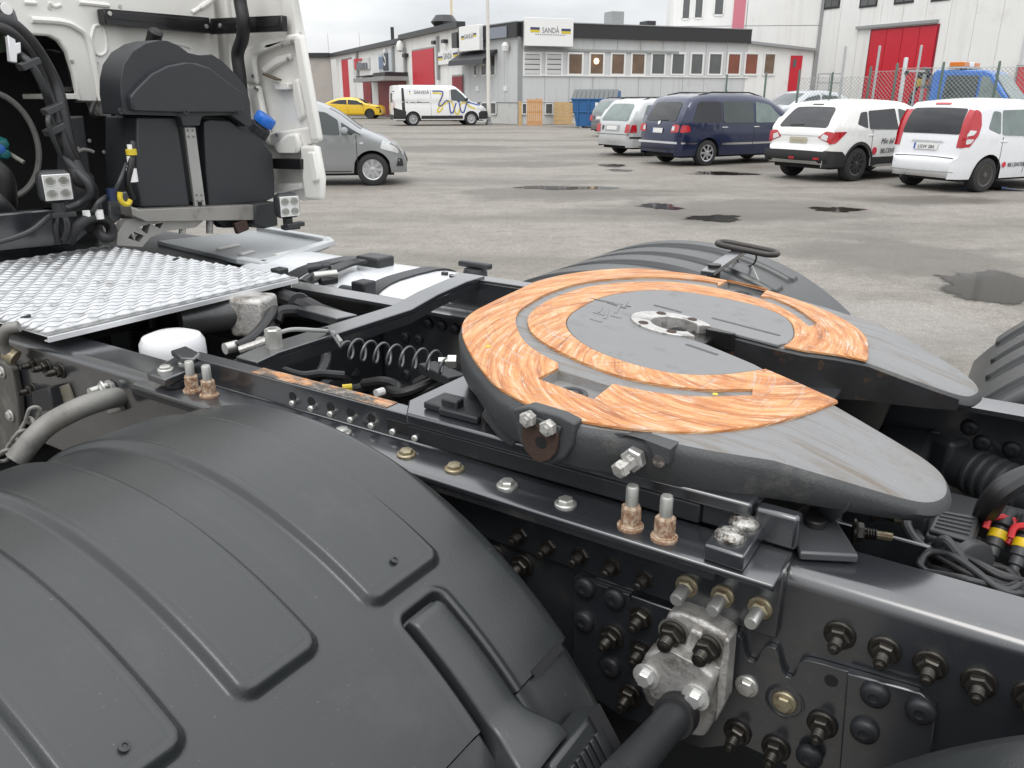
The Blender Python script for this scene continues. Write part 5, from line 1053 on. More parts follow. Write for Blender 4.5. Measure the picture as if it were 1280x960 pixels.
# upright channel (its top flange worn orange near the front), end tab, saddle
ZB = 1.142
orange_wear = bpy.data.materials.new('orange_wear')
def make_orange(m, polar):
    m.use_nodes = True; t = m.node_tree; b = t.nodes['Principled BSDF']; L = t.links.new; tc = N(t, 'ShaderNodeTexCoord')
    vec = tc.outputs['Object']
    if polar:                                   # strokes run round the coupling plate
        sp = N(t, 'ShaderNodeSeparateXYZ'); mp = N(t, 'ShaderNodeMapping'); mp.inputs['Scale'].default_value = (1.36, 1, 1); L(vec, mp.inputs[0]); L(mp.outputs[0], sp.inputs[0])
        ngx = N(t, 'ShaderNodeMath', operation='MULTIPLY'); ngx.inputs[1].default_value = -1; L(sp.outputs[0], ngx.inputs[0])
        at_ = N(t, 'ShaderNodeMath', operation='ARCTAN2'); L(sp.outputs[1], at_.inputs[0]); L(ngx.outputs[0], at_.inputs[1])
        ln = N(t, 'ShaderNodeVectorMath', operation='LENGTH'); L(mp.outputs[0], ln.inputs[0])
        # long sweeping scratches cross the ring at a slight angle
        ad = N(t, 'ShaderNodeMath', operation='MULTIPLY_ADD'); L(at_.outputs[0], ad.inputs[0]); ad.inputs[1].default_value = .045; L(ln.outputs['Value'], ad.inputs[2])
        cx = N(t, 'ShaderNodeCombineXYZ'); L(ad.outputs[0], cx.inputs[0]); L(at_.outputs[0], cx.inputs[1]); vec = cx.outputs[0]; s1, s2 = (230, 2.6, 1), (560, 5.0, 1)
    else: s1, s2 = (6, 90, 20), (14, 220, 40)
    def noise(sc, det, ro):
        mp = N(t, 'ShaderNodeMapping'); mp.inputs['Scale'].default_value = sc; L(vec, mp.inputs[0]); n = N(t, 'ShaderNodeTexNoise'); n.inputs['Scale'].default_value = 1; n.inputs['Detail'].default_value = det; n.inputs['Roughness'].default_value = ro; n.inputs['Distortion'].default_value = .25
        L(mp.outputs[0], n.inputs['Vector']); return n.outputs[0]
    def ramp(src, stops):
        r = N(t, 'ShaderNodeValToRGB'); el = r.color_ramp.elements
        while len(el) < len(stops): el.new(.5)
        for q, (p_, c_) in zip(el, stops): q.position = p_; q.color = c_ if len(c_) == 4 else (*c_, 1)
        L(src, r.inputs[0]); return r.outputs[0]
    def mix(f, x, y):
        m_ = N(t, 'ShaderNodeMix', data_type='RGBA')
        if isinstance(f, float): m_.inputs[0].default_value = f
        else: L(f, m_.inputs[0])
        for i_, q in ((6, x), (7, y)):
            if isinstance(q, tuple): m_.inputs[i_].default_value = (*q, 1)
            else: L(q, m_.inputs[i_])
        return m_.outputs[2]
    a, b2 = noise(s1, 5, .68), noise(s2, 4, .7)
    col = ramp(a, [(.30, (.19, .060, .020)), (.42, (.42, .150, .042)), (.54, (.55, .255, .090)), (.70, (.64, .43, .24))])
    col = mix(ramp(b2, [(.54, (0, 0, 0)), (.66, (1, 1, 1))]), col, (.60, .49, .36))
    if polar:                                   # a second set of scratches crossing the first, and straight drag marks
        ad.inputs[1].default_value = .030
        ad2 = N(t, 'ShaderNodeMath', operation='MULTIPLY_ADD'); L(at_.outputs[0], ad2.inputs[0]); ad2.inputs[1].default_value = -.055; L(ln.outputs['Value'], ad2.inputs[2])
        cx2 = N(t, 'ShaderNodeCombineXYZ'); L(ad2.outputs[0], cx2.inputs[0]); L(at_.outputs[0], cx2.inputs[1]); vec = cx2.outputs[0]
        c3 = noise((420, 2.2, 1), 4, .7); col = mix(ramp(c3, [(.58, (0, 0, 0)), (.68, (.8, .8, .8))]), col, (.30, .115, .045))
        c4 = noise((330, 2.4, 1), 4, .7); col = mix(ramp(c4, [(.57, (0, 0, 0)), (.68, (.75, .75, .75))]), col, (.40, .37, .34))
        c7 = noise((120, 3.0, 1), 5, .7); col = mix(ramp(c7, [(.56, (0, 0, 0)), (.68, (.6, .6, .6))]), col, (.36, .135, .045))
        vec = tc.outputs['Object']
        c5 = noise((26, 26, 26), 8, .72); col = mix(ramp(c5, [(.60, (0, 0, 0)), (.72, (.4, .4, .4))]), col, (.34, .15, .06))
    vec = tc.outputs['Object']
    c6 = noise((420, 420, 420), 2, .6); col = mix(ramp(c6, [(.36, (.25, .25, .25)), (.5, (0, 0, 0))]), col, (.26, .11, .05))
    if not polar:                                # only a patchy primer stain is left on the rail
        c8 = noise((22, 30, 30), 7, .75); col = mix(ramp(c8, [(.46, (1, 1, 1)), (.60, (0, 0, 0))]), col, (.055, .052, .048)); c9 = noise((60, 60, 60), 4, .7); col = mix(ramp(c9, [(.5, (0, 0, 0)), (.62, (.8, .8, .8))]), col, (.26, .22, .18))
    else:
        c8 = noise((34, 34, 34), 8, .8); col = mix(ramp(c8, [(.60, (0, 0, 0)), (.70, (.75, .75, .75))]), col, (.30, .25, .21))
    class _m: pass
    m3 = _m(); m3.outputs = {2: col}
    L(m3.outputs[2], b.inputs['Base Color']); b.inputs['Roughness'].default_value = .55
    bp = N(t, 'ShaderNodeBump'); bp.inputs['Strength'].default_value = .3; bp.inputs['Distance'].default_value = .001; L(a, bp.inputs['Height']); L(bp.outputs[0], b.inputs['Normal'])
make_orange(orange_wear, True); orange_bar = bpy.data.materials.new('orange_primer'); make_orange(orange_bar, False)
cast_top = M('worn_casting_top_lit', (.190, .191, .193), .48, 0, .12, 9, bump=.3, bs=260, spec=.5, dirt=(.15, .135, .115), dirt_amt=.3, dirt_s=9, streak=((.125, .098, .068), (4, 55, 4), .50, .66, .8), specks=((.30, .29, .27), 260, .68, .6))  # worn, dusty top; colour also lightened to carry the light from above
u0, u1 = -1.36, -.79
ch = part(MB().prism([(u0, .903, 1.096), (u0, .912, 1.096), (u0, .912, ZB - .009), (u0, .936, ZB - .009), (u0, .936, ZB), (u0, .903, ZB)], (u1 - u0, 0, 0)), 'upright_channel', frame_m, .002, 2)
part(MB().box((-1.17, .9045, ZB + .0004), (-.84, .9345, ZB + .0012)), 'worn_strip', orange_bar, parent=ch, smooth=False)
for k in range(7):
    u = -1.06 + k*.047; p = Vector((u, .903, 1.118)); part(MB().lathe([(.0085, 0), (.0085, .001), (0, .001)], p, AXN, 14), 'bolt_hole', void_m, parent=ch)
    part(MB().lathe([(.0055, 0), (.0055, .014), (.003, .016), (0, .016)], p + Vector((.002, .004, -.012)), (.3, -1, .2), 8), 'stud', zinc, parent=ch)
# slotted window before the saddle
part(MB().box((-.835, .9005, 1.106), (-.785, .9028, 1.127)), 'slot', void_m, .004, parent=ch)
tabp = [TZ(*p, 1.124) for p in ((183, 466), (206, 474), (248, 457), (237, 447), (222, 443))]
tb = part(MB().prism(tabp, (0, 0, -.016)), 'end_tab', frame_m, .003)
part(MB().cyl((tabp[1][0] - .02, tabp[1][1] + .035, 1.096), (tabp[1][0] - .02, tabp[1][1] + .035, 1.108), .018, n=16), 'spacer', frame_dull, parent=tb)
for px, py in ((207, 463), (233, 454)): bolt(m_hex, TZ(px, py, 1.124), (0, 0, 1), tb)
tn = [TZ(*p, ZB + .004) for p in ((213, 438), (232, 432), (250, 441), (243, 448), (226, 447))]
part(MB().prism(tn, (0, 0, -.012)), 'bar_tongue', frame_m, .003, parent=ch)
# saddle plate carrying the coupling
sp_ = part(MB().prism([(-.79, .897, 1.147), (-.825, .945, 1.147), (-.825, 1.68, 1.147), (-.235, 1.70, 1.147), (-.235, .897, 1.147)], (0, 0, -.02)), 'saddle_plate', frame_m, .004, 2)
part(MB().box((-.79, .9, 1.098), (-.30, .912, 1.1265)), 'saddle_web', frame_dull, .003, parent=sp_)
part(MB().box((-.30, .905, 1.098), (-.235, .915, 1.1265)), 'saddle_web', frame_dull, .003, parent=sp_)
part(MB().box((-.232, .903, 1.096), (-.178, .926, 1.142)), 'end_stop', frame_m, .005, 2)
part(MB().box((-.82, 1.70, 1.083), (-.2, 1.775, 1.0945)), 'far_mounting_angle', frame_m, .002)
part(MB().box((-1.43, V2 - .03, 1.083), (-.18, V2 + .03, 1.0945)), 'far_mounting_angle', frame_m, .002)
part(MB().box((-1.30, V2 - .035, 1.096), (-.82, V2 - .026, 1.165)), 'far_upright', frame_m, .002)
part(MB().box((-1.30, V2 - .035, 1.166), (-.82, V2 + .012, 1.172)), 'far_upright', frame_m, .002)
for (c, hx, hy, hz) in (((556, 508), .022, .028, .006), ((586, 518), .038, .03, .006)):
    q = TZ(*c, 1.147); part(MB().box((q[0] - hx, q[1] - hy, 1.1475), (q[0] + hx, q[1] + hy, 1.1475 + 2*hz)), 'wedge_pad', frame_dull, .003, parent=sp_)
q = TZ(566, 514, 1.15); part(MB().box((q[0] - .016, q[1] - .010, 1.148), (q[0] + .016, q[1] + .010, 1.172)), 'wedge_key', frame_dull, .003, parent=sp_)
q = TZ(607, 531, 1.147); part(MB().lathe([(.007, 0), (.007, .014), (.004, .024), (0, .025)], q, (0, 0, 1), 10), 'grease_nipple', black_bolt, parent=sp_)
# brackets under the plate
for u in (-.64, -.44): part(MB().box((u - .05, 1.06, 1.1475), (u + .05, 1.14, 1.19)), 'pedestal', frame_dull, .004, parent=sp_)
for u in (-.64, -.44): part(MB().box((u - .05, 1.46, 1.1475), (u + .05, 1.54, 1.19)), 'pedestal', frame_dull, .004, parent=sp_)

# ---------------------------------------------------------------- cross beam with coil and nut
bz = 1.152; mb = MB()
prof = [(.945, 1.146), (1.0, bz), (1.40, bz), (1.50, bz + .016), (1.62, bz + .026), (1.70, bz + .026)]
path = prof + [(v, z - .012) for v, z in reversed(prof)]
bw = .038
cb = part(MB().prism([(-1.262, v, z) for v, z in path], (.062, 0, 0)), 'cross_beam', frame_m, .002)
part(MB().prism([(-1.2025, v, z - .0125) for v, z in prof] + [(-1.2025, v, z - .034) for v, z in reversed(prof)], (.002, 0, 0)), 'beam_lip', frame_dull, parent=cb)
q = TZ(343, 434, bz); part(MB().lathe([(.0165, 0), (.0165, .036), (.0145, .039), (.009, .039), (.0085, .03), (0, .03)], q, (0, 0, 1), 6), 'tall_nut', zinc, parent=cb, ang=30)
# air line and coil to the coupling
A = Vector(TZ(427, 434, 1.15)); Bc = Vector(TZ(564, 455, 1.14)); d = (Bc - A); dn = d.normalized(); s1 = dn.cross(Vector((0, 0, 1))).normalized(); s2 = s1.cross(dn)
coil = []
for k in range(int(8.5 * 20) + 1):
    f = k / (8.5*20); a_ = 2*math.pi*8.5*f; coil.append(A + d*f + (s1*math.cos(a_) + s2*math.sin(a_)) * .021 * min(1, f*12 + .15, (1-f)*12 + .15))
part(MB().tube([TZ(383, 413, 1.17), TZ(410, 410, 1.16)] + coil, .0025, 8), 'coiled_air_line', M('coil_grey', (.13, .135, .14), .35, .4, .1, 20))
part(MB().tube(smooth_path([TZ(343, 418, 1.175), TZ(365, 412, 1.178), TZ(395, 413, 1.168), TZ(416, 416, 1.15), TZ(427, 428, 1.14)], 8), .0045, 8), 'air_line', M('line_pale', (.3, .3, .29), .5, 0, .1, 20))
part(MB().lathe([(.014, -.004), (.014, .012), (.009, .014), (.009, .03), (0, .03)], TZ(568, 452, 1.145), (-.8, -.5, 0), 6), 'air_fitting', zinc, ang=30)
# ---------------------------------------------------------------- coupling plate (fifth wheel)
def drop(u, v):
    t = max(0., min(1., (u + .225) / .19)); return .034 * t * (1 + .15*t)
def up2(pts): return [TP(x, y)[:2] for x, y in pts]
near_in = [(-.201, 1.185), (-.263, 1.203), (-.364, 1.245), (-.44, 1.274), (-.49, 1.284), (-.53, 1.290), (-.556, 1.303), (-.572, 1.332), (-.556, 1.360), (-.53, 1.372), (-.46, 1.373), (-.36, 1.369), (-.30, 1.373), (-.25, 1.394), (-.201, 1.417)]
far_horn = [(-.147, 1.428), (-.10, 1.440), (-.072, 1.450), (-.048, 1.468), (-.036, 1.497), (-.032, 1.535), (-.046, 1.572), (-.08, 1.604), (-.15, 1.642), (-.21, 1.668)]
front = list(reversed([(616, 481), (590, 450), (576, 421), (576, 401), (589, 388), (616, 374), (645, 361), (672, 349), (710, 340), (757, 334.5), (802, 333.5), (840, 337), (875, 342), (915, 349.5), (954, 359)]))
front2 = up2(front)
near_side = up2([(640, 496), (672.5, 513), (715, 526), (757, 533.5), (790, 538)])
near_horn = [(-.33, .885), (-.28, .900), (-.22, .925), (-.15, .957), (-.08, .992), (-.048, 1.020), (-.033, 1.06), (-.035, 1.10), (-.048, 1.130), (-.072, 1.148), (-.10, 1.157), (-.147, 1.170)]
far_side = [(-.28, 1.695), (-.36, 1.722)]
outl = near_in + far_horn + far_side + front2 + near_side + near_horn
sm = [(p.x, p.y) for p in smooth_path([(x, y, 0) for x, y in outl], 4, True)]
TOPD = -.0045                                    # the painted casting lies below the worn lands
def fz(u, v, dz): return zpl(u) + dz - drop(u, v)
vs, fs = [], []
def depth(u, v):
    t = max(0., min(1., (u + .27) / .22)); d_ = .070 + (.036 - .070) * t
    d_ += .045 * max(0., min(1., (-.70 - u) / .12)) ; return d_
rings = [(.040, 'b'), (.012, 'b'), (.002, 'm'), (-.002, -.020), (.001, -.0125), (.006, -.0075)]
# pockets in the outer ring, near and far
pk_n = [TP(*p)[:2] for p in ((672, 473), (698, 459.5), (766, 480), (742, 499))]
pk_f = [TP(*p)[:2] for p in ((898, 357), (911, 349.5), (960, 360.5), (951, 370))]
mb = MB(); rr = []
for d_, dz in rings:
    lp = inset(sm, d_) if abs(d_) > 1e-6 else sm
    row = []
    for k, (x, y) in enumerate(lp):
        dd_ = -depth(x, y) if dz == 'b' else (-depth(x, y)*.72 if dz == 'm' else dz)
        row.append((x, y, fz(x, y, dd_)))
    rr.append(row + [row[0]])
mb.grid(rr)
v2, f2 = fill2d([(p[0], p[1]) for p in rr[0][:-1]], .08); mb.add([(p.x, p.y, fz(p.x, p.y, -depth(p.x, p.y))) for p in v2], [tuple(reversed(f)) for f in f2])
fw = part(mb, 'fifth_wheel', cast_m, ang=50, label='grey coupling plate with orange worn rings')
mt = MB(); r0 = rr[-1]; r1 = [(x, y, fz(x, y, TOPD)) for x, y in inset(sm, .014)]; r1.append(r1[0]); mt.grid([r0, r1])
v2, f2 = fill2d([(p[0], p[1]) for p in r1[:-1]], .03, [pk_n, pk_f]); mt.add([(p.x, p.y, fz(p.x, p.y, TOPD)) for p in v2], f2)
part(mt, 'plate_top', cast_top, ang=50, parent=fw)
# raised lands: worn orange outer ring and inner ring, grey centre
def land(name, poly, mat, h=0., holes=(), dep=.0035, step=.018, bev=.0012):
    mb = MB(); inn = inset(poly, bev)
    rows = [[(x, y, fz(x, y, h - dep - .001)) for x, y in poly], [(x, y, fz(x, y, h - bev)) for x, y in poly], [(x, y, fz(x, y, h)) for x, y in inn]]
    mb.grid([r_ + [r_[0]] for r_ in rows])
    hs = []
    for hp in holes:
        mb.grid([[(x, y, fz(x, y, h)) for x, y in list(hp) + [hp[0]]], [(x, y, fz(x, y, h - dep - .001)) for x, y in list(hp) + [hp[0]]]]); hs.append(hp)
    v_, f_ = fill2d(inn, step, hs); mb.add([(p.x, p.y, fz(p.x, p.y, h)) for p in v_], f_)
    return part(mb, name, mat, parent=fw, ang=40)
def sp2(px, n=5, closed=False): return [(p.x, p.y) for p in smooth_path([(*TP(x, y)[:2], 0) for x, y in px], n, closed)]
outer_edge = [(1048, 497.5), (1004, 517), (948, 531), (875, 538.5), (807, 536), (757, 530), (715, 522), (672.5, 509.5), (640, 493), (617, 478), (592, 447), (578.5, 420), (579, 402), (592, 389), (617, 376), (645, 363), (672, 351), (711, 342), (757, 336.5), (802, 335.5), (840, 339), (875, 344), (915, 351.5), (954, 361), (1010, 379), (1055, 399), (1082, 420), (1086, 444)]
g_out = [(940, 494), (875, 495.5), (815, 489.5), (757, 476.5), (697, 453), (660, 431), (646, 409), (647, 391), (663, 378), (690, 364), (730, 352.5), (785, 346.5), (841, 346.5), (897, 353), (954, 367.5), (993, 383.5), (1022, 404)]
g_in = [(941, 486), (880, 486), (817, 478.5), (760, 464.5), (706, 442), (670, 420.5), (660, 405), (662, 393), (677, 380), (700, 369), (735, 358.5), (786, 352.5), (840, 352.5), (893, 359.5), (948, 373), (985, 388.5), (1012, 408)]
c_out = [(955, 461), (905, 467.5), (850, 467), (800, 457), (752, 441), (722, 424), (708, 407), (712, 393), (730, 381), (752, 371), (780, 365), (810, 362), (850, 363.5), (900, 371), (945, 381), (975, 392), (990, 404), (993, 419), (986, 428)]
oe = sp2(outer_edge); go_ = sp2(g_out); gi = sp2(g_in); co = sp2(c_out)
# pockets in the outer ring, near and far
pk_n = [TP(*p)[:2] for p in ((672, 473), (698, 459.5), (766, 480), (742, 499))]
pk_f = [TP(*p)[:2] for p in ((898, 357), (911, 349.5), (960, 360.5), (951, 370))]
def cutpoly(A, B, gapA=None):                     # ring strip between two open lines, as a polygon
    return A + list(reversed(B))
ctr = np.array([-.52, VC]); ang = lambda p: math.atan2(p[1] - ctr[1], -(p[0] - ctr[0]))
def clean(P):
    o = []
    for p in P:
        if not o or math.hypot(p[0]-o[-1][0], p[1]-o[-1][1]) > .0022: o.append(p)
    if math.hypot(o[0][0]-o[-1][0], o[0][1]-o[-1][1]) < .0022: o.pop()
    return o
def try_land(name, P, mat, **k): return land(name, clean(P), mat, **k)
# one worn field: outer edge, slot edges, edge of the grey centre; the groove with its two pockets is cut out of it
ring = oe + [(-.206, 1.4155), (-.25, 1.3975), (-.30, 1.376), (-.335, 1.372)] + list(reversed(co)) + [(-.325, 1.231), (-.263, 1.2055), (-.206, 1.188)]
an = sorted(ang(p) for p in (pk_n[1], pk_n[2])); af = sorted(ang(p) for p in (pk_f[0], pk_f[3]))
cut = []
g_seq = [p for p in go_]
done_n = done_f = False
for p in g_seq:
    a = ang(p)
    if an[0] <= a <= an[1]:
        if not done_n: cut += [pk_n[2], pk_n[3], pk_n[0], pk_n[1]]; done_n = True
        continue
    if af[0] <= a <= af[1]:
        if not done_f: cut += [pk_f[0], pk_f[1], pk_f[2], pk_f[3]]; done_f = True
        continue
    cut.append(p)
groove = clean([tuple(p) for p in cut] + list(reversed(gi)))
try_land('worn_ring', ring, orange_wear, holes=[groove])
# grey centre either side of the slot, with the lock ring's seat
slotL = [(-.345, 1.2385), (-.364, 1.2465), (-.44, 1.2755), (-.49, 1.2855), (-.53, 1.2915), (-.557, 1.304), (-.5735, 1.332), (-.557, 1.3615), (-.53, 1.3735), (-.46, 1.3745), (-.36, 1.3705), (-.345, 1.3705)]
Cc = sorted(co, key=ang); cen = inset(Cc, .0012)
try_land('centre_field', list(reversed(cen)) + slotL, M('centre_grey', (.180, .182, .184), .5, 0, .14, 12, bump=.3, bs=260, dirt=(.125, .12, .115), dirt_amt=.22, dirt_s=16), h=-.0008)
for nm, fl in (('raised_mark', [((735, 372), (788, 383)), ((760, 378), (782, 385)), ((818, 381), (852, 390)), ((890, 397), (975, 419)), ((858, 430), (897, 443))]),):
    for p, q in fl:
        a, b = Vector((*TP(*p)[:2], 0)), Vector((*TP(*q)[:2], 0)); dd = (b - a).normalized(); s_ = Vector((-dd.y, dd.x, 0)) * .0035
        lp = [a + s_, a - s_, b - s_, b + s_]; part(MB().prism([(x, y, fz(x, y, -.0012)) for x, y, _ in lp], (0, 0, .0012)), nm, M('mark_grey', (.085, .083, .08), .6, 0, .2, 20), parent=fw)
# faint cast letters ahead of the lock: raised bars
for (x0, y0), (x1, y1) in (((742, 390), (757, 394)), ((752, 384), (748, 390)), ((760, 386), (756, 398)), ((768, 379), (780, 383)), ((775, 381), (769, 391)), ((738, 398), (752, 402)), ((764, 394), (776, 397)), ((784, 376), (779, 384))):
    a, b = Vector((*TP(x0, y0)[:2], 0)), Vector((*TP(x1, y1)[:2], 0)); dd = (b - a).normalized(); s_ = Vector((-dd.y, dd.x, 0)) * .0028
    part(MB().prism([(x, y, fz(x, y, -.0012)) for x, y, _ in (a + s_, a - s_, b - s_, b + s_)], (0, 0, .0016)), 'cast_mark', MATS['centre_grey'], parent=fw)
# pocket floors with their bolts
for pk, cpx in ((pk_n, (717, 479)), (pk_f, (929, 359))):
    mb = MB(); inn = inset(pk, .004); WD = -.017
    mb.grid([[(x, y, fz(x, y, TOPD)) for x, y in list(pk) + [pk[0]]], [(x, y, fz(x, y, WD)) for x, y in list(inn) + [inn[0]]]]); mb.add([(x, y, fz(x, y, WD)) for x, y in inn], [tuple(range(len(inn)))])
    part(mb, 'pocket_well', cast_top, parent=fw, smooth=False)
    c_ = Vector(TP(*cpx)); c_.z = fz(c_.x, c_.y, -.017)
    k_ = part(MB().lathe([(.021, 0), (.021, .0025), (.014, .0030), (.013, .0012), (.0075, .0012), (.007, .0028), (0, .0028)], c_ + Vector((0, 0, .0006)), (SLP, 0, 1), 24), 'pocket_bolt', cast_m, parent=fw)
    m2 = MB().lathe([(.0128, 0), (.0128, .0006), (.0078, .0006), (.0078, 0)], c_ + Vector((0, 0, .0022)), (SLP, 0, 1), 24); part(m2, 'bolt_recess', void_m, parent=fw)
def slabs(pk, dz):                                # pocket well sunk into the casting, its rim a little darker by depth alone
    n_ = len(pk)
    for i in range(n_):
        a, b = pk[i], pk[(i+1) % n_]; yield [(a[0], a[1], fz(*a, -.0045)), (b[0], b[1], fz(*b, -.0045)), (b[0], b[1], fz(*b, -.0005)), (a[0], a[1], fz(*a, -.0005))]
# lock jaw: pale horseshoe, dark pin hole, slot cheek pieces
cj = Vector((-.527, 1.332, 0)); jaw = M('worn_jaw', (.50, .49, .47), .42, .6, .25, 30, bump=.4, bs=150, dirt=(.10, .09, .08), dirt_amt=.35, dirt_s=40)
o_, i_ = [], []
for k in range(27):
    a = R(38) + R(284) * k / 26; rx, ry = .076, .064
    o_.append((cj.x + math.cos(a)*rx, cj.y + math.sin(a)*ry)); i_.append((cj.x + .006 + math.cos(a)*.043, cj.y + math.sin(a)*.041))
pj_ = o_ + list(reversed(i_)); mb = MB()
mb.prism([(x, y, fz(x, y, -.030)) for x, y in pj_], (0, 0, .0335)); jw = part(mb, 'lock_jaw', jaw, .0025, 2, parent=fw)
for a in (70, 130, 230, 290):
    p = (cj.x + math.cos(R(a))*.059, cj.y + math.sin(R(a))*.052); part(MB().lathe([(.009, 0), (.009, .0008), (.0055, .001), (0, .001)], (p[0], p[1], fz(*p, .0036)), (SLP, 0, 1), 16), 'jaw_bolt', rust_dk, parent=fw)
grease = M('black_grease', (.008, .0075, .007), .3, 0, .3, 20, bump=.5, bs=60)
part(MB().lathe([(.046, -.022), (.030, -.018), (.0, -.03)], (cj.x + .004, cj.y, fz(cj.x, cj.y, 0)), (SLP, 0, 1), 24), 'pin_well', grease, parent=fw)
part(MB().prism([(-.50, 1.291, fz(-.5, 1.29, -.012)), (-.455, 1.284, fz(-.455, 1.28, -.012)), (-.455, 1.371, fz(-.455, 1.37, -.012)), (-.50, 1.371, fz(-.5, 1.37, -.012))], (0, 0, -.05)), 'lock_bar', grease, .004, parent=fw)
part(MB().prism([(-.47, 1.352, fz(-.47, 1.35, .001)), (-.42, 1.362, fz(-.42, 1.36, .001)), (-.42, 1.371, fz(-.42, 1.37, .001)), (-.47, 1.371, fz(-.47, 1.37, .001))], (0, 0, -.03)), 'slot_cheek', grease, .002, parent=fw)
# slot walls are greased black, with rubbed orange spots
gw = MB(); rowt, rowb = [], []
cheeks = [(-.201, 1.417), (-.25, 1.394), (-.30, 1.373), (-.36, 1.369), (-.45, 1.373)]
for (x, y) in [(-.06, 1.452), (-.10, 1.437), (-.147, 1.4255)] + cheeks:
    rowt.append((x, y - .0045, fz(x, y, -.010))); rowb.append((x, y - .0045, 1.128))
part(gw.grid([rowt, rowb]), 'greased_wall', M('greasy_black', (.020, .020, .021), .36, 0, .4, 18, bump=.35, bs=50, dirt=(.16, .075, .025), dirt_amt=.20, dirt_s=14), parent=fw)
# bearing ear with the rusty keeper plate
def tv(px, v): return [TV(x, y, v) for x, y in px]
ear = [(640, 512), (646, 545), (656, 565), (670, 577), (690, 581), (706, 573), (716, 556), (719, 530), (700, 520), (660, 508)]
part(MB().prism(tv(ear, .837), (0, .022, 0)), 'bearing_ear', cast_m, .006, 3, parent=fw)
kp = [(655, 524), (655, 548), (660, 562), (669, 573), (680, 577), (691, 573), (698, 563), (700, 552), (700.5, 540), (694, 535), (684, 534), (677, 531), (668, 526)]
kpo = part(MB().prism(tv(kp, .8365), (0, -.007, 0)), 'keeper_plate', rust_dk, .0018, 2, parent=fw)
q = TV(676, 553, .8293); part(MB().lathe([(.0085, .0), (.0085, .0006), (0, .0006)], q, AXN, 18), 'keeper_hole', void_m, parent=fw)
m_wn = MB().lathe([(.0105, 0), (.0115, .003), (.0115, .011), (.0095, .0125), (.006, .0125), (.0055, .016), (0, .016)], (0, 0, 0), (0, 0, 1), 6).mesh('keeper_bolt', M('white_daubed', (.46, .45, .42), .5, .4, .3, 60, bump=.4, bs=150, dirt=(.08, .07, .06), dirt_amt=.4, dirt_s=70), True, 30, o=(0, 0, 0))
part(MB().prism(tv([(653, 514), (692, 529), (703, 533), (701, 541), (690, 540), (655, 527)], .8355), (0, -.004, 0)), 'keeper_bracket', cast_m, .0015, parent=fw)
for px, py in ((663, 522), (688, 533)): bolt(m_wn, TV(px, py, .8312), AXN, fw, 'keeper_bolt')
# skirt webs of the casting on the near side
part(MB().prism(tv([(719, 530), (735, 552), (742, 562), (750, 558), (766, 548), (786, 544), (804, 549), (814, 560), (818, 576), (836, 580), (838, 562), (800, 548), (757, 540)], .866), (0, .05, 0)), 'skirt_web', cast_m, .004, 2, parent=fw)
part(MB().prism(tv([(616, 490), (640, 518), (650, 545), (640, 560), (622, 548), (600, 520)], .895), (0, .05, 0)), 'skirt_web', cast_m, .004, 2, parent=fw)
# big lock-side bolt
q = Vector(TV(794, 572, .872)); lb_ = part(MB().lathe([(.0165, 0), (.0165, .011), (.014, .013)], q, AXN, 6), 'release_nut', jaw, parent=fw, ang=30)
part(MB().lathe([(.0095, .0), (.0095, .016), (.0120, .017), (.0120, .025), (.009, .028), (0, .028)], q + AXN*.012, (-.25, -1, -.25), 6), 'release_bolt', MATS['white_daubed'], parent=fw, ang=30)
q = TV(824, 576, .868); part(MB().lathe([(.009, 0), (.008, .003), (0, .004)], q, AXN, 14), 'orange_plug', orange_bar, parent=fw)
for p in ((610, 433), (894, 493)):
    q = TP(*p); part(MB().lathe([(.0045, 0), (.004, .0012), (0, .0015)], (q[0], q[1], q[2]), (0, 0, 1), 8), 'yellow_spot', yellow_p, parent=fw)
# release handle on the far side
a0 = Vector(TZ(893, 333, 1.19)); a1 = Vector(TZ(926, 311, 1.205)); dd = (a1 - a0); dn = dd.normalized(); sd_ = dn.cross(Vector((0, 0, 1))).normalized() * .018
hd = part(MB().prism([a0 - dd*.25 + sd_, a0 - dd*.25 - sd_, a1 - sd_, a1 + sd_], (0, 0, -.012)), 'release_handle', frame_m, .002, parent=fw)
q1, q2 = Vector(TZ(898, 303, 1.215)), Vector(TZ(971, 318, 1.20)); mid = (q1 + q2)/2; ax = (q2 - q1).normalized(); wd = ax.cross(Vector((0, 0, 1))).normalized(); hl = (q2 - q1).length/2
loop = [mid + ax*(hl - .03)*s_ + (ax*math.cos(t_)*.03*s_ + wd*math.sin(t_)*.03) for s_, t0 in ((1, -90), (-1, 90)) for t_ in [R(t0 + (180*k/8 if s_ > 0 else -180*k/8)) for k in range(9)]]
part(MB().tube(loop, .0085, 10, closed=True), 'grip_loop', M('dark_handle', (.045, .04, .036), .5, .2, .3, 20), parent=fw)
q = Vector(TZ(933, 321, 1.17)); ringp = [q + Vector((math.cos(t_)*.030, 0, math.sin(t_)*.030)) for t_ in [2*math.pi*k/24 for k in range(24)]]
part(MB().tube(ringp, .0028, 6, closed=True), 'pull_ring', black_bolt, parent=fw)
part(MB().tube([q + Vector((.02, 0, -.025)), TP(948, 350, .004)], .0018, 6), 'pull_wire', zinc, parent=fw)
q = a0 - dn*.0; part(MB().cyl(q + Vector((0, 0, -.05)), q + Vector((0, 0, .006)), .018, n=14), 'handle_pivot', black_bolt, parent=fw)

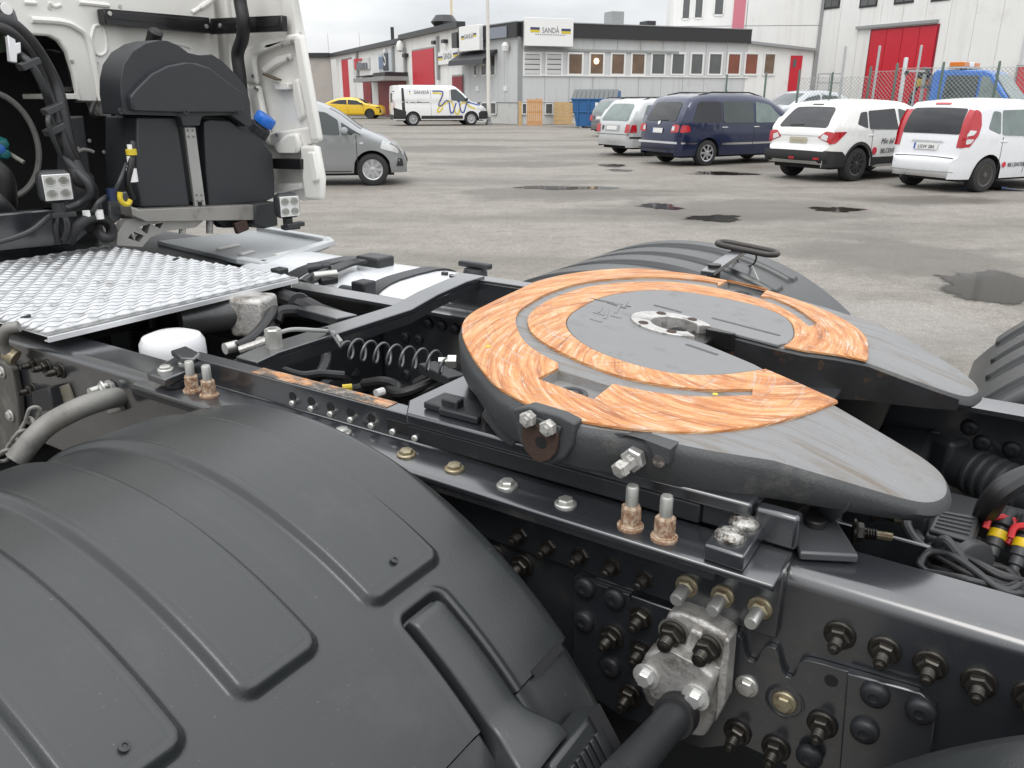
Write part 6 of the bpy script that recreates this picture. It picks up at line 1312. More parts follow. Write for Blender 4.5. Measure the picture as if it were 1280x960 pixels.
# ---------------------------------------------------------------- mudguards
def sstep(x, a, b): t = max(0., min(1., (x - a) / (b - a))); return t*t*(3 - 2*t)
def rrect(x, y, x0, x1, y0, y1, r):          # signed distance to a rounded rectangle
    qx = abs(x - (x0+x1)/2) - (x1-x0)/2 + r; qy = abs(y - (y0+y1)/2) - (y1-y0)/2 + r
    return math.hypot(max(qx, 0), max(qy, 0)) + min(max(qx, qy), 0) - r
def mudguard(name, uc, zc, v0, v1, f0, f1, ribs, rend, lead=1, mat=plastic, nphi=150, nv=150, label=None, rr=.617, recess=None):
    base = [v0 + (v1 - v0)*k/nv for k in range(nv + 1)]; ex = set(base)
    for a, b in ribs:
        for c_ in (a, b): ex.update(c_ + .0025*k for k in range(-7, 8))
    if recess: ex.update(c_ + .0015*k for c_ in recess[2:] for k in range(-4, 5))
    vv = sorted(x for x in ex if v0 <= x <= v1)
    ps = set(f0 + (f1 - f0)*k/nphi for k in range(nphi + 1))
    if ribs: ps.update(rend + .2*k for k in range(-14, 12))
    if recess: ps.update(recess[0] + .1*k for k in range(-8, 16))
    rows = []
    for ph in sorted(p for p in ps if f0 <= p <= f1):
        row = []; s_ = rr * R(ph) * lead; se = rr * R(rend) * lead
        for v in vv:
            d_ = rr
            for a, b in ribs:
                if a - .04 < v < b + .04:
                    q = rrect(s_, v, -3, se + .003, a - .007, b + .003, .016)
                    e = 1 - sstep(q, -.0050, .0070); line = math.exp(-((q + .0105)/.0014)**2)
                    d_ += .0110*e - .0004*line
            if recess:
                q = rrect(rr*R(ph), v, rr*R(recess[0]), rr*R(recess[1]), recess[2], recess[3], .012); d_ -= .013*(1 - sstep(q, -.004, .003)); d_ += .0022*math.exp(-((q - .006)/.004)**2)
            for ed in (v - v0, v1 - v):
                if ed < .03: d_ -= .03 * (1 - math.sqrt(max(0, 1 - (1 - ed/.03)**2)))
            row.append((uc + d_*math.sin(R(ph)), v, zc + d_*math.cos(R(ph))))
        rows.append(row)
    mb = MB().grid(rows)
    # rolled inner skirt so that the cover has thickness at its rims
    for j in (0, -1): mb.grid([[r_[j] for r_ in rows], [(uc + (p[0]-uc)*.955, p[1] + (.004 if j == 0 else -.004), zc + (p[2]-zc)*.955) for p in (r_[j] for r_ in rows)]])
    for i in (0, -1): mb.grid([rows[i], [(uc + (p[0]-uc)*.965, p[1], zc + (p[2]-zc)*.965) for p in rows[i]]])
    return part(mb, name, mat, ang=60, label=label)
RIBS = [(.028 + .03, .118), (.217, .299), (.368, .453), (.541, .649)]
UC, ZC, RR = -.859, .571, .617
mg = mudguard('mudguard', UC, ZC, .03, .752, -98, 48.0, RIBS, 31.6, label='large ribbed mudguard over the near front wheel pair', recess=(34.5, 62, .5515, .618))
mg2 = mudguard('mudguard_flap', UC, ZC, .03, .748, 48.25, 74, [], 60, nphi=40, nv=50, rr=RR - .005, recess=(34.5, 60, .5515, .618))
def CP(ph, v, r_=RR): return Vector((UC + r_*math.sin(R(ph)), v, ZC + r_*math.cos(R(ph))))
# seam slot and rivet holes
for ph, v in ((29.4, .592), (29.5, .258)):
    n_ = Vector((math.sin(R(ph)), 0, math.cos(R(ph)))); p = CP(ph, v, RR + .0128)
    part(MB().lathe([(.0048, .0), (.0048, .0022), (.0026, .0026), (.0022, .0012), (0, .001)], p, n_, 14), 'rivet_head', plastic_dk, parent=mg)
for k in range(1): part(MB().grid([[CP(47.6, v, RR + .0012) for v in (.655, .72)], [CP(48.6, v, RR + .0012) for v in (.655, .72)]]), 'seam_slot', void_m, parent=mg)
# hold-down arm lying on the cover, in its shallow recess
def armrow(ph, v0, v1, h0): return [CP(ph, v0, RR - .012), CP(ph, v0 + .0005, RR + h0 - .005), CP(ph, v0 + .002, RR + h0 - .0015), CP(ph, v0 + .006, RR + h0), CP(ph, v1 - .006, RR + h0), CP(ph, v1 - .002, RR + h0 - .0015), CP(ph, v1 - .0005, RR + h0 - .005), CP(ph, v1, RR - .012)]
rows = [[CP(35.35, .5585 + .0505*k/7, RR - .012) for k in range(8)]]
for k in range(44):
    ph = 35.3 + 18.4*k/43; h_ = .0075 - .006*max(0, 1 - k/1.5) + .026*sstep(ph, 47.5, 53.7)
    rows.append(armrow(ph, .5575 - .016*sstep(ph, 48.5, 53), .611 + .016*sstep(ph, 49, 53.5), h_))
arm = part(MB().grid(rows), 'hold_down_arm', plastic, ang=50)
# clamp housing with slots at the arm's foot
O_ = CP(54.5, .585, RR + .018); e1 = Vector((0, 1, 0)); e2 = Vector((math.cos(R(56)), 0, -math.sin(R(56)))); e3 = Vector((math.sin(R(56)), 0, math.cos(R(56))))
def cb_(c, a, b, d): return MB().obox(c, e1*a, e2*b, e3*d)
hs = part(cb_(O_ + e1*.045 + e2*.045, .055, .05, .02), 'clamp_housing', plastic, .006, 3)
for k in range(7): part(cb_(O_ + e1*(.015 + .011*k) + e2*.04 + e3*.0215, .0035, .026, .0025), 'clamp_rib', plastic_dk if k in (2, 5) else plastic, .001, parent=hs)
part(cb_(O_ + e1*.085 + e2*.03 + e3*.022, .012, .036, .002), 'clamp_slot', void_m, parent=hs)
# tube from the web to the clamp, and the aluminium foot
tube_a = Vector(TV(846, 893, .80)); tube_b = Vector(TV(800, 945, .66)); tb2 = tube_b + (tube_b - tube_a)*.5
part(MB().tube([tube_a + (tube_a - tube_b)*.2, tb2], .0215, 24), 'support_tube', plastic_dk, ang=50)
td = (tube_b - tube_a).normalized(); part(MB().lathe([(.0265, 0), (.028, .006), (.0265, .012), (.026, .02), (.028, .026), (.0265, .032)], tube_a - td*.012, td, 28), 'tube_collar', rubber)
lo = [(800, 830), (797, 852), (808, 880), (830, 893), (846, 918), (880, 922), (900, 890), (907, 850), (912, 796), (880, 778), (850, 766), (834, 767), (826, 790), (815, 812)]
ft = part(MB().prism(tv(lo, .845), (0, .038, 0)), 'cast_foot', alu, .006, 3)
up_ = [(804, 820), (800, 850), (812, 872), (834, 880), (862, 890), (882, 884), (893, 850), (880, 836), (850, 820), (828, 808)]
part(MB().prism(tv(up_, .815), (0, .032, 0)), 'cast_boss', alu, .012, 4, parent=ft)
part(MB().prism(tv([(863, 786), (878, 793), (872, 832), (850, 822)], .836), (0, .012, 0)), 'cast_rib', alu, .004, 3, parent=ft)
part(MB().prism(tv([(905, 797), (912, 800), (906, 880), (893, 905), (896, 850)], .835), (0, .03, 0)), 'cast_rib', alu, .004, 3, parent=ft)
part(MB().prism(tv([(826, 800), (840, 806), (900, 836), (896, 842), (840, 818), (818, 812)], .834), (0, .012, 0)), 'cast_rib', alu, .003, 3, parent=ft)
for px, py in ((842, 791), (885, 808)):
    q = Vector(TV(px, py, .842)); part(MB().lathe([(.021, 0), (.021, .0012), (0, .0012)], q, AXN, 20), 'bolt_seat', M('dirty_alu', (.16, .15, .135), .6, .4, .25, 30), parent=ft); bolt(nutmesh('bolt', black_bolt, .0155, .017, .018, .0085, .018), q + AXN*.001, AXN, ft)
m_bigw = MB().lathe([(.0165, 0), (.0165, .0035), (.0115, .0038), (.0115, .011), (.0095, .013), (0, .013)], (0, 0, 0), (0, 0, 1), 6).lathe([(.018, -.0005), (.018, .0030), (.012, .0036)], (0, 0, 0), (0, 0, 1), 20).mesh('bolt', M('white_zinc', (.68, .68, .66), .32, .6, .1, 40), True, 30, o=(0, 0, 0))
for px, py in ((808, 845), (870, 871)): bolt(m_bigw, TV(px, py, .8145), AXN, ft)
# second near mudguard and the far pair
UC2, ZC2 = .435, .585
m3 = mudguard('mudguard', UC2, ZC2, .03, .748, -58, 98, [], 0, nphi=60, nv=40, label='plain mudguard over the near rear wheel pair')
FR = [(VC*2 - b, VC*2 - a) for a, b in RIBS]
m4 = mudguard('mudguard', -.935, .40, VC*2 - .752, VC*2 + .03, -78, 40, FR, 25.5, nphi=110, nv=110, rr=.765, label='ribbed mudguard over the far front wheel pair')
part(MB().grid([[(-.935 + .762*math.sin(R(p)), v, .40 + .762*math.cos(R(p))) for v in (VC*2 - .748, VC*2 + .026)] for p in range(41, 66, 3)]), 'mudguard_flap', plastic)
m5 = mudguard('mudguard', UC2, ZC2, VC*2 - .748, VC*2 - .03, -58, 98, FR, -50, lead=-1, nphi=110, nv=110, label='ribbed mudguard over the far rear wheel pair')
for sg in (-1, 1):
    v_ = VC + sg*.43; part(MB().tube([(-.859, VC + sg*.46, 1.02), (-.859, VC + sg*1.1, 1.04)], .02, 12), 'mudguard_bar', frame_dull)
    part(MB().tube([(UC2, VC + sg*.46, 1.02), (UC2, VC + sg*1.1, 1.04)], .02, 12), 'mudguard_bar', frame_dull)
# latch on the far front mudguard's end
q = Vector((-.935 + .772*math.sin(R(33)), VC*2 - .60, .40 + .772*math.cos(R(33)))); part(MB().obox(q, Vector((.06, 0, -.039)), Vector((0, .028, 0)), Vector((.004, 0, .007))), 'hold_down_arm', plastic_dk, .004)
# wheels: dual pairs
m_ty = MB().lathe([(.29, 0), (.31, .02), (.44, .012), (.49, .0), (.505, -.03), (.505, -.12), (.505, -.25), (.49, -.28), (.44, -.292), (.31, -.30), (.29, -.28)], (0, 0, 0), (0, 1, 0), 48).mesh('wheel', tyre_m, o=(0, 0, 0))
m_ri = MB().lathe([(.295, -.01), (.28, -.02), (.24, -.10), (.13, -.12), (.12, -.02), (0, -.02)], (0, 0, 0), (0, 1, 0), 32).mesh('rim', rim_silver, o=(0, 0, 0))
for u in (UC, UC2, -4.6):
    for sg in (1, -1):
        for off in ((1.22, .90) if u > -3 else (1.2,)):
            rot = Matrix.Rotation(0 if sg > 0 else math.pi, 3, 'Z'); o = inst('wheel', m_ty, (u, VC + sg*off, .505), rot, truck); r_ = bpy.data.objects.new('rim', m_ri); COL.objects.link(r_); r_.parent = o
# ---------------------------------------------------------------- catwalk of embossed aluminium
deck_m = M('tread_aluminium', (.50, .51, .52), .28, .85, .12, 7, bump=.15, bs=70, rv=.1, dirt=(.24, .235, .225), dirt_amt=.34, dirt_s=22)
def catwalk():
    u0, u1, v0, v1, z = -2.80, -1.815, .872, 1.61, 1.118; rows = []; nu, nv = 260, 150
    for i in range(nu + 1):
        u = u0 + (u1 - u0)*i/nu; row = []
        for j in range(nv + 1):
            v = v0 + (v1 - v0)*j/nv; e = min(1, (u1 - u)/.05, (u - u0)/.05, (v - v0)/.02, (v1 - v)/.02); e = max(0, e)
            k = math.floor((u - u0)/.031); ph = (u - u0)/.031 - k; w_ = math.sin(math.pi*ph)**2
            row.append((u, v, z + e*(.0120*w_*(.62 + .38*(.5 + .5*math.cos(2*math.pi*(v/.047 + .5*(k % 2))))))))
        rows.append(row)
    o = part(MB().grid(rows), 'catwalk_deck', deck_m, ang=70)
    pr = [(u0, z), (u1 - .004, z), (u1, z - .004), (u1, z - .016), (u1 - .02, z - .016), (u1 - .02, z - .013), (u1 - .004, z - .013), (u1 - .006, z - .004), (u0, z - .004)]
    part(MB().prism([(u, v0, zz - .0005) for u, zz in pr], (0, v1 - v0, 0)), 'catwalk_edge', alu_b, parent=o)
    part(MB().box((u0, v1 - .004, z - .035), (u1 - .03, v1, z - .004)), 'catwalk_edge', alu_b, parent=o)
    for px, py in ((205, 377), (352, 340), (216, 374)):
        q = TZ(px, py, 1.10); part(MB().box((q[0] - .03, q[1] - .02, 1.083), (q[0] + .012, q[1] + .02, 1.112)), 'deck_clip', plastic_dk, .004, parent=o)
    for px, py in ((152, 309), (222, 324), (30, 395)):
        q = TZ(px, py, 1.124); part(MB().lathe([(.016, -.003), (.014, .002), (0, .003)], q, (0, 0, 1), 14), 'deck_screw', rubber, parent=o)
    return o
catwalk()
# ---------------------------------------------------------------- panel over the far side, white tank
pl = [TZ(*p, 1.0) for p in ((196, 301), (302, 326), (335, 330), (411, 305), (404, 301), (326, 287))]
dk = part(MB().prism(pl, (0, 0, -.02)), 'side_panel', M('grey_panel', (.27, .29, .30), .35, 0, .08, 4), .003)
fr_pts = [(302, 325.5), (330, 330), (412, 303.5), (408, 300), (326, 286)]
for a, b in zip(fr_pts, fr_pts[1:]):
    A_, B_ = Vector(TZ(*a, 1.005)), Vector(TZ(*b, 1.005)); d_ = (B_ - A_).normalized(); s_ = Vector((-d_.y, d_.x, 0))
    part(MB().obox((A_ + B_)/2, d_*((B_ - A_).length/2 + .008), s_*.022, Vector((0, 0, .013))), 'panel_frame', M('panel_edge', (.50, .52, .53), .35, 0, .06, 6), .006, 3, parent=dk)
for a, b in (((345, 319), (370, 313.5)), ((272, 312), (298, 306)), ((300, 318), (316, 314))):
    A_, B_ = Vector(TZ(*a, 1.002)), Vector(TZ(*b, 1.002)); d_ = (B_ - A_).normalized(); s_ = Vector((-d_.y, d_.x, 0))
    part(MB().obox((A_ + B_)/2, d_*((B_ - A_).length/2), s_*.012, Vector((0, 0, .005))), 'panel_rib', cabw, .003, parent=dk)
def tankrow(u, e):
    row = []; cv, cz, hv, hz = 2.20, .70, .315*e, .315*e
    for k in range(41):
        t = 2*math.pi*k/40; c, s_ = math.cos(t), math.sin(t); n_ = 3.4
        row.append((u, cv + hv*abs(c)**(2/n_)*(1 if c >= 0 else -1), cz + hz*abs(s_)**(2/n_)*(1 if s_ >= 0 else -1)))
    return row
us = [-2.62, -2.62, -2.615, -2.60, -2.57, -1.62, -1.585, -1.568, -1.562, -1.562]; es = [.01, .88, .95, .985, 1, 1, .985, .95, .88, .01]
tk = part(MB().grid([tankrow(u, e) for u, e in zip(us, es)]), 'side_tank', tankw, ang=50)
def strap(u, w_):
    row = [(2.20 + .320*abs(math.cos(t))**(2/3.4)*(1 if math.cos(t) >= 0 else -1), .70 + .320*abs(math.sin(t))**(2/3.4)) for t in [math.pi*k/24 for k in range(25)]]
    s_ = part(MB().grid([[(u + du, v, z + dz) for v, z in row] for du, dz in ((-w_, -.002), (-w_, .003), (w_, .003), (w_, -.002))]), 'tank_strap', plastic_dk, parent=tk)
    part(MB().cyl((u - w_ - .02, 1.905, 1.0), (u + w_ + .02, 1.905, 1.0), .026, n=14), 'strap_roller', plastic_dk, parent=tk); part(MB().box((u - .05, 1.86, .93), (u + .05, 1.89, 1.0)), 'strap_bracket', frame_dull, .004, parent=tk); return s_
strap(-1.88, .035); strap(-2.28, .035)
q = TZ(594, 335, 1.03); fc_ = part(MB().lathe([(.045, -.02), (.045, .0), (.04, .012), (.0, .014)], (q[0], q[1], 1.016), (0, 0, 1), 24), 'filler_cap', plastic_dk, parent=tk)
part(MB().box((q[0] - .07, q[1] - .014, 1.031), (q[0] + .07, q[1] + .014, 1.052)), 'filler_handle', plastic_dk, .006, parent=tk)
for px, py in ((556, 345), (566, 348), (600, 352), (607, 354)):
    q = TZ(px, py, 1.01); part(MB().box((q[0] - .012, q[1] - .008, 1.0), (q[0] + .012, q[1] + .008, 1.025)), 'tank_fitting', tankw if px > 590 else plastic_dk, .003, parent=tk)
q = TZ(470, 326, 1.03); part(MB().box((q[0] - .06, q[1] - .05, 1.010), (q[0] + .06, q[1] + .04, 1.052)), 'junction_box', plastic_dk, .008, parent=tk)
def hoses(name, pts, r, mat, zf, n=8): return part(MB().tube(smooth_path([TZ(x, y, z) for (x, y), z in zip(pts, zf)], n), r, 10), name, mat)
for k in range(6):                               # cable bundle lying on the tank
    o_ = k*2.2; hoses('cable', [(372 + k*3, 352 - k), (398, 346 - o_*.5), (420, 339 - o_*.6), (440, 331 - o_*.5), (458, 327)], .0065, cable_m if k % 2 else rubber, [1.02, 1.035 + .004*k, 1.04, 1.04, 1.05])
for pts, r in (([(378, 357), (390, 348), (405, 345)], .02), ([(400, 352), (420, 349)], .016)): hoses('cable', pts, r, rubber, [1.03]*len(pts))
part(MB().lathe([(.02, 0), (.02, .05), (.014, .055), (.014, .08)], TZ(385, 336, 1.05), (.7, .7, .1), 14), 'connector', plastic_dk); part(MB().lathe([(.014, 0), (.014, .08)], TZ(392, 345, 1.05), (.5, .9, .0), 12), 'connector', zinc)
part(MB().box(tuple(np.array(TZ(455, 362, 1.02)) - .03), tuple(np.array(TZ(455, 362, 1.02)) + .03)), 'tank_bracket', frame_dull, .006)

# ---------------------------------------------------------------- things between the rails ahead of the beam
cap_c = np.array(TZ(216, 433, 1.06)); part(MB().lathe([(.072, -.14), (.075, -.01), (.074, .012), (.066, .026), (.045, .034), (.015, .036), (0, .036)], cap_c, (0, 0, 1), 40), 'white_canister', M('white_plastic', (.72, .72, .73), .3, 0, .03, 6, coat=.2))
part(MB().box((cap_c[0] + .02, cap_c[1] - .075, cap_c[2] - .03), (cap_c[0] + .045, cap_c[1] - .06, cap_c[2] - .012)), 'canister_clip', blue_sign, .004)
def tz(p, z): return Vector(TZ(*p, z))
pump_m = M('pump_black', (.075, .075, .076), .30, .4, .2, 10, dirt=(.12, .12, .115), dirt_amt=.2, dirt_s=14)
gb = part(MB().tube([tz((225, 400), 1.055), tz((294, 391), 1.055), tz((299, 392), 1.055)], [.046, .046, .036], 24), 'pump_body', pump_m)
part(MB().tube([tz((258, 386), 1.065), tz((314, 380), 1.065)], [.036, .036], 20), 'pump_body', pump_m)
q = tz((318, 393), 1.05); part(MB().obox(q, Vector((.05, .02, 0)), Vector((-.02, .045, 0)), Vector((0, 0, .055))), 'valve_casting', alu, .014, 3)
for dx in (-8, 2, 10): part(MB().cyl(tz((312 + dx, 398), 1.04), tz((322 + dx, 410), 1.01), .014, n=12), 'valve_port', plastic_dk)
for pts, r, z in (([(296, 434), (310, 427), (325, 413), (336, 398), (342, 386)], .014, [1.06, 1.065, 1.07, 1.07, 1.06]), ([(300, 372), (330, 366), (360, 374), (385, 383), (410, 397)], .026, [1.06, 1.07, 1.065, 1.05, 1.03]), ([(300, 378), (340, 371), (375, 380), (425, 396)], .020, [1.05, 1.06, 1.055, 1.03]),
                ([(345, 402), (350, 391), (366, 389), (385, 394), (405, 400)], .018, [1.03, 1.05, 1.05, 1.03, 1.0]), ([(335, 452), (345, 460), (375, 470), (400, 468), (430, 470)], .012, [1.05, 1.03, 1.0, .99, .98]),
                ([(350, 470), (372, 478), (398, 470), (408, 448), (404, 432)], .014, [.98, .97, .98, 1.0, 1.03]), ([(280, 436), (300, 434), (320, 432), (335, 428)], .012, [1.03, 1.03, 1.04, 1.05])):
    hoses('hose', pts, r, rubber, z)
part(MB().cyl(tz((281, 436), 1.06), tz((297, 432), 1.06), .014, n=14), 'hose_fitting', zinc); part(MB().cyl(tz((300, 438), 1.07), tz((334, 426), 1.09), .010, n=10), 'pipe_fitting', alu)
for i_, (px, py) in enumerate(((306, 432), (314, 428), (322, 420), (310, 440), (326, 430))): part(MB().lathe([(.013, -.014), (.016, -.01), (.016, .01), (.012, .014), (0, .014)], tz((px, py), 1.055), (.6, .5 - .2*i_, .5), 10), 'pipe_joint', plastic_dk if i_ % 2 else pipe_grey)
for px, py in ((345, 369), (374, 379)): part(MB().lathe([(.030, -.004), (.032, 0), (.030, .004)], tz((px, py), 1.06), (.8, -.6, 0), 16), 'cable_tie', cable_m)
part(MB().obox(tz((408, 394), 1.05), Vector((.09, -.01, 0)), Vector((.01, .03, 0)), Vector((0, 0, .012))), 'hose_bracket', frame_m, .003)
for pts, z in (([(440, 487), (475, 482), (500, 492), (540, 478), (575, 462)], [.93, .95, .96, .98, 1.0]), ([(470, 492), (510, 494), (545, 484), (580, 470)], [.93, .95, .97, 1.0]), ([(450, 495), (500, 498), (550, 492), (590, 480)], [.91, .93, .95, .98]), ([(455, 480), (480, 477), (497, 484), (496, 496)], [.95, .97, .96, .95]), ([(520, 480), (550, 465), (572, 460)], [.96, 1.0, 1.02])):
    hoses('cable', pts, .013, rubber, z)
part(MB().obox(tz((552, 467), 1.02), Vector((.06, -.02, .0)), Vector((.01, .02, 0)), Vector((0, 0, .012))), 'cable_clip', plastic_dk, .003)
part(MB().cyl(tz((470, 492), .97), tz((479, 489), .97), .010, n=10), 'white_sleeve', sign_white); part(MB().cyl(tz((428, 485), .96), tz((440, 484), .96), .009, n=10), 'yellow_sleeve', yellow_p)
for px, py in ((420, 455), (432, 460), (410, 468)): part(MB().lathe([(.045, -.03), (.05, 0), (.035, .03), (0, .035)], tz((px, py), .88), (.3, .2, 1), 16), 'valve_block', plastic_dk)
for k in range(12):                              # tangled loom in the dark below
    x, y = rnd.uniform(320, 560), rnd.uniform(400, 480); z = rnd.uniform(.72, .88)
    hoses('loom', [(x, y), (x + rnd.uniform(15, 40), y + rnd.uniform(-12, 14)), (x + rnd.uniform(40, 80), y + rnd.uniform(-15, 20)), (x + rnd.uniform(80, 130), y + rnd.uniform(-5, 30))], rnd.uniform(.008, .016), rubber, [z, z + .03, z + .02, z - .02])

# ---------------------------------------------------------------- left end of the near rail: brackets, tube with chain
wv = V1 - .001
ob = part(MB().prism(tv([(-12, 445), (2, 452), (14, 462), (22, 500), (26, 560), (-12, 575)], wv - .02), (0, .018, 0)), 'spring_bracket', M('weathered_cast', (.085, .082, .075), .65, .2, .2, 12, bump=.4, bs=100, dirt=(.16, .15, .13), dirt_amt=.3, dirt_s=10), .006)
for px, py in ((3, 465), (14, 519)): bolt(m_hex, TV(px, py, wv - .021), AXN, ob)
part(MB().prism(tv([(62, 487), (84, 480), (92, 502), (70, 512)], wv - .006), (0, .006, 0)), 'rail_tag', M('pale_tag', (.15, .14, .11), .6, 0, .3, 20, dirt=(.07, .06, .05), dirt_amt=.3, dirt_s=30), .001)
part(MB().prism(tv([(38, 490), (60, 484), (68, 512), (42, 516)], wv - .03), (0, .03, 0)), 'rail_bracket', frame_dull, .004)
part(MB().tube(smooth_path([TV(24, 408, .86), TV(8, 412, .84), TV(3, 428, .84), TV(10, 442, .85), TV(14, 452, .86)], 8), .013, 14), 'grey_pipe', pipe_grey)
part(MB().cyl(TV(8, 440, .85), TV(20, 447, .86), .018, n=12), 'pipe_nut', zinc_y)
tb_ = part(MB().tube(smooth_path([TV(146, 497, .865), TV(130, 500, .82), TV(100, 510, .77), TV(65, 528, .73), TV(45, 545, .70), TV(20, 575, .66)], 8), .0215, 22), 'stay_tube', pipe_grey, ang=50)
part(MB().prism(tv([(122, 484), (130, 476), (137, 480), (152, 514), (135, 519)], .872), (0, .012, 0)), 'stay_flange', pipe_grey, .003, parent=tb_)
part(MB().cyl(TV(133, 483, .87), TV(112, 490, .83), .0085, n=12), 'stay_bolt', zinc, parent=tb_); bolt(m_hex, TV(130, 484, .86), (-.3, -1, -.2), tb_)
m_link = MB().tube([(math.cos(t)*.011 + (.009 if math.cos(t) > 0 else -.009), math.sin(t)*.0105, 0) for t in [2*math.pi*k/20 for k in range(20)]], .0038, 8, closed=True).mesh('chain_link', pipe_grey, o=(0, 0, 0))
cp = smooth_path([TV(56, 514, .73), TV(44, 514, .715), TV(40, 522, .71), TV(34, 534, .70), TV(25, 546, .69), TV(15, 558, .68), TV(4, 572, .67)], 6); acc = 0; last = cp[0]; kk = 0
for p in cp[1:]:
    acc += (p - last).length
    if acc >= .0265:
        d_ = (p - last).normalized(); q_ = d_.to_track_quat('X', 'Z').to_matrix() @ Matrix.Rotation(R(35 + 90*(kk % 2)), 3, 'X'); inst('chain_link', m_link, p, q_, tb_); acc = 0; kk += 1
    last = p

# ---------------------------------------------------------------- electrics and pipe behind the coupling
jb = TZ(1190, 662, 1.02); du = Vector((.86, .5, 0)).normalized(); dv = Vector((-du.y, du.x, 0)); cj2 = Vector(jb)
ex, ey = Vector((1, .0, 0)), Vector((0, 1, 0))
corn = [Vector(TZ(x, y, 1.03)) for x, y in ((1156, 668), (1216, 684), (1227, 650), (1170, 640))]
bx = part(MB().prism(corn, (0, 0, -.05)), 'junction_box', plastic_dk, .005, 3)
cen_ = sum(corn, Vector())/4; part(MB().prism([cen_ + (c - cen_)*.9 + Vector((0, 0, .0075)) for c in corn], (0, 0, -.007)), 'box_lid', cable_m, .003, parent=bx)
for f in (.2, .35, .5, .65, .8):
    a, b = corn[0].lerp(corn[3], f), corn[1].lerp(corn[2], f); m_ = (a + b)/2; part(MB().obox(m_ + Vector((0, 0, .0085)), (b - a)*.36, (corn[3] - corn[0])*.018, Vector((0, 0, .0012))), 'lid_rib', cable_m, parent=bx)
part(MB().obox(cen_ + Vector((0, 0, -.03)), (corn[1] - corn[0])*.56, (corn[3] - corn[0])*.56, Vector((0, 0, .006))), 'box_base', cable_m, .003, parent=bx)
for i, (px, py) in enumerate(((1245, 676), (1276, 688))):
    q = Vector(TZ(px, py, 1.01)); ax_ = (Vector(TZ(px - 8, py + 22, .99)) - q).normalized(); k_ = part(MB().lathe([(.010, -.022), (.0115, -.020), (.0115, -.004), (.0125, -.003), (.0125, .010), (.010, .012), (.0098, .024), (.007, .026), (.007, .04), (0, .04)], q, ax_, 16), 'plug', cable_m)
    part(MB().lathe([(.0135, -.015), (.0135, -.003), (.0128, -.002)], q, ax_, 16), 'yellow_lock', M('lock_yellow', (.72, .50, .01), .4, 0, .05, 20), parent=k_)
    part(MB().tube(smooth_path([q + ax_*.016 + Vector((.016, .008, .012)), q + Vector((.018, .010, .014)), q - ax_*.018 + Vector((.012, .008, .018)), q - ax_*.020 + Vector((-.014, -.008, .018)), q - ax_*.006 + Vector((-.017, -.010, .014))], 6), .0048, 8), 'red_clip', M('clip_red', (.5, .015, .02), .4, 0, .05, 20), parent=k_)
    part(MB().lathe([(.016, -.05), (.016, -.024), (.011, -.022)], q, ax_, 14), 'socket', plastic_dk, parent=k_)
part(MB().obox(Vector(TZ(1262, 655, .94)), Vector((.11, .0, 0)), Vector((0, .05, 0)), Vector((0, 0, .012))), 'socket_plate', plastic_dk, .004)
bund = Vector(TZ(1195, 705, 1.0))
for k in range(16):                              # coiled cable bundle
    z = .985 + .007*(k % 6); j = rnd.uniform(-5, 5); j2 = rnd.uniform(-7, 7); s_ = 1 + .04*(k % 5)
    pts = [(1158 + j, 712 + j2*.6), (1150 + j, 700 + j2), (1165 + j, 690 + j2*.5 - (k % 4)*2), (1200 + j, 697 + j2*.4 + (k % 5)*3), (1250, 712 + j2 + (k % 6)*4), (1275 + j, 722 + j2 + (k % 4)*5), (1262 + j, 736 + j2*.4), (1215 + j, 718 + j2*.4 + (k % 3)*3), (1178 + j, 716 + j2*.4), (1158 + j, 712 + j2*.6)]
    hoses('cable', pts, .0042, cable_m if k % 2 else rubber, [z, z, z + .012, z + .018, z + .01, z, z, z + .012, z + .006, z], 6)
part(MB().lathe([(.042, -.008), (.045, -.006), (.045, .006), (.042, .008)], Vector(TZ(1208, 712, 1.0)), (.8, -.55, 0), 18), 'bundle_band', cable_m)
for pts, z in (([(1133, 645), (1134, 660), (1146, 678), (1165, 693)], [1.04, 1.03, 1.02, 1.02]), ([(1143, 650), (1148, 672), (1172, 690)], [1.0, 1.0, 1.0]), ([(1170, 690), (1172, 680), (1182, 676), (1195, 690), (1204, 702)], [1.02, 1.04, 1.05, 1.04, 1.03])): hoses('cable', pts, .0075, cable_m, z)
hoses('thick_hose', [(1226, 660), (1236, 634), (1254, 612), (1285, 596), (1320, 590)], .017, rubber, [.98, 1.06, 1.10, 1.11, 1.11])
pA, pB = Vector(TZ(1150, 560, .93)), Vector(TZ(1290, 622, .93)); pd = (pB - pA).normalized()
pp = part(MB().lathe([(.042, -.10), (.044, 0), (.042, .06), (.042, 1.5)], pA + pd*.10, pd, 28), 'exhaust_pipe', plastic_dk, ang=50)
for k in range(6): part(MB().lathe([(.042, -.007), (.047, -.003), (.047, .003), (.042, .007)], pA + pd*(.13 + .02*k), pd, 28), 'pipe_ring', plastic_dk, parent=pp)
part(MB().obox(pA + pd*.03 + Vector((0, 0, .01)), pd*.07, Vector((-pd.y, pd.x, 0))*.045, Vector((0, 0, .05))), 'pipe_flange', plastic_dk, .012, 3, parent=pp)
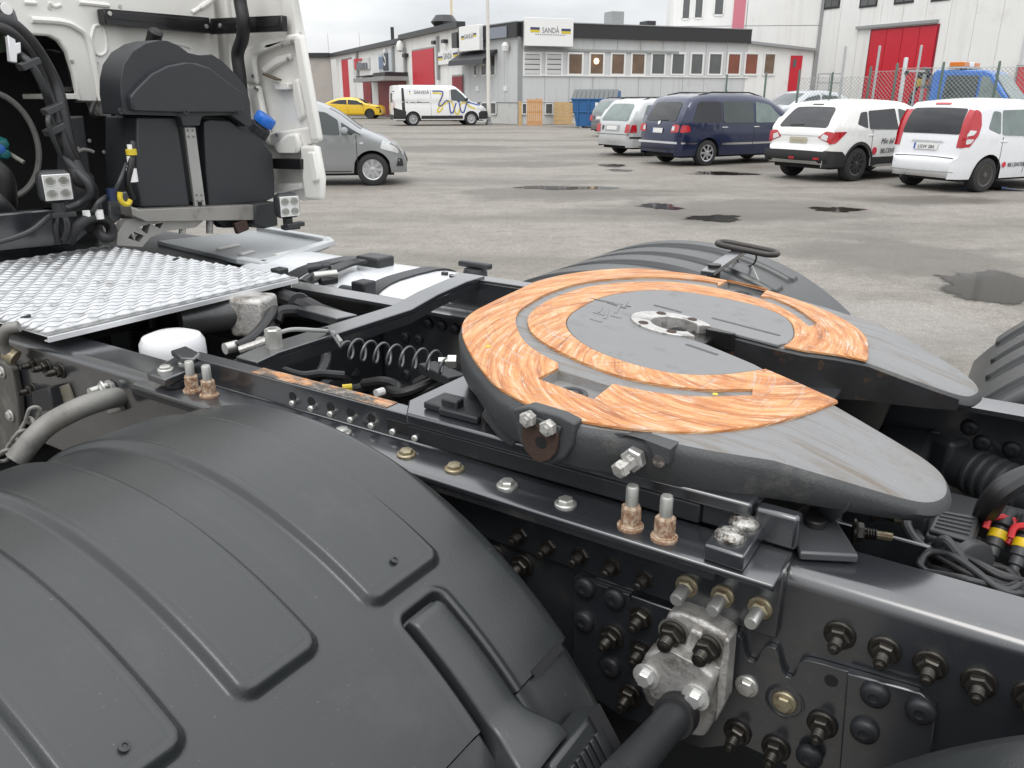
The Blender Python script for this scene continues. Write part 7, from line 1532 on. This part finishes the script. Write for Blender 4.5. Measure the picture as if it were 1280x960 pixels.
# bracket, plug and screws beside the rail's top
br = part(MB().prism([TZ(*p, 1.095) for p in ((1000, 690), (1074, 694), (1040, 640), (1010, 628), (985, 645))], (0, 0, -.012)), 'rear_bracket', M('bracket_satin', (.055, .058, .062), .42, .1, .2, 12, bump=.1, bs=120, coat=.3, crough=.25), .003)
q = TZ(1019, 656, 1.0955); part(MB().lathe([(.0135, 0), (.0135, .008), (.012, .0095), (0, .0095)], q, (0, 0, 1), 20), 'rubber_plug', rubber, parent=br)
part(MB().prism([TZ(1012, 628, 1.10), TZ(1040, 648, 1.10), TZ(1062, 628, 1.15), TZ(1030, 612, 1.15)], (.0, .0, -.01)), 'rear_bracket', MATS['bracket_satin'], .002, parent=br)
part(MB().obox(Vector(TZ(1100, 690, 1.0)), Vector((.09, .0, 0)), Vector((0, .004, 0)), Vector((0, 0, .03))), 'angle_bracket', frame_m, .002); part(MB().obox(Vector(TZ(1105, 660, .98)), Vector((.06, .0, 0)), Vector((0, .03, 0)), Vector((0, 0, .05))), 'relay_block', plastic_dk, .006)
for px, py, a in ((1066, 664, (1, .25, 0)), (1090, 640, (1, .2, -.1))):
    q = Vector(TZ(px, py, 1.04)); bolt(m_nut, q, a, br); part(MB().cyl(q, q + Vector(a)*.05, .006, n=10), 'screw', zinc_y, parent=br)

# ---------------------------------------------------------------- cab rear: white wall, bars, black tank, lamps, hoses
UW = -3.15
def tu(px, u): return [TU(x, y, u) for x, y in px]
half = [TU(*p, UW)[1:] for p in ((31, 43), (62, 45), (74, 51), (84, 65), (92, 90), (99, 126), (122, 127), (124, 119), (141, 118))]
zb_ = half[-1][1]; poly = [(2*VC - v, z) for v, z in reversed(half)] + [(v, z) for v, z in half] + [(2.47, zb_), (2.47, 3.3), (.125, 3.3), (.125, zb_)]
cab = part(MB().prism([(UW, v, z) for v, z in poly], (-.03, 0, 0)), 'cab', cabw, .008, 3, label='white sleeper cab seen from behind')
lip = [(v, z) for v, z in half[:6]]
part(MB().tube(smooth_path([(UW + .004, v + (.085 if i > 2 else .03 + .02*i), z + (.05 if i < 4 else 0)) for i, (v, z) in enumerate(lip)], 6), .012, 8), 'pressed_bead', cabw, parent=cab)
def bead(px, r=.006): part(MB().tube(smooth_path(tu(px, UW + .001), 6), r, 8), 'pressed_bead', cabw, parent=cab)
bead([(116, 38), (114, 50), (118, 64), (124, 69), (131, 66), (133, 58), (131, 42), (127, 33), (119, 32), (116, 38)]); bead([(30, 3), (45, 4)], .008); bead([(62, 3), (68, 8), (76, 6)], .007); bead([(98, 3), (136, 7)], .009)
bead([(240, 16), (268, -2)], .009); bead([(250, 10), (262, 2)], .012); bead([(200, 52), (235, 58), (240, 70)], .007)
for px, py in ((121, 79), (90, 77), (62, 10), (150, 8)): part(MB().lathe([(.008, 0), (.007, .003), (0, .003)], TU(px, py, UW), (1, 0, 0), 10), 'cab_screw', zinc, parent=cab)
part(MB().box((-5.4, .05, 1.15), (-3.75, 2.545, 3.6)), 'cab_body', cabw, .08, 4, parent=cab)
part(MB().box((-3.75, .05, 1.9), (-3.19, .12, 3.3)), 'cab_side', cabw, .01, parent=cab); part(MB().box((-3.75, 2.475, 1.15), (-3.19, 2.545, 3.3)), 'cab_side', cabw, .01, parent=cab)
part(MB().box((-3.75, .12, 3.2), (-3.185, 2.47, 3.3)), 'cab_roof', cabw, parent=cab)
part(MB().box((-3.745, .13, 1.16), (-3.70, 2.47, 3.19)), 'cavity_shade_panel', void_m, parent=cab, smooth=False)  # black panel added so the opening in the cab wall reads as shade
for (x0, x1, y0, y1, x2, y2, x3, y3) in ((129, 262, 10.5, 22, 265, 42, 132, 30),):
    br_ = part(MB().prism(tu([(x0, y0), (x1, y1), (x2, y2), (x3, y3)], UW + .05), (-.045, 0, 0)), 'black_rail', M('gloss_black_rail', (.012, .012, .013), .25, 0, .15, 8), .004, 2, parent=cab)
    part(MB().prism(tu([(x0 + 4, y0 + 4), (x1 - 2, y1 + 3), (x2 - 2, y2 - 6), (x3 + 4, y3 - 7)], UW + .052), (-.002, 0, 0)), 'rail_web', MATS['gloss_black_rail'], .001, parent=br_)
    for px, py in ((137, 17), (258, 33)): part(MB().lathe([(.009, 0), (.008, .004), (0, .005)], TU(px, py, UW + .053), (1, 0, 0), 10), 'rail_screw', zinc, parent=br_)
VF = 2.45
br2 = part(MB().prism(tv([(262, 23), (352, 19), (353, 39), (262, 43)], VF - .03), (0, .03, 0)), 'black_rail', MATS['gloss_black_rail'], .004, 2, parent=cab)
part(MB().prism(tv([(276, 28), (348, 24), (348, 33), (276, 36)], VF - .033), (0, .002, 0)), 'rail_web', MATS['gloss_black_rail'], .001, parent=br2)
for px, py in ((275, 32), (298, 33)): part(MB().lathe([(.009, 0), (.008, .004), (0, .005)], TV(px, py, VF - .034), AXN, 10), 'rail_screw', zinc, parent=br2)
# side fairing seen from inside
fa = part(MB().prism(tv([(258, -60), (380, -60), (368, 0), (376, 42), (388, 110), (399, 176), (386, 180), (396, 184), (403, 222), (402, 250), (378, 251), (345, 240), (318, 236), (262, 190)], VF + .05), (0, .025, 0)), 'side_fairing', cabw, .006, 2, label='white side fairing panel seen from its inner face')
def frib(px, d_, mat=cabw, th=.03, bev=.01): return part(MB().prism(tv(px, VF + .05 - d_), (0, th, 0)), 'fairing_rib', mat, bev, 3, parent=fa)
frib([(352, -60), (375, -60), (366, 0), (372, 43), (358, 45), (352, 20)], .03); frib([(284, -60), (290, -60), (284, 0), (296, 118), (290, 118), (277, 0)], .018); frib([(305, -60), (300, 0), (304, 20), (298, 20), (293, 0), (298, -60)], .014)
frib([(301, 66), (309, 57), (340, 46), (372, 41), (371, 52), (342, 58), (318, 68), (316, 76), (320, 105), (307, 107)], .05, bev=.014); frib([(366, 46), (376, 42), (388, 110), (399, 176), (388, 180), (380, 140)], .05, bev=.014)
frib([(308, 107), (321, 107), (330, 150), (336, 180), (322, 178)], .045); frib([(324, 168), (388, 158), (396, 176), (380, 184), (335, 182)], .035); frib([(324, 86), (345, 70), (362, 66), (362, 74), (348, 80), (330, 94)], .022); frib([(364, 100), (371, 98), (380, 145), (372, 152), (366, 130)], .016)
frib([(340, 182), (356, 168), (370, 166), (374, 180), (372, 192), (345, 192)], .06, bev=.016); frib([(374, 182), (394, 182), (403, 222), (402, 250), (380, 250), (376, 220)], .055, bev=.014); frib([(383, 190), (391, 190), (397, 225), (390, 228)], .068, bev=.006)
frib([(340, 102), (360, 104), (360, 112), (344, 112)], .03, bev=.004); frib([(320, 225), (345, 230), (376, 228), (376, 236), (345, 242), (318, 240)], .03)
frib([(327, 91), (346, 99), (345, 101), (328, 94)], .05, M('rusty_latch', (.13, .10, .07), .6, .3, .3, 20), bev=.002)
br3 = part(MB().prism(tv([(338, 198), (376, 199), (376, 212), (338, 211)], VF - .02), (0, .03, 0)), 'black_rail', MATS['gloss_black_rail'], .003, 2, parent=fa)
for px, py in ((353, 57), (365, 52), (316, 95), (319, 110), (322, 112), (346, 169), (360, 74)): part(MB().lathe([(.008, 0), (.007, .003), (0, .003)], TV(px, py, VF - .005), AXN, 10), 'fairing_screw', pipe_grey, parent=fa)
part(MB().tube(smooth_path([TV(297, -40, VF - .07), TV(300, 0, VF - .07), TV(304, 26, VF - .08), TV(303, 48, VF - .07), TV(297, 68, VF - .06), TV(300, 95, VF - .06), TV(304, 140, VF - .06)], 8), .026, 16), 'fairing_hose', rubber)
part(vbox(-4.3, -2.78, 1.62, 2.46, .55, .985), 'shelf_shade_box', plastic_dk, .02)  # invented dark box, stands in for the shadow beneath the shelf
part(vbox(-2.9, -2.68, 1.66, 1.95, .55, .975), 'shelf_shade_box', plastic_dk, .02)  # second invented box, carries the shelf's shadow towards the catwalk
# black reservoir with its cover
UT = -2.76
body_m = M('tank_black', (.026, .029, .033), .42, 0, .08, 3, bump=.10, bs=350, dirt=(.04, .042, .045), dirt_amt=.15, dirt_s=4)
for nm, px in (('reservoir', [(171, 146), (216, 146), (222, 149), (230, 200), (238, 258), (178, 259), (172, 230)]), ('reservoir', [(255, 152), (262, 149), (287, 150), (305, 164), (330, 176), (341, 192), (344, 225), (344, 247), (330, 253), (262, 258), (258, 215)])):
    part(MB().prism(tu(px, UT), (-.20, 0, 0)), nm, body_m, .016, 4)
part(MB().prism(tu([(164, 140), (300, 140), (318, 165), (336, 178), (340, 245), (260, 254), (172, 256)], UT - .04), (-.12, 0, 0)), 'reservoir_core', plastic_dk, .02, 3)
cov = [(155, 143), (151, 118), (151, 100), (155, 80), (166, 64), (182, 54), (198, 50), (210, 51), (224, 57), (236, 66), (250, 69), (265, 68), (278, 76), (296, 94), (308, 110), (313, 128), (315, 157), (308, 158), (300, 152), (289, 144), (256, 145), (252, 147), (250, 157), (229, 157), (226, 147), (222, 145)]
cv_ = part(MB().prism(tu(cov, UT + .03), (-.13, 0, 0)), 'reservoir_cover', body_m, .024, 5)
part(MB().prism(tu([(163, 121), (172, 110), (190, 92), (210, 82), (230, 78), (246, 79), (262, 84), (288, 104), (306, 117), (307, 140), (250, 140), (226, 140), (166, 138)], UT + .052), (-.04, 0, 0)), 'cover_step', body_m, .018, 4, parent=cv_)
for px, py in ((232, 140), (299, 140), (151, 139)): part(MB().lathe([(.011, 0), (.010, .004), (.005, .004), (.004, .001), (0, .001)], TU(px, py, UT + (.053 if px > 160 else .03)), (1, 0, 0), 14), 'cover_screw', plastic_dk, parent=cv_)
sb_ = part(MB().prism(tu([(231, 159), (244, 159), (257, 257), (244, 258)], UT + .012), (-.012, 0, 0)), 'steel_strap', M('strap_steel', (.40, .40, .385), .42, .6, .12, 10), .002)
for y in (163, 171, 244, 251):
    for dx in (-3, 3): xx = 237.5 + (y - 160)*.134; part(MB().lathe([(.005, 0), (.0045, .002), (0, .002)], TU(xx + dx, y, UT + .0125), (1, 0, 0), 8), 'rivet', pipe_grey, parent=sb_)
q = TU(250, 255, UT + .0128); part(MB().lathe([(.010, 0), (.010, .001), (0, .001)], q, (1, 0, 0), 12), 'strap_hole', void_m, parent=sb_)
na = Vector(TU(318, 170, UT - .1)); nb_ = Vector(TU(331, 150, UT - .06)); nd = (nb_ - na).normalized()
part(MB().lathe([(.048, -.05), (.046, .03), (.040, .035)], na + nd*.02, nd, 24), 'filler_neck', body_m); part(MB().lathe([(.042, 0), (.044, .005), (.044, .034), (.040, .040), (.020, .042), (0, .042)], na + nd*.062, nd, 20), 'blue_cap', M('blue_cap', (.02, .16, .62), .35, 0, .05, 20), ang=45)
part(MB().lathe([(.028, -.10), (.028, .01), (.018, .016), (0, .012)], TU(194, 42, UW + .1), (.6, 0, .8), 20), 'roof_duct_port', rubber)
# bracketry under the reservoir
sh = part(MB().prism(tu([(164, 258), (175, 262), (320, 256), (320, 275), (180, 277), (166, 270)], UT + .05), (-.22, 0, 0)), 'shelf_beam', M('mill_aluminium', (.33, .32, .30), .45, .6, .12, 8, dirt=(.2, .19, .17), dirt_amt=.25, dirt_s=10), .004)
part(MB().prism(tu([(319, 255), (346, 252), (348, 282), (330, 286), (319, 280)], UT + .06), (-.2, 0, 0)), 'shelf_bracket', plastic_dk, .006)
vs_, fs_ = fill2d([p[1:] for p in tu([(142, 306), (143, 290), (152, 276), (168, 270), (200, 269), (240, 272), (250, 276), (240, 284), (205, 288), (184, 296), (174, 308)], UT)], .03,
    [[p[1:] for p in tu(h_, UT)] for h_ in ([(156, 297), (160, 291), (164, 300)], [(165, 300), (163, 289), (176, 294), (170, 302)], [(168, 284), (184, 279), (180, 292)], [(186, 280), (200, 278), (196, 285)])])
mb = MB(); mb.add([(UT + .02, p.x, p.y) for p in vs_], fs_); mb.add([(UT - .02, p.x, p.y) for p in vs_], [tuple(reversed(f)) for f in fs_])
for h_ in ([(142, 306), (143, 290), (152, 276), (168, 270), (200, 269), (240, 272), (250, 276), (240, 284), (205, 288), (184, 296), (174, 308)], [(156, 297), (160, 291), (164, 300)], [(165, 300), (163, 289), (176, 294), (170, 302)], [(168, 284), (184, 279), (180, 292)], [(186, 280), (200, 278), (196, 285)]):
    L_ = [p[1:] for p in tu(h_, UT)]; L_.append(L_[0]); mb.grid([[(UT + .02, v, z) for v, z in L_], [(UT - .02, v, z) for v, z in L_]])
part(mb, 'truss_bracket', M('truss_alu', (.36, .35, .33), .5, .5, .15, 12, bump=.3, bs=120))
for px in (228, 262): part(MB().cyl(TU(px, 276, UT), TU(px, 292, UT), .014, n=10), 'shelf_bolt', alu)
part(MB().prism(tu([(268, 274), (318, 272), (318, 284), (280, 285)], UT), (-.05, 0, 0)), 'shelf_bracket', frame_dull, .004); part(MB().obox(Vector(TU(301, 283, UT + .04)), Vector((.01, 0, 0)), Vector((0, .03, .006)), Vector((0, -.005, .022))), 'rusty_tag', rust_dk, .004)
def lamp(px, py, u, tilt=0.):
    c_ = Vector(TU(px, py, u)); f_ = Vector((1, -.25 + tilt, -.05)).normalized(); r_ = Vector((0, 0, 1)).cross(f_).normalized(); up = f_.cross(r_); s_ = .050
    h_ = part(MB().obox(c_ - f_*.03, r_*s_, up*s_, f_*.03), 'work_lamp', plastic_dk, .024, 5)
    part(MB().obox(c_ + f_*.001, r_*s_*.80, up*s_*.80, f_*.002), 'lamp_lens', M('lamp_lens', (.74, .74, .72), .12, .3, .1, 30), .002, 2, parent=h_)
    for a in (-1, 1):
        for b in (-1, 1): part(MB().lathe([(.016, .003), (.014, .0036), (.008, .0015), (.003, .001), (.0028, .003), (0, .003)], c_ + r_*a*.0195 + up*b*.0195 + f_*.0012, f_, 16), 'led_cup', M('led_cup', (.42, .42, .38), .2, .6, .2, 40), parent=h_)
    part(MB().cyl(c_ - f_*.03 - up*.05, c_ - f_*.03 - up*.085, .02, n=12), 'lamp_foot', plastic_dk, parent=h_); part(MB().obox(c_ - f_*.03 - up*.09 + r_*.01, r_*.035, up*.008, f_*.02), 'lamp_foot', plastic_dk, .003, parent=h_)
lamp(72, 234, -2.62); lamp(362, 258, -2.55, -.1); part(MB().obox(Vector(TU(368, 281, -2.56)), Vector((.015, 0, 0)), Vector((0, .045, 0)), Vector((0, 0, .009))), 'lamp_bracket', plastic_dk, .004)
# dark bay ahead of the catwalk: post, beam, hoses, fan ring
part(MB().prism(tu([(84, 146), (105, 145), (112, 200), (120, 290), (86, 300), (82, 220)], -2.9), (-.06, 0, 0)), 'bay_post', frame_dull, .006)
part(MB().prism(tu([(-30, 270), (60, 262), (96, 268), (110, 292), (95, 306), (-30, 318)], -2.84), (-.05, 0, 0)), 'bay_beam', frame_m, .006)
part(MB().prism(tu([(142, 146), (168, 146), (170, 215), (150, 235), (140, 200)], -2.92), (-.05, 0, 0)), 'bay_bracket', frame_dull, .006)
for px, py in ((147, 161), (150, 186)): part(MB().lathe([(.012, 0), (.010, .006), (0, .008)], TU(px, py, -2.9), (1, 0, 0), 12), 'bay_bolt', alu)
part(MB().prism(tu([(136, 245), (160, 238), (168, 262), (150, 275), (137, 285)], -2.78), (-.05, 0, 0)), 'bay_bracket', frame_m, .006)
part(MB().prism(tu([(-25, 4), (8, 3), (20, 12), (25, 28), (27, 42), (18, 40), (-25, 30)], -2.8), (-.04, 0, 0)), 'hose_bracket', frame_m, .01, 3); part(MB().lathe([(.018, 0), (.017, .003), (0, .003)], TU(8, 11, -2.798), (1, 0, 0), 16), 'bracket_hole', sign_white)
part(MB().prism(tu([(9, 42), (19, 43), (20, 54), (26, 52), (27, 66), (22, 68), (22, 79), (13, 77), (11, 56)], -2.76), (-.02, 0, 0)), 'steel_clip', alu_b, .003)
part(MB().prism(tu([(-25, 38), (6, 40), (10, 66), (-25, 64)], -2.84), (-.05, 0, 0)), 'green_hose_guard', M('olive_guard', (.035, .05, .025), .7, 0, .4, 20), .01)
def uh(pts, r, u, mat=rubber): return part(MB().tube(smooth_path([TU(x, y, u + .03*math.sin(i*1.3)) for i, (x, y) in enumerate(pts)], 8), r, 12), 'hose', mat)
uh([(-20, 22), (10, 30), (32, 48), (52, 76), (68, 108), (76, 140), (84, 180), (96, 210)], .026, -2.82); uh([(-20, 30), (8, 38), (28, 56), (46, 84), (60, 118), (70, 150), (84, 190), (96, 214)], .018, -2.80); uh([(25, 68), (40, 82), (54, 108), (64, 132), (70, 160), (82, 196), (94, 212)], .012, -2.78, cable_m)
uh([(62, 142), (60, 152), (66, 172), (78, 196), (96, 214)], .008, -2.76, cable_m); uh([(96, 212), (108, 226), (116, 240), (112, 252), (94, 262), (72, 266)], .020, -2.76); uh([(96, 214), (110, 230), (112, 244), (100, 254), (80, 262)], .012, -2.74, cable_m)
uh([(92, 206), (100, 222), (108, 226)], .03, -2.78); uh([(72, 264), (60, 272), (36, 290), (0, 302), (-20, 304)], .009, -2.74, cable_m); uh([(86, 302), (94, 286), (110, 274), (128, 274), (138, 284), (139, 294), (132, 298), (124, 292), (121, 282)], .018, -2.72); uh([(72, 268), (70, 284), (74, 304)], .012, -2.74); uh([(80, 268), (84, 285), (80, 300)], .012, -2.72)
uh([(136, 244), (124, 252), (116, 264), (108, 268)], .008, -2.72, cable_m); uh([(166, 178), (164, 205), (160, 230), (166, 248)], .011, -2.72); uh([(158, 205), (150, 225), (142, 242)], .007, -2.72, cable_m); uh([(118, 128), (114, 140), (118, 146)], .008, -2.9)
for px, py, r, l, mt in ((164, 190, .018, .02, yellow_p), (165, 219, .018, .045, sign_white), (162, 199, .009, .02, sign_white), (162, 184, .008, .018, sign_white), (162, 210, .008, .016, sign_white), (140, 243, .018, .04, M('navy_plug', (.01, .02, .06), .4)), (124, 268, .014, .03, sign_white), (108, 267, .012, .02, sign_white)):
    c_ = Vector(TU(px, py, -2.70)); part(MB().cyl(c_ + Vector((0, 0, l/2)), c_ - Vector((0, 0, l/2)), r, n=12), 'cable_sleeve', mt)
part(MB().tube(smooth_path(tu([(150, 240), (150, 248), (154, 254), (160, 255), (163, 250)], -2.68), 6), .009, 8), 'yellow_clip', yellow_p)
for px, py in ((36, 80), (66, 136), (68, 162)): c_ = Vector(TU(px, py, -2.76)); part(MB().obox(c_, Vector((.02, 0, 0)), Vector((0, .03, .012)), Vector((0, -.004, .01))), 'hose_clip', cable_m, .003)
c_ = Vector(TU(-4, 182, -3.3)); part(MB().tube([c_ + Vector((0, math.cos(t)*.15, math.sin(t)*.19)) for t in [2*math.pi*k/40 for k in range(40)]], .011, 8, closed=True), 'fan_ring', pipe_grey)
for px, py, mt in ((2, 180, M('teal_part', (.015, .12, .13), .4, 0, .2, 20)), (4, 192, MATS['teal_part']), (-2, 186, blue_sign)): part(MB().lathe([(.022, -.03), (.026, 0), (.016, .03), (0, .035)], TU(px, py, -3.2), (1, -.2, 0), 8), 'fan_hub', mt)
part(MB().cyl(TU(8, 190, -3.2), TU(30, 203, -3.15), .008, n=8), 'fan_lever', pipe_grey)
uh([(-10, 205), (6, 222), (10, 250), (6, 266)], .03, -3.1); uh([(-14, 240), (0, 252), (14, 268)], .022, -3.0, cable_m)
for x, y in ((98, 186), (112, 176), (130, 190)): part(MB().lathe([(.007, 0), (0, .003)], TU(x, y, -2.88), (1, 0, 0), 8), 'bay_screw', pipe_grey)
part(MB().tube(smooth_path(tu([(96, 190), (104, 187), (112, 188), (117, 190)], -2.86), 5), .006, 8), 'bay_stay', pipe_grey)
part(MB().prism(tu([(79, 117), (98, 117), (98, 124), (80, 124)], -3.16), (-.3, 0, 0)), 'cab_crossmember', cabw, .004); part(MB().prism(tu([(82, 60), (90, 90), (96, 116), (62, 116), (45, 58)], -3.5), (-.1, 0, 0)), 'cab_floor_pan', frame_m, .02)
part(MB().prism(tu([(102, 128), (118, 128), (124, 145), (139, 145), (139, 128), (141, 119), (122, 119), (118, 124)], -3.2), (-.06, 0, 0)), 'cab_latch', alu, .006)
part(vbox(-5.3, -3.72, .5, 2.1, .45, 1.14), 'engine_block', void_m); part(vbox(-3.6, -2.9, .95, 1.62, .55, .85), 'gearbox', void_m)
